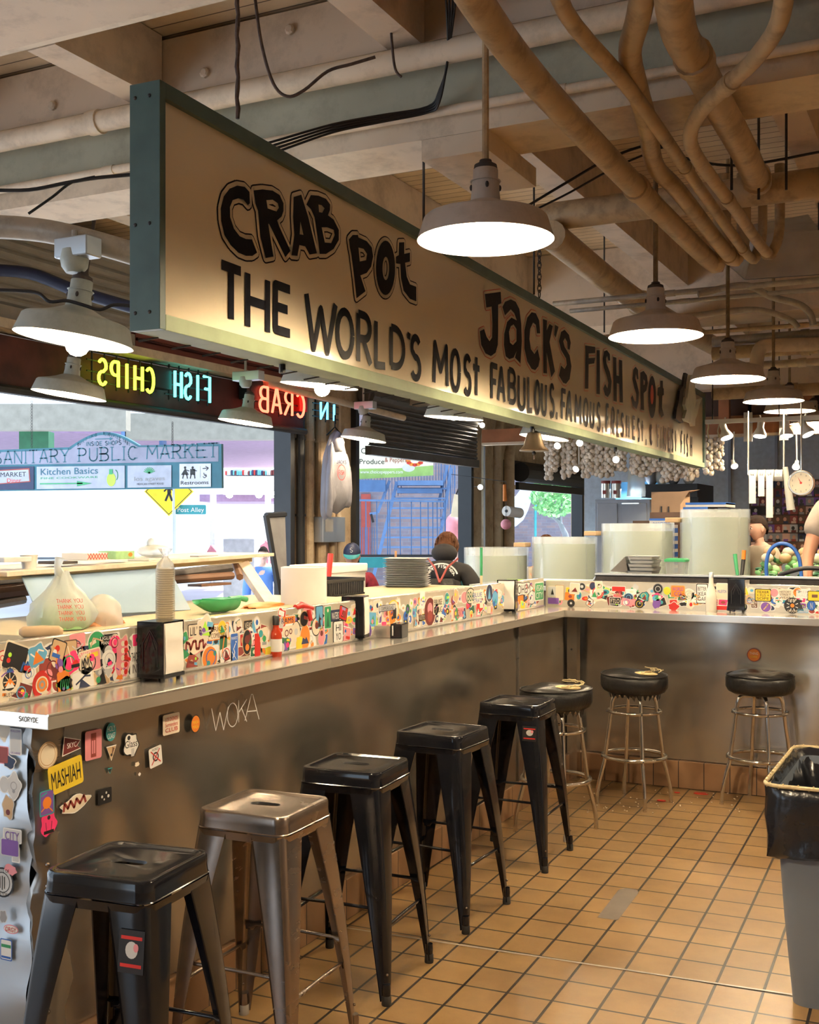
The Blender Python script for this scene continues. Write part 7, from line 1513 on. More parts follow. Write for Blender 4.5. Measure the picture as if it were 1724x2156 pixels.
for x in (1392, 1407): q = AY(x, 1073, 10.59); g.box((q.x - .006, 10.592, q.z - .03), (q.x + .006, 10.6, q.z + .03), 'black')
g.obj('box_body', t); g = G(); g.add([(b_.x, 10.6, b_.z), (b_.x, 11.0, b_.z), (b_.x + .10, 11.0, b_.z + .03), (b_.x + .10, 10.6, b_.z - .0)], [(0, 1, 2, 3)], 'cardboard'); g.add([(b_.x, 10.6, b_.z - .12), (b_.x, 10.6, b_.z), (b_.x + .09, 10.6, b_.z + .01)], [(0, 1, 2)], 'cardboard'); g.obj('flap', t)
g = G(); g.box((a.x - .15, 10.5, 0), (AY(1530, 1100, 10.5).x, 11.1, a.z - .02), 'dark_box'); tag(g.obj('storage_shelf'), 'dark shelf unit under the cardboard boxes behind the tanks', 'shelf')
for k, (x0, x1, yt, yb) in enumerate(((1367, 1418, 1092, 1112), (1438, 1490, 1068, 1078), (1443, 1528, 1058, 1068), (1412, 1427, 1105, 1205))):
    a, b_ = AY(x0, yb, 9.3), AY(x1, yt, 9.3); t = thing('printed_box', ['white and blue printed carton above the third tank', 'lower blue and white printed carton behind the tallest tank', 'upper blue and white printed carton behind the tallest tank', 'upright blue banded carton between third and tallest tank'][k], 'carton', a)
    if k == 3:
        g = G()
        for i in range(6): g.box((a.x, 9.0, a.z + (b_.z - a.z) * i / 6), (b_.x, 9.3, a.z + (b_.z - a.z) * (i + .6) / 6), 'blue'); g.box((a.x, 9.0, a.z + (b_.z - a.z) * (i + .6) / 6), (b_.x, 9.3, a.z + (b_.z - a.z) * (i + 1) / 6), 'light_grey')
        g.obj('box_body', t)
    else:
        g = G(); g.box((a.x, 9.3, a.z), (b_.x, 9.7, b_.z), 'light_grey', bev=.003); g.box((a.x, 9.297, b_.z - .015), (b_.x, 9.7, b_.z + .002), 'blue'); g.obj('box_body', t)
        if k < 2: g = G(); fword(g, 'SUMMERTIME', (a.x + b_.x) / 2, a.z + (b_.z - a.z) * .15, (b_.z - a.z) * .5, FX((0, 9.298, 0)), 'blue', w=(b_.x - a.x) * .7); g.obj('lettering', t)
g = G(); g.box((AY(1368, 1060, 9.32).x, 9.32, 0), (AY(1535, 1060, 9.32).x, 9.7, AY(1443, 1078, 9.3).z - .001), 'dark_box'); tag(g.obj('carton_shelf'), 'shelf behind the tanks holding the blue printed cartons', 'shelf')
a, b_ = AY(1350, 1058, 11.7), AY(1468, 1018, 11.7); HOODZ = b_.z; t = thing('range_hood', 'black range hood behind the cardboard box', 'hood', a); g = G(); g.box((a.x, 11.7, a.z + .05), (b_.x, 12.5, b_.z), 'black'); g.box((AY(1445, 1100, 11.75).x, 11.75, 1.2), (b_.x, 12.5, a.z + .05), 'black'); g.obj('hood_body', t)
l = bpy.data.lights.new('hood_light', 'AREA'); l.energy = 12; l.color = (.85, .95, 1); l.size = .4; l.size_y = .2; l.shape = 'RECTANGLE'; lo = bpy.data.objects.new('hood_light', l); COL.objects.link(lo); lo.location = AY(1335, 1030, 12.0)
g = G(); q = AY(1332, 1045, 12.2); g.box((q.x - .22, 12.3, q.z - .05), (q.x + .28, 12.35, q.z + .16), 'sky_blue'); tag(g.obj('lit_panel'), 'pale blue lit panel above the grey cabinet', 'panel')
q = AY(1338, 1035, 11.2); g = mound('', '', '', (q.x, 11.2, q.z - .05), (.09, .07, .40), 'plastic_bag', 31, .2, 18); tag(g.obj('hanging_bag', smooth=60), 'cream plastic bag hanging below the garlic', 'bag')
for k, x in enumerate((1372, 1393, 1418, 1450)):
    q = AY(x, 1005, 12.0); q.z = b_.z + .09 if False else HOODZ + .088; g = G(); g.sphere(q, (.07, .07, .09), 'plastic_bag' if k % 2 else 'grey', 12); tag(g.obj('plastic_jar', smooth=60), ['first plastic tub in the row on top of the range hood, leftmost', 'second plastic tub on top of the range hood', 'crumpled clear bag on top of the range hood', 'rightmost clear bag on top of the range hood'][k], 'tub')
# blue wall fittings, photo board, paper rolls, scale
a, b_ = AY(1578, 1180, 12.98), AY(1760, 1010, 12.98); t = thing('photo_board', 'wall board crowded with small snapshots behind the young man', 'board', a); g = G(); g.box((a.x, 12.96, a.z), (b_.x, 12.984, b_.z), 'dark_box'); g.obj('backing', t)
random.seed(13); k = 0; PHM = ['maroon', 'navy', 'skin_pale', 'grey', 'brown', 'purple', 'black', 'light_grey', 'brick_red']
for i in range(11):
    for j in range(9):
        x = a.x + .02 + i * (b_.x - a.x) / 11; z = a.z + .02 + j * (b_.z - a.z) / 9
        g = G(); g.poly([rect(x, z, x + .085, z + .085)], FX((0, 12.955, 0)), random.choice(PHM), .001); g.poly([circ(x + .04 + random.uniform(-.01, .01), z + .045, .018, .022, 10)], FX((0, 12.955, 0)), random.choice(['skin_pale', 'skin', 'light_grey', 'black']), .003); g.poly([rect(x + .015, z, x + .065, z + .024)], FX((0, 12.955, 0)), random.choice(PHM), .003)
        g.obj('snapshot', t)
for k, (x0, x1, yb) in enumerate(((1578, 1594, 1060), (1597, 1612, 1045), (1614, 1630, 1090), (1632, 1648, 1012))):
    a, b_ = AY(x0, 990, 8.6), AY(x1, 1012, 8.6); t = thing('ticket_roll', ['paper ticket roll hanging at left of the four rolls', 'second paper ticket roll, shortest tail but one', 'third paper ticket roll with the longest tail', 'rightmost paper ticket roll without a tail'][k], 'paper roll', ((a.x + b_.x) / 2, 8.6, (a.z + b_.z) / 2))
    g = G(); g.tube([(a.x, 8.6, (a.z + b_.z) / 2), (b_.x, 8.6, (a.z + b_.z) / 2)], .042, 'paper', 20); g.obj('roll', t, smooth=40)
    if yb > 1015: z = AY(x0, yb, 8.55).z; g = G(); g.box((a.x + .003, 8.555, z), (b_.x - .003, 8.557, (a.z + b_.z) / 2), 'paper'); g.obj('tail', t)
    g = G(); f_ = FX((0, 8.556, 0)); words(g, '0' + str(k + 2), (a.x + b_.x) / 2, (a.z + b_.z) / 2, .02, f_, 'black', w=.025, lift=.002); g.obj('print', t)
a, b_ = AY(1575, 1000, 8.6), AY(1650, 1000, 8.6); t = thing('roll_rack', 'thin metal rod and straps holding the paper ticket rolls', 'rack', a); g = G(); g.tube([a, b_], .006, 'steel_top', 8)
g.tube([a, (a.x, 8.6, 2.45)], .006, 'steel_top', 8); g.tube([b_, (b_.x, 8.6, 2.45)], .006, 'steel_top', 8); g.obj('rod', t)
q = AY(1662, 1030, 8.6); g = G(); g.tube([q + Vector((-.03, 0, .16)), q + Vector((-.01, 0, .0)), q + Vector((.01, 0, -.15))], [.018, .025, .030], 'plastic_bag', 12); tag(g.obj('bag_bundle', smooth=60), 'white plastic bag bundle hanging left of the scale', 'bag')
q = AY(1687, 1017, 8.2); t = thing('hanging_scale', 'round cream dial scale hanging at right', 'scale', q); Mx = Matrix.Rotation(R(90), 4, 'X'); g = G(); g.lathe([(0, -.03), (.082, -.03), (.088, -.02), (.088, .02), (.082, .032), (.074, .032), (.074, .024), (0, .024)], 'steel_top', q, 36, Mx); g.obj('case', t, smooth=40)
g = G(); f_ = FX((q.x, q.y - .026, q.z)); g.poly([circ(0, 0, .073, .073, 36)], f_, 'sticker_cream', 0)
for i in range(10): a = R(36 * i + 90); words(g, str(i), .058 * math.cos(a), .058 * math.sin(a) - .005, .010, f_, 'black', w=.007, sw=.0015, lift=.001)
g.obj('dial_face', t); g = G(); g.poly([[(-.004, 0), (.004, 0), (-.022, .045)]], f_, 'red', .002); g.poly([circ(0, 0, .008)], f_, 'red', .003); g.obj('needle', t)
g = G(); g.tube([q + Vector((0, 0, .088)), (q.x, q.y, 2.45)], .005, 'steel_top', 8); g.obj('hanger', t)
# wooden header with brackets, garlic, tracks and spots
g = G(); p = AY(1085, 965, 11.3); q = AY(1724, 940, 11.3); zb = 2.40
HB = G(); HB.box((-4.7, 11.25, 2.50), (2.0, 11.35, 2.64), 'header_wood'); HB.box((-4.7, 11.24, 2.475), (2.0, 11.36, 2.50), 'cream_paint'); hb = thing('header_beam', 'long reddish wooden header beam across the back stall', 'beam', (-1.3, 11.3, 2.5)); HB.obj('timber', hb)
for x in (1575, 1650): p = AY(x, 955, 11.23); g = G(); g.box((p.x - .04, 11.21, 2.42), (p.x + .04, 11.24, 2.70), 'light_grey', bev=.004); g.sphere((p.x, 11.21, 2.66), .012, 'dark_iron', 8); g.sphere((p.x, 11.21, 2.56), .012, 'dark_iron', 8); g.obj('metal_strap', hb)
for k, x in enumerate((1525, 1700, 1820)): p = AY(x, 900, 11.3); g = G(); g.box((p.x - .05, 11.26, 2.64), (p.x + .05, 11.34, 3.65), 'header_wood'); g.obj('upright', hb)
# storage loft above with dark boxes
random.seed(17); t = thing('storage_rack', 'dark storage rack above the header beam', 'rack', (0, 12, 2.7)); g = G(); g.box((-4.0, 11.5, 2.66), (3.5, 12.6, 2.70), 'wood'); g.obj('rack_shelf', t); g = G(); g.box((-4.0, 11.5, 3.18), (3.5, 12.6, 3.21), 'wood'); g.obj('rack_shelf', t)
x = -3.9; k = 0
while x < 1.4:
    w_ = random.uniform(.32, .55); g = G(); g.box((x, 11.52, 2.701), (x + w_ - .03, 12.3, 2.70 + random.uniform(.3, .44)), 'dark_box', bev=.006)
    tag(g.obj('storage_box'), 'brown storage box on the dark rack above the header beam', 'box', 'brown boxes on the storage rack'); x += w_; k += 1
gb = []
for v in range(3):
    random.seed(40 + v); g = G(); n = 9
    for i in range(n):
        z = -.10 - i * .034
        for q_ in range(3):
            a = q_ * 2.1 + i * .9 + random.uniform(-.3, .3); r_ = .026 + random.uniform(-.004, .005); c_ = (.032 * math.cos(a), .032 * math.sin(a), z + random.uniform(-.008, .008)); g.sphere(c_, (r_, r_, r_ * .95), 'garlic', 8)
    root = bpy.data.objects.new('garlic_braid', None); COL.objects.link(root); g.obj('bulbs', root, smooth=60)
    g = G(); g.tube([(.006 * math.sin(i * 1.7), .006 * math.cos(i * 1.7), .04 - i * .03) for i in range(13)], .008, 'garlic_stem', 6); g.obj('stems', root, smooth=60); gb.append(root)
used = set(); random.seed(3)
gx = [1155, 1168, 1190, 1205, 1232, 1243, 1254, 1264, 1274, 1284, 1294, 1311, 1335, 1344, 1353, 1363, 1372, 1383, 1400, 1410, 1420, 1430, 1440, 1450, 1460, 1492, 1512]
for k, x in enumerate(gx):
    v = random.randrange(3); p = AY(x, 985, 11.15); o = gb[v] if v not in used else copy_tree(gb[v]); used.add(v)
    o.location = (p.x, 11.16 - .04 * (k % 2), 2.56 - random.uniform(0, .04) - (.05 if x > 1390 and x < 1480 else 0)); o.rotation_euler = (0, 0, random.uniform(0, 6)); o.scale = (1, 1, random.uniform(.92, 1.15))
    tag(o, 'braid of garlic bulbs hanging in the row under the header beam', 'garlic', 'garlic braids hanging from the header beam')
for v in range(3):
    if v not in used: copy = gb[v]; copy.location = (-3, 11.15, 2.56); tag(copy, 'braid of garlic bulbs hanging in the row under the header beam', 'garlic', 'garlic braids hanging from the header beam')
def spot(p, d, lab, s=1.0, on=True, energy=9, group=None, up=None, wall=False):
    d = Vector(d).normalized(); t = thing('spotlight', lab, 'spotlight', p, group=group); M = d.to_track_quat('Z', 'Y').to_matrix().to_4x4()
    g = G(); g.lathe([(.018 * s, -.10 * s), (.028 * s, -.095 * s), (.028 * s, -.03 * s), (.052 * s, .02 * s), (.055 * s, .045 * s), (.05 * s, .045 * s), (.045 * s, .02 * s)], 'white', p, 20, M, cap=False); g.obj('can', t, smooth=40)
    g = G(); g.lathe([(0, .035 * s), (.046 * s, .03 * s)], 'bulb_cool' if on else 'lamp_inside', p, 20, M, cap=False); g.obj('lens', t, smooth=40)
    g = G(); g.tube([Vector(p) - d * .06 * s, (WX, p[1], p[2]) if wall else (p[0], p[1], up or p[2] + .13 * s)], .007, 'white', 8); g.obj('stem', t)
    l = bpy.data.lights.new('spot_light', 'SPOT'); l.energy = energy; l.color = (1, .86, .66); l.spot_size = R(75); l.spot_blend = .6; l.shadow_soft_size = .04; lo = bpy.data.objects.new('spot_light', l); COL.objects.link(lo); lo.parent = t; lo.rotation_euler = (-d).to_track_quat('Z', 'Y').to_euler(); lo.location = d * .05 * s
    return t
tr = thing('light_track', 'long white ceiling track carrying four spotlights at right', 'track', AY(1600, 888, 9.6)); a, b_ = AY(1485, 893, 9.6), AY(1780, 877, 9.6); g = G(); g.box((a.x, 9.58, a.z), (b_.x, 9.62, a.z + .035), 'white'); g.obj('rail', tr)
for x in (1500, 1640): q = AY(x, 888, 9.6); g = G(); g.tube([(q.x, 9.6, a.z), (q.x, 9.6, ZD)], .005, 'dark_iron', 6); g.obj('hanger_wire', tr)
for k, (x, y, dx) in enumerate(((1527, 912, .35), (1600, 908, -.05), (1655, 907, .1), (1697, 905, .5))): spot(AY(x, y, 9.6), (dx, -.25, -1), ['first', 'second', 'third', 'fourth'][k] + ' white spotlight from left on the long ceiling track', 1.0, group='track spotlights')
for k, (x, y, Y_, d) in enumerate(((1545, 978, 11.22, (.3, -.6, -.6)), (1676, 980, 11.22, (0, -.7, -.6)), (1015, 895, None, (.4, -1, -.2)), (1012, 1025, None, (.2, -1, -.2)), (1222, 932, 10.5, (0, -1, -.2)), (1175, 937, 10.5, (0, -1, -.4)), (1297, 967, 10.9, (.2, -1, -.2)), (1215, 985, 10.9, (-.3, -1, -.6)))):
    p = AY(x, y, Y_) if Y_ else AX(x, y, -5.45)
    spot(p, d, ['spotlight shining below the header beam right of the garlic', 'bright spotlight just above the dial scale', 'small spotlight under the middle of the sign beside the bell', 'small clamp spotlight on the conduit left of the paper roll', 'small bright spotlight under the sign above the garlic', 'small spotlight under the sign right of the bell', 'small spotlight glinting between garlic braids', 'spotlight low behind the leftmost garlic braids'][k], .65, up=(2.52 if k in (0, 1) else ZD) if Y_ else None, wall=not Y_)
# bell
p = AD(1124, 930, 6.45); t = thing('bell', 'bronze bell hanging under the sign', 'bell', p); g = G(); s_ = 6.45 / 2400; g.lathe([(30 * s_, -20 * s_), (31 * s_, -18 * s_), (22 * s_, -8 * s_), (17 * s_, 10 * s_), (14 * s_, 18 * s_), (5 * s_, 23 * s_), (0, 24 * s_)], 'bell_bronze' if 'bell_bronze' in MATS else mat('bell_bronze', (.20, .15, .10), .4, .8, .15).name, p, 32); g.obj('bell_body', t, smooth=40)
g = G(); g.tube([p + Vector((0, 0, .06)), (p.x, p.y, S0.z + .002)], .006, 'dark_iron', 8); g.obj('hanger', t); g = G(); g.tube([p - Vector((0, 0, .04)), p - Vector((0, 0, .10))], .004, 'rope', 6); g.sphere(p - Vector((0, 0, .065)), .012, 'dark_iron', 8); g.obj('clapper', t)
# paper towel roll and pink ball by the cream drain pipe
p = AX(1066, 1076, -4.9); t = thing('towel_roll', 'white paper roll seen end-on hanging by the cream drain pipes', 'paper roll', p); g = G(); g.tube([p, p + Vector((.05, .30, -.02))], .062, 'paper', 20); g.obj('roll', t, smooth=40); g = G(); g.tube([p + Vector((-.002, -.005, 0)), p + Vector((.01, .05, 0))], .018, 'black', 12); g.obj('core', t)
p = AX(1065, 1104, -4.9); g = G(); g.sphere(p, .062, 'pink', 18); g.tube([p, p + Vector((0, 0, .5))], .003, 'cable_black', 5); g.tube([p + Vector((0, 0, .5)), (WX, p.y, p.z + .6)], .004, 'cable_black', 5); tag(g.obj('balloon', smooth=60), 'pink round float hanging under the paper roll', 'float')
g = G(); a = AX(1062, 1020, -4.9); b_ = AX(1063, 1055, -4.9); g.tube([a, b_], [.02, .028], 'orange', 8); tag(g.obj('orange_handle'), 'orange handle hanging above the paper roll', 'handle')

# hoodie on a hanger
p = AX(705, 1000, -5.25); Hd = thing('hanging_sweatshirt', 'grey hooded sweatshirt on a hanger at the rusty pillar', 'sweatshirt', p); dy = Vector((.30, .95, 0)).normalized(); dn_ = Vector((dy.y, -dy.x, 0))
outline_ = [(0, .42), (.045, .40), (.07, .30), (.12, .16), (.135, -.12), (.13, -.28), (.10, -.30), (.02, -.36), (-.06, -.33), (-.075, -.20), (-.10, -.42), (-.135, -.38), (-.12, 0), (-.11, .18), (-.05, .36)]
def cloth(outl, th, m_, nm, par, off=0, k_=1.0):
    g = G(); n = len(outl); c_ = (sum(q[0] for q in outl) / n, sum(q[1] for q in outl) / n); L_ = []
    for s_, d_ in ((1, 0), (.92, .45), (.75, .8), (.4, 1), (0.05, 1.05)):
        for q in outl: x, z = c_[0] + (q[0] - c_[0]) * s_, c_[1] + (q[1] - c_[1]) * s_; L_.append((x, z, d_ * th + .008 * math.sin(x * 70 + z * 9) * (d_ > 0)))
    for sg in (1, -1):
        vs = [p + dy * x * k_ + Vector((0, 0, z)) + dn_ * (sg * d_ + off) for x, z, d_ in L_]
        fs = [(r_ * n + i, r_ * n + (i + 1) % n, (r_ + 1) * n + (i + 1) % n, (r_ + 1) * n + i) for r_ in range(4) for i in range(n)] + [tuple(range(4 * n, 5 * n))]
        g.add(vs, fs if sg > 0 else [f[::-1] for f in fs], m_)
    return g.obj(nm, par, smooth=80)
cloth([(q[0] * 1.25, q[1]) for q in outline_], .07, 'hoodie_grey', 'torso', Hd)
cloth([(-.10, .28), (-.08, .30), (-.085, 0), (-.10, -.40), (-.155, -.38), (-.14, 0)], .035, 'hoodie_grey', 'sleeve', Hd, .05)
cloth([(.13, .20), (.17, .05), (.185, -.15), (.16, -.30), (.10, -.30), (.09, .1)], .045, 'hoodie_grey', 'sleeve', Hd, .02)
cloth([(-.07, .30), (.0, .40), (.06, .30), (.03, .20), (-.05, .20)], .075, 'hoodie_grey', 'hood', Hd, .03)
g = G(); f_ = (p + dn_ * .088, dy, Vector((0, 0, 1)), dn_); words(g, 'JACKS', 0, .10, .03, f_, 'navy', w=.12, sw=.006); g.ribbon(circ(0, .02, .05, .07, 18), .006, f_, 'red', .002, closed=True, joint=0); words(g, 'FISH', 0, 0, .04, f_, 'red', w=.07, sw=.006); g.obj('front_print', Hd)
g = G(); g.tube([p + Vector((0, 0, .55)), p + Vector((0, 0, .44))], .006, 'black', 6); g.tube([p + dy * -.1 + Vector((0, 0, .36)), p + Vector((0, 0, .44)), p + dy * .1 + Vector((0, 0, .36))], .007, 'black', 6); g.obj('hanger', Hd)
p = AX(697, 1115, -5.45); g = G(); g.box((-5.55, p.y - .2, p.z - .12), (-5.42, p.y + .22, p.z + .12), 'galvanised', bev=.01); g.box((-5.42, p.y - .16, p.z - .02), (-5.415, p.y - .02, p.z + .1), 'light_grey'); tag(g.obj('electrical_box'), 'grimy grey electrical box below the sweatshirt', 'electrical box')

# ================================================================ neon words in the valance (seen from behind)
def neon(word, x0, x1, yt, yb, m_, lab):
    a, b_ = AX(x0, (yt + yb) / 2, -5.3), AX(x1, (yt + yb) / 2, -5.3); zt, zb = AX((x0 + x1) / 2, yt, -5.3).z, AX((x0 + x1) / 2, yb, -5.3).z
    t = thing('neon_sign', lab, 'neon sign', (-5.3, (a.y + b_.y) / 2, (zt + zb) / 2)); n = len(word); wd = (b_.y - a.y) / n
    for i, c in enumerate(word):     # mirrored: last letter first
        j = n - 1 - i; y0 = a.y + wd * j + wd * .12; w_ = wd * .72; g = G()
        for st in GL[c]:
            if len(st) < 2: continue
            for dd in ((-.0, 0),): g.tube([(-5.3, y0 + (1 - q[0]) * w_, zb + q[1] * (zt - zb)) for q in st], .011, m_, 8)
        g.obj('letter_tube', t, smooth=60)
    g = G()
    for k in range(n + 1): y = a.y + wd * k; g.tube([(-5.34, y, zb - .02), (-5.34, y, zt + .05)], .007, 'black', 5)
    for z in (zb + .02, (zt + zb) / 2, zt - .01): g.tube([(-5.34, a.y - .05, z), (-5.34, b_.y + .05, z)], .006, 'black', 5)
    g.obj('wire_frame', t); return t
neon('CHIPS', 203, 328, 766, 818, 'neon_yellow', 'yellow green neon word seen in reverse, leftmost')
neon('FISH', 365, 446, 788, 842, 'neon_cyan', 'cyan neon word seen in reverse, in the middle')
neon('CRAB', 543, 645, 822, 872, 'neon_red', 'red neon word seen in reverse behind the small greenish lamp')
neon('IN', 672, 714, 850, 884, 'neon_blue', 'short blue neon letters right of the red ones')
for k, (x, y, w_, h_, m_) in enumerate(((340, 795, .22, .16, 'black'), (637, 850, .14, .14, 'red'), (535, 815, .24, .22, 'black'))):
    p = AX(x, y, -5.33); g = G(); g.box((-5.40, p.y - w_ / 2, p.z - h_ / 2), (-5.32, p.y + w_ / 2, p.z + h_ / 2), m_, bev=.01); tag(g.obj('neon_transformer'), ['black box between the yellow and cyan neon words', 'small red box at the right end of the red neon word', 'round black box left of the red neon word'][k], 'box')

# ================================================================ outside
# hanging market sign board, parallel to the counters' cross direction
Ym = 8.65; t = thing('market_sign', 'grey-green hanging sign board with an arched top above the street opening', 'sign', AY(300, 980, Ym)); F = FX((0, Ym - .03, 0))
def mp(x, y): p = AY(x, y, Ym - .03); return (p.x, p.z)
ar = [mp(270 * 1.0 - 120, 945)] ; outl = [mp(-60, 950), mp(-60, 1035), mp(471, 1028), mp(470, 935), mp(298, 938)] + [mp(298 - (298 - 150) * i / 12, 938 - 30 * math.sin(math.pi * i / 12) + 4 * i / 12) for i in range(1, 12)] + [mp(150, 942)]
g = G(); g.poly([outl], F, 'board_teal', 0, .03); g.obj('board', t)
inn = [mp(-60, 955), mp(-60, 980), mp(464, 972), mp(464, 940), mp(296, 942)] + [mp(296 - (296 - 153) * i / 12, 942 - 28 * math.sin(math.pi * i / 12) + 4 * i / 12) for i in range(1, 12)] + [mp(153, 947)]
g = G(); g.poly([inn], F, 'board_sign_shade', .032); 
h_ = mp(0, 942)[1] - mp(0, 968)[1]
cx = (mp(-5, 0)[0] + mp(460, 0)[0]) / 2; words(g, 'SANITARY PUBLIC MARKET', cx, mp(230, 970)[1], h_, F, 'board_teal', w=mp(462, 0)[0] - mp(-8, 0)[0], sw=h_ * .10, lift=.034, serif=True)
words(g, 'INSIDE SHOPS', mp(223, 0)[0], mp(223, 938)[1], h_ * .30, F, 'board_teal', w=mp(260, 0)[0] - mp(186, 0)[0], sw=h_ * .05, lift=.034)
tx = 'BUILT 1910 - RENOVATED 1981'; n = len(tx)
for i, c in enumerate(tx):
    s_ = (i + .5) / n; x = 167 + 112 * s_; y = 940 - 24 * math.sin(math.pi * s_) + 1
    words(g, c, mp(x, 0)[0], mp(x, y)[1], h_ * .24, F, 'board_teal', w=.016, sw=h_ * .035, lift=.034)
g.ribbon([mp(205, 925), mp(240, 924)], .008, F, 'board_teal', .034); g.poly([[mp(236, 921), mp(236, 928), mp(243, 924)]], F, 'board_teal', .035); g.obj('lettered_face', t)
def panel(x0, y0, x1, y1, m_, fn, lab=None):
    g = G(); g.poly([[mp(x0, y0), mp(x1, y0 - (x1 - x0) * .012), mp(x1, y1 - (x1 - x0) * .012), mp(x0, y1)][::-1]], F, m_, .034, .004); fn(g); o = g.obj('sign_panel', t)
    if lab: o['label'] = lab
L4 = .041
def W_(g, s, x, y, hpx, wpx, m_): fword(g, s, mp(x, 0)[0], mp(x, y)[1], mp(x, y - hpx)[1] - mp(x, y)[1], F, m_, w=mp(x + wpx / 2, 0)[0] - mp(x - wpx / 2, 0)[0], lift=L4)
def f1(g): g.poly([[mp(3, 990), mp(68, 986), mp(70, 1015), mp(2, 1020)][::-1]], F, 'brick_red', .039); g.poly([[mp(5, 992), mp(66, 989), mp(68, 1013), mp(4, 1018)][::-1]], F, 'panel_pale_shade', .040); W_(g, 'MARKET', 34, 1004, 10, 54, 'black'); W_(g, 'Diner', 36, 1016, 9, 30, 'red')
panel(-40, 984, 77, 1032, 'navy', f1)
def f2(g):
    W_(g, 'Kitchen Basics', 151, 999, 14, 120, 'board_teal'); W_(g, 'FINE COOKWARE', 151, 1008, 4, 120, 'green'); g.ribbon([mp(90, 1019), mp(180, 1018)], .012, F, 'green', L4); g.poly([[mp(168, 1013), mp(168, 1024), mp(200, 1018)]], F, 'green', L4)
    cxy = mp(240, 1010); g.poly([circ(cxy[0], cxy[1], .055, .065)], F, 'lime', L4); g.poly([rect(cxy[0] - .025, cxy[1] + .05, cxy[0] + .02, cxy[1] + .10)], F, 'green', L4 + .001); g.ribbon(arc(cxy[0] + .05, cxy[1] + .04, .03, .05, 90, -60), .008, F, 'green', L4)
panel(83, 983, 268, 1030, 'panel_pale_shade', f2)
def f3(g):
    c_ = mp(320, 997)
    for i in range(9): a = R(20 + i * 17.5); g.ribbon([c_, (c_[0] + .07 * math.cos(a), c_[1] + .06 * math.sin(a))], .008, F, 'green', L4, joint=0)
    W_(g, 'los agaves', 320, 1012, 9, 64, 'grey'); W_(g, 'MEXICAN STREET FOOD', 322, 1021, 4, 56, 'black')
panel(274, 981, 366, 1027, 'panel_pale_shade', f3)
def f4(g):
    for x, sk in ((395, True), (411, False)):
        c_ = mp(x, 985); g.poly([circ(c_[0], c_[1], .012)], F, 'black', L4)
        if sk: g.poly([[mp(x - 8, 1000), mp(x + 8, 1000), mp(x, 987)]], F, 'black', L4)
        else: g.poly([[mp(x - 5, 1000), mp(x + 5, 1000), mp(x + 5, 988), mp(x - 5, 988)]], F, 'black', L4)
        g.ribbon([mp(x - 3, 998), mp(x - 5, 1008)], .010, F, 'black', L4); g.ribbon([mp(x + 3, 998), mp(x + 5, 1008)], .010, F, 'black', L4); g.ribbon([mp(x, 989), mp(x + 9, 992)], .007, F, 'black', L4)
    g.ribbon([mp(427, 982), mp(427, 1006)], .002, F, 'black', L4); g.ribbon([mp(432, 987), mp(443, 986)], .007, F, 'black', L4); g.ribbon([mp(438, 982), mp(444, 986), mp(439, 991)], .006, F, 'black', L4); g.ribbon([(mp(436, 1002)[0] + .018 * math.cos(a), mp(436, 1002)[1] + .018 * math.sin(a)) for a in [R(60 - i * 25) for i in range(10)]], .005, F, 'black', L4); g.ribbon([mp(434, 996), mp(436, 1001), mp(441, 1003)], .007, F, 'black', L4)
    W_(g, 'Restrooms', 415, 1020, 8, 58, 'black')
panel(383, 977, 449, 1026, 'panel_white_shade', f4)
for (x, y) in ((67, 843), (363, 888)):
    a = AY(x, y, Ym); b_ = AY(x, 942, Ym); g = G(); n = 16
    for j in range(n): c_ = a.lerp(b_, (j + .5) / n); g.tube([c_ + Vector((.010 * math.cos(a_) * (j % 2), .010 * math.cos(a_) * (1 - j % 2), (a.z - b_.z) / n * .62 * math.sin(a_))) for a_ in [i * math.pi / 3 for i in range(6)]], .003, 'dark_iron', 4, closed=True)
    g.obj('chain', t)
# street beyond
t = thing('crossing_sign', 'yellow diamond pedestrian crossing sign outside, under the market board', 'road sign', AD(356, 1035, 22)); F2 = FV(AD(356, 1035, 22)); s_ = 22 / 2400; g = G(); g.poly([[(0, -52 * s_), (52 * s_, 0), (0, 52 * s_), (-52 * s_, 0)]], F2, 'sign_yellow', 0, .03); g.ribbon([(0, -48 * s_), (48 * s_, 0), (0, 48 * s_), (-48 * s_, 0)], .012, F2, 'black', .032, closed=True)
g.poly([circ(0, 20 * s_, 4.5 * s_)], F2, 'black', .034); g.ribbon([(0, 14 * s_), (1 * s_, -4 * s_)], .07, F2, 'black', .034); g.ribbon([(0, -3 * s_), (-7 * s_, -20 * s_)], .04, F2, 'black', .034); g.ribbon([(1 * s_, -3 * s_), (7 * s_, -20 * s_)], .04, F2, 'black', .034); g.ribbon([(-10 * s_, 0), (0, 10 * s_), (10 * s_, 2 * s_)], .03, F2, 'black', .034); g.obj('plate', t)
p = AD(366, 1110, 22); g = G(); g.tube([(p.x, p.y, -.1), (p.x, p.y, 2.6)], .04, 'galvanised', 10); g.obj('post', t)
t = thing('street_sign', 'blue street name sign reading Post Alley', 'street sign', AD(402, 1073, 22.1)); F2 = FV(AD(402, 1073, 22.1)); g = G(); g.poly([rect(-32 * s_, -10 * s_, 32 * s_, 10 * s_, .02)], F2, 'teal', 0, .02); fword(g, 'Post Alley', 0, -5 * s_, 10 * s_, F2, 'white', w=56 * s_, lift=.023); g.obj('plate', t)
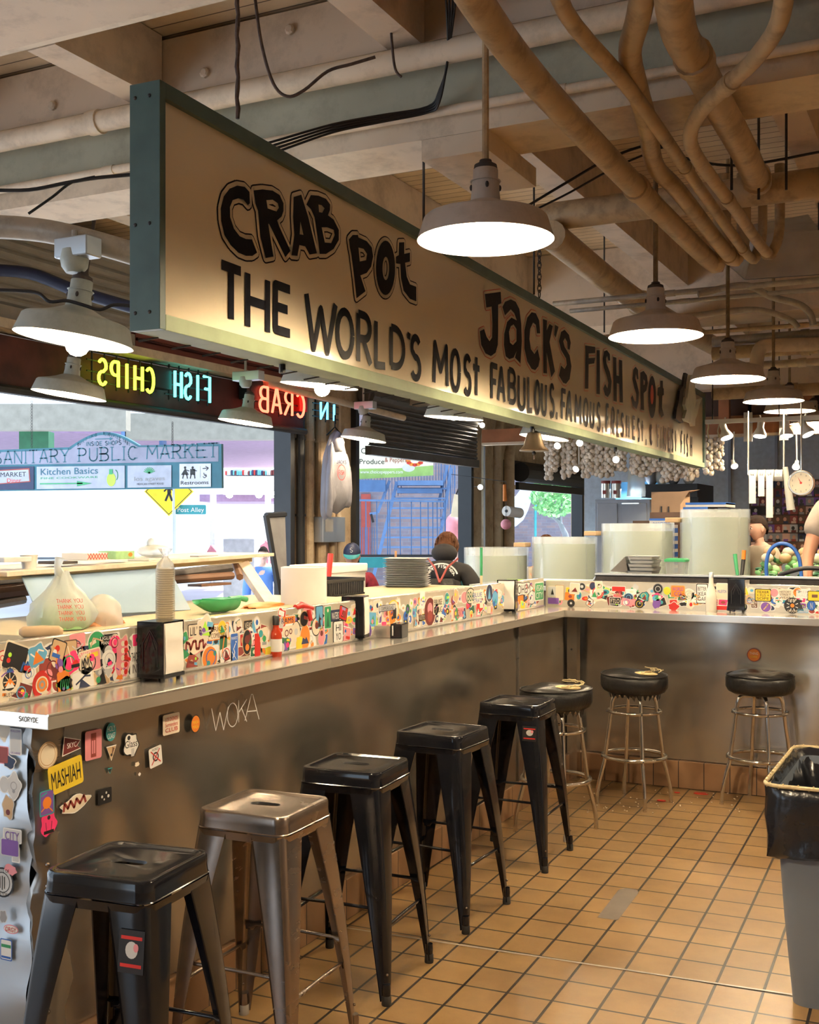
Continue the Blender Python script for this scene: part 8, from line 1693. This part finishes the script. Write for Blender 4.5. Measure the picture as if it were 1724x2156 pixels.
# white overexposed buildings, awnings, shelter
def fbox(x0, x1, y0, y1, d, depth, m_, g=None):
    """block whose near face spans a picture rectangle at distance d, parallel to the picture"""
    g = g or G(); a, b_ = AD(x0, y1, d), AD(x1, y0, d); u = Vector((CA, SA, 0)); dv = Vector((-SA, CA, 0)) * depth; w_ = (b_ - a).dot(u); z0, z1 = a.z, b_.z
    vs = [Vector((a.x, a.y, z)) + u * k + q for q in (Vector((0, 0, 0)), dv) for z in (z0, z1) for k in (0, w_)]
    g.add(vs, [(0, 1, 3, 2), (5, 4, 6, 7), (0, 2, 6, 4), (1, 5, 7, 3), (2, 3, 7, 6), (0, 4, 5, 1)], m_); return g
o = fbox(-900, 760, 900, 1150, 60, 6, 'white_building').obj('white_building'); tag(o, 'bright washed out building across the street', 'building')
t = thing('street_canopy', 'mauve and cream street canopy soffit seen above the market board', 'canopy', AD(450, 950, 16))
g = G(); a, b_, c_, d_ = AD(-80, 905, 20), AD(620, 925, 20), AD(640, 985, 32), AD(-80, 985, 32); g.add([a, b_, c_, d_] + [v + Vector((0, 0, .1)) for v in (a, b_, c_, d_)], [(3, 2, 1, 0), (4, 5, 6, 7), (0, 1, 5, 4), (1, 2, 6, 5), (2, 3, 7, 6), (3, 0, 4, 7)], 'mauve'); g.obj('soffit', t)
fbox(-80, 265, 850, 905, 18, .3, 'fascia_cream_shade').obj('fascia', t); g = fbox(265, 620, 870, 925, 19.5, .3, 'fascia_cream_shade'); g.obj('fascia', t)
for k, x in enumerate((40, 255, 335)): fbox(x, x + (62 if x == 40 else 8), 908 if x == 40 else 900, 985 if x == 40 else 960, 18.5 + k, .3, 'dark_green' if x == 40 else 'blue_steel').obj('shutter_post', t)
t = thing('market_shelter', 'white roofed market shelter with lamps across the street', 'shelter', AD(540, 1030, 34)); fbox(462, 640, 1003, 1040, 34, 3, 'white_building').obj('fascia', t)
g = fbox(472, 640, 988, 1001, 34.5, .6, 'light_grey'); g.obj('goods_shelf', t)
random.seed(2)
for i in range(40): x = 474 + i * 4; fbox(x, x + 3, 989 + random.random() * 3, 1000, 34.3, .2, random.choice(['red', 'navy', 'white', 'maroon', 'sky_blue'])).obj('poster', t)
for x in (447, 563): fbox(x - 5, x + 5, 1035, 1231, 34, .3, 'light_grey').obj('post', t)
g = G(); a, b_ = AD(400, 1048, 33.8), AD(640, 1072, 33.8); fbox(420, 640, 1041, 1056, 35, 4, 'mauve', g); g.obj('beam', t)
for x in (483, 545, 572, 586): g = G(); g.sphere(AD(x, 1041, 33.5), .11, 'bulb_cool', 12); g.obj('globe_lamp', t)
for k, (pts, lab) in enumerate((([(505, 1180), (560, 1140), (600, 1165), (600, 1190)], 'pink market umbrella across the street, larger'), ([(425, 1180), (443, 1148), (470, 1178)], 'pink market umbrella across the street, smaller'), ([(555, 1140), (600, 1130), (640, 1165), (620, 1168)], 'third pink market umbrella nearest the door frame'))):
    d_ = 30 + k; g = G(); q = [AD(x, y, d_) for x, y in pts]; back = Vector((-SA, CA, 0)) * 1.2; n = len(q); g.add(q + [v + back for v in q], [tuple(range(n))[::-1], tuple(range(n, 2 * n))] + [(i, (i + 1) % n, n + (i + 1) % n, n + i) for i in range(n)], 'pink'); m0 = sum(q, Vector()) / n; g.tube([m0, (m0.x, m0.y, -.1)], .03, 'white', 8); tag(g.obj('market_umbrella'), lab, 'umbrella')
g = fbox(470, 535, 1135, 1267, 26, 1, 'light_grey'); tag(g.obj('street_kiosk'), 'pale boxy kiosk beyond the display case shelf', 'kiosk')
t = thing('leaning_board', 'dark framed grey board leaning at the street opening, beside the woman in blue', 'board', AX(580, 1170, -5.5)); a, b_, c_, d_ = AX(560, 1085, -5.52), AX(600, 1083, -5.52), AX(606, 1262, -5.45), AX(590, 1262, -5.45)
g = G(); n_ = Vector((-.03, 0, 0)); g.add([a, b_, c_, d_] + [v + n_ for v in (a, b_, c_, d_)], [(3, 2, 1, 0), (4, 5, 6, 7), (0, 1, 5, 4), (1, 2, 6, 5), (2, 3, 7, 6), (3, 0, 4, 7)], 'grey'); g.obj('panel', t); g = G(); g.tube([a, d_], .03, 'frame_black', 6); g.tube([a, b_], .025, 'frame_black', 6); g.obj('frame', t)
# brick building with blue steel stair, seen through the second opening
t = thing('brick_building', 'weathered brick building across the alley', 'building', AD(860, 1100, 24)); g = fbox(640, 1000, 820, 1290, 24, 1.0, 'brick_wall'); bw = g.obj('wall', t)
fbox(760, 780, 1040, 1190, 23.9, .1, 'brick_red').obj('door_strip', t); fbox(640, 668, 900, 1290, 23.8, .1, 'white_building').obj('pale_panel', t)
F3 = FV(AD(862, 1110, 20)); k2 = 20 / 2400
def f3p(x, y): return ((x - 862) * k2, (1110 - y) * k2 + 0)
t = thing('steel_stair', 'blue painted steel fire stair and landing outside the second opening', 'staircase', AD(860, 1100, 20)); F3 = (AD(862, 1110, 20), F3[1], F3[2], F3[3]); bkv = -F3[3]
def bar(name, x0, y0, x1, y1, w_, dep=.05, m_='blue_steel', off=0, par=t):
    g = G(); f_ = (F3[0] + bkv * off, *F3[1:]); a, b_ = Vector(f3p(x0, y0)), Vector(f3p(x1, y1)); d = (b_ - a).normalized(); q = Vector((-d.y, d.x)) * w_ * k2 / 2
    g.poly([[tuple(a - q), tuple(b_ - q), tuple(b_ + q), tuple(a + q)]], f_, m_, 0, dep); return g.obj(name, par)
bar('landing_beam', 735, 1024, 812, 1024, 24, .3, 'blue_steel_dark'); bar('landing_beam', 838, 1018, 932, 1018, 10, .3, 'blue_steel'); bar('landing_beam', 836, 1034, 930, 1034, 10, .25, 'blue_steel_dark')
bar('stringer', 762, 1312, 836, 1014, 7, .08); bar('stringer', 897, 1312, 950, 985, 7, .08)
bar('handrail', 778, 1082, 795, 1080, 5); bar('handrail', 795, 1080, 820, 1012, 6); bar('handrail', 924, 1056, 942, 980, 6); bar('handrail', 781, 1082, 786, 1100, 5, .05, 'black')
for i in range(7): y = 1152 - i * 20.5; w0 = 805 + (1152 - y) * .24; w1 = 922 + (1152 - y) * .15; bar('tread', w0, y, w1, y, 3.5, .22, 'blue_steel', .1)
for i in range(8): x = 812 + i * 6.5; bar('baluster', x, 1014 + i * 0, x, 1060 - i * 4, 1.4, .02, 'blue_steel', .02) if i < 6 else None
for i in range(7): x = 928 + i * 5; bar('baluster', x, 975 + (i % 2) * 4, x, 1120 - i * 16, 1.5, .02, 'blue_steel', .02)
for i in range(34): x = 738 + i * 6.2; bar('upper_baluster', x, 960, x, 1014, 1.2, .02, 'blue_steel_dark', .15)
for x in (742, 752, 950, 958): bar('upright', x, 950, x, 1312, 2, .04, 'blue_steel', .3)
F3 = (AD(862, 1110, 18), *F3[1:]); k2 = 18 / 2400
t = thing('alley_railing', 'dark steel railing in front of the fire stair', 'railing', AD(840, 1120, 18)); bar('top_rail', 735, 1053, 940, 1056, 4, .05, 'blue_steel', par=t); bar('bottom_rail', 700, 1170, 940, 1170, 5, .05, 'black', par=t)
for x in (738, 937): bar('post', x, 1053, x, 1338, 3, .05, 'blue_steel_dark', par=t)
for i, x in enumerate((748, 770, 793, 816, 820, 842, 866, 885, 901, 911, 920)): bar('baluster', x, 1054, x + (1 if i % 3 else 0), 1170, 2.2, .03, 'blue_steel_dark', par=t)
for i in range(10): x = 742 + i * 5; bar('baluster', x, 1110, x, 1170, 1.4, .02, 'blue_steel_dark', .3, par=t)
t = thing('pepper_banner', 'cream and green produce banner hanging above the fire stair', 'banner', AD(832, 985, 19.9)); F3 = (AD(862, 1110, 19.9), *F3[1:]); k2 = 19.9 / 2400; g = G(); g.poly([[f3p(752, 900), f3p(752, 1009), f3p(912, 1001), f3p(912, 900)]], F3, 'banner_cream', 0, .02); g.poly([[f3p(752, 987), f3p(752, 1009), f3p(912, 1001), f3p(912, 980), f3p(840, 986)]], F3, 'banner_green', .022)
for i in range(12): a = i * .52; q = f3p(873 + 14 * math.cos(a), 970 + 9 * math.sin(a)); g.poly([circ(q[0], q[1], .045, .03, 10)], F3, 'red' if i % 2 else 'orange', .024)
q = f3p(860, 985); g.poly([circ(q[0], q[1], .11, .07)], F3, 'light_grey', .023)
def T3(s, x, y, hp_, wp_, m_): q = f3p(x, y); fword(g, s, q[0], q[1], hp_ * k2, F3, m_, w=wp_ * k2, lift=.026)
T3('CHOICE', 790, 955, 12, 60, 'black'); T3('Produce', 783, 977, 11, 52, 'black'); T3('& Peppers', 833, 973, 10, 46, 'brick_red'); T3('www.choicepeppers.com', 803, 997, 7, 90, 'white'); g.obj('printed_cloth', t)
F3 = (AD(862, 1110, 13.8), *F3[1:]); k2 = 13.8 / 2400
t = thing('arcade_sign', 'teal arcade sign with pale capital letters behind the capped man', 'sign', AD(790, 1182, 13.8)); g = G(); g.poly([[f3p(700, 1195), f3p(860, 1195), f3p(860, 1173), f3p(700, 1173)]], F3, 'teal', 0, .05); T3('ALLEY SHOPS', 765, 1190, 14, 120, 'light_grey'); g.obj('board', t)
for x in (705, 855): bar('post', x, 1180, x, 1406, 4, .05, 'frame_black', .06, par=t)
F3 = (AD(862, 1110, 15.5), *F3[1:]); k2 = 15.5 / 2400
t = thing('tote_bag', 'cream tote bag hanging outside by the black door frame', 'bag', AD(960, 1060, 15.5)); g = G(); g.poly([[f3p(948, 1088), f3p(972, 1090), f3p(975, 1045), f3p(956, 1040)]], F3, 'sticker_cream', 0, .04); g.obj('pouch', t); g = G(); g.ribbon([f3p(960, 1042), f3p(968, 1022), f3p(973, 1042)], .02, F3, 'black', .01); g.obj('strap', t); bar('hook_post', 976, 1020, 976, 1373, 3, .04, 'frame_black', par=t)
g = G(); g.sphere(AD(957, 1110, 19), (.16, .2, .24), 'pink', 16); q = AD(957, 1110, 19); g.tube([q, (q.x, q.y, -.1)], .03, 'white', 8); tag(g.obj('pink_awning', smooth=60), 'pink rounded awning at the foot of the fire stair', 'awning')
# third opening: wall, arch, tree
t = thing('brick_building', 'brick building with a pale curved panel beyond the leafy tree', 'building', AD(1150, 1070, 32)); fbox(1040, 1260, 960, 1240, 32, 1, 'brick_wall').obj('wall', t)
F3 = (AD(862, 1110, 31), *F3[1:]); k2 = 31 / 2400; g = G(); g.poly([[f3p(1070, 1112), f3p(1055, 1112), f3p(1055, 1050), f3p(1085, 1045), f3p(1110, 1010), f3p(1125, 1010), f3p(1118, 1050), f3p(1110, 1075), f3p(1100, 1095), f3p(1085, 1108)]], F3, 'sky_blue_pale' if 'sky_blue_pale' in MATS else mat('sky_blue_pale', (.5, .6, .75), .6).name, 0, .2); g.obj('curved_panel', t)
for x in (1126, 1204): bar('green_post', x, 1050, x, 1130, 4, .2, 'teal', par=t)
bar('green_beam', 1180, 1058, 1225, 1058, 4, .2, 'teal', par=t)
t = thing('tree', 'leafy green tree outside the far opening', 'tree', AD(1190, 1120, 25)); g = G(); g.tube([AD(1205, 1288, 25), AD(1200, 1180, 25), AD(1190, 1125, 25), AD(1178, 1100, 25), AD(1155, 1080, 25)], [.1, .09, .07, .05, .03], 'bark', 10); g.tube([AD(1180, 1103, 25), AD(1180, 1070, 25), AD(1190, 1040, 25)], [.04, .03, .02], 'bark', 8); g.obj('trunk', t, smooth=60)
random.seed(8); g = G()
for i in range(900):
    a, r_ = random.uniform(0, 6.28), math.sqrt(random.random()); x, y = 1168 + 52 * r_ * math.cos(a), 1045 + 42 * r_ * math.sin(a)
    if x < 1115: continue
    c_ = AD(x, y, 25 + random.uniform(-.8, .8)); s_ = random.uniform(.05, .10); n1 = Vector((random.gauss(0, 1), random.gauss(0, 1), random.gauss(0, 1))).normalized(); n2 = n1.orthogonal().normalized(); 
    g.add([c_ - n1 * s_, c_ + n2 * s_ * .45, c_ + n1 * s_, c_ - n2 * s_ * .45], [(0, 1, 2, 3)], random.choice(['leaf', 'leaf', 'leaf_pale']))
g.obj('foliage', t)['kind'] = 'stuff'
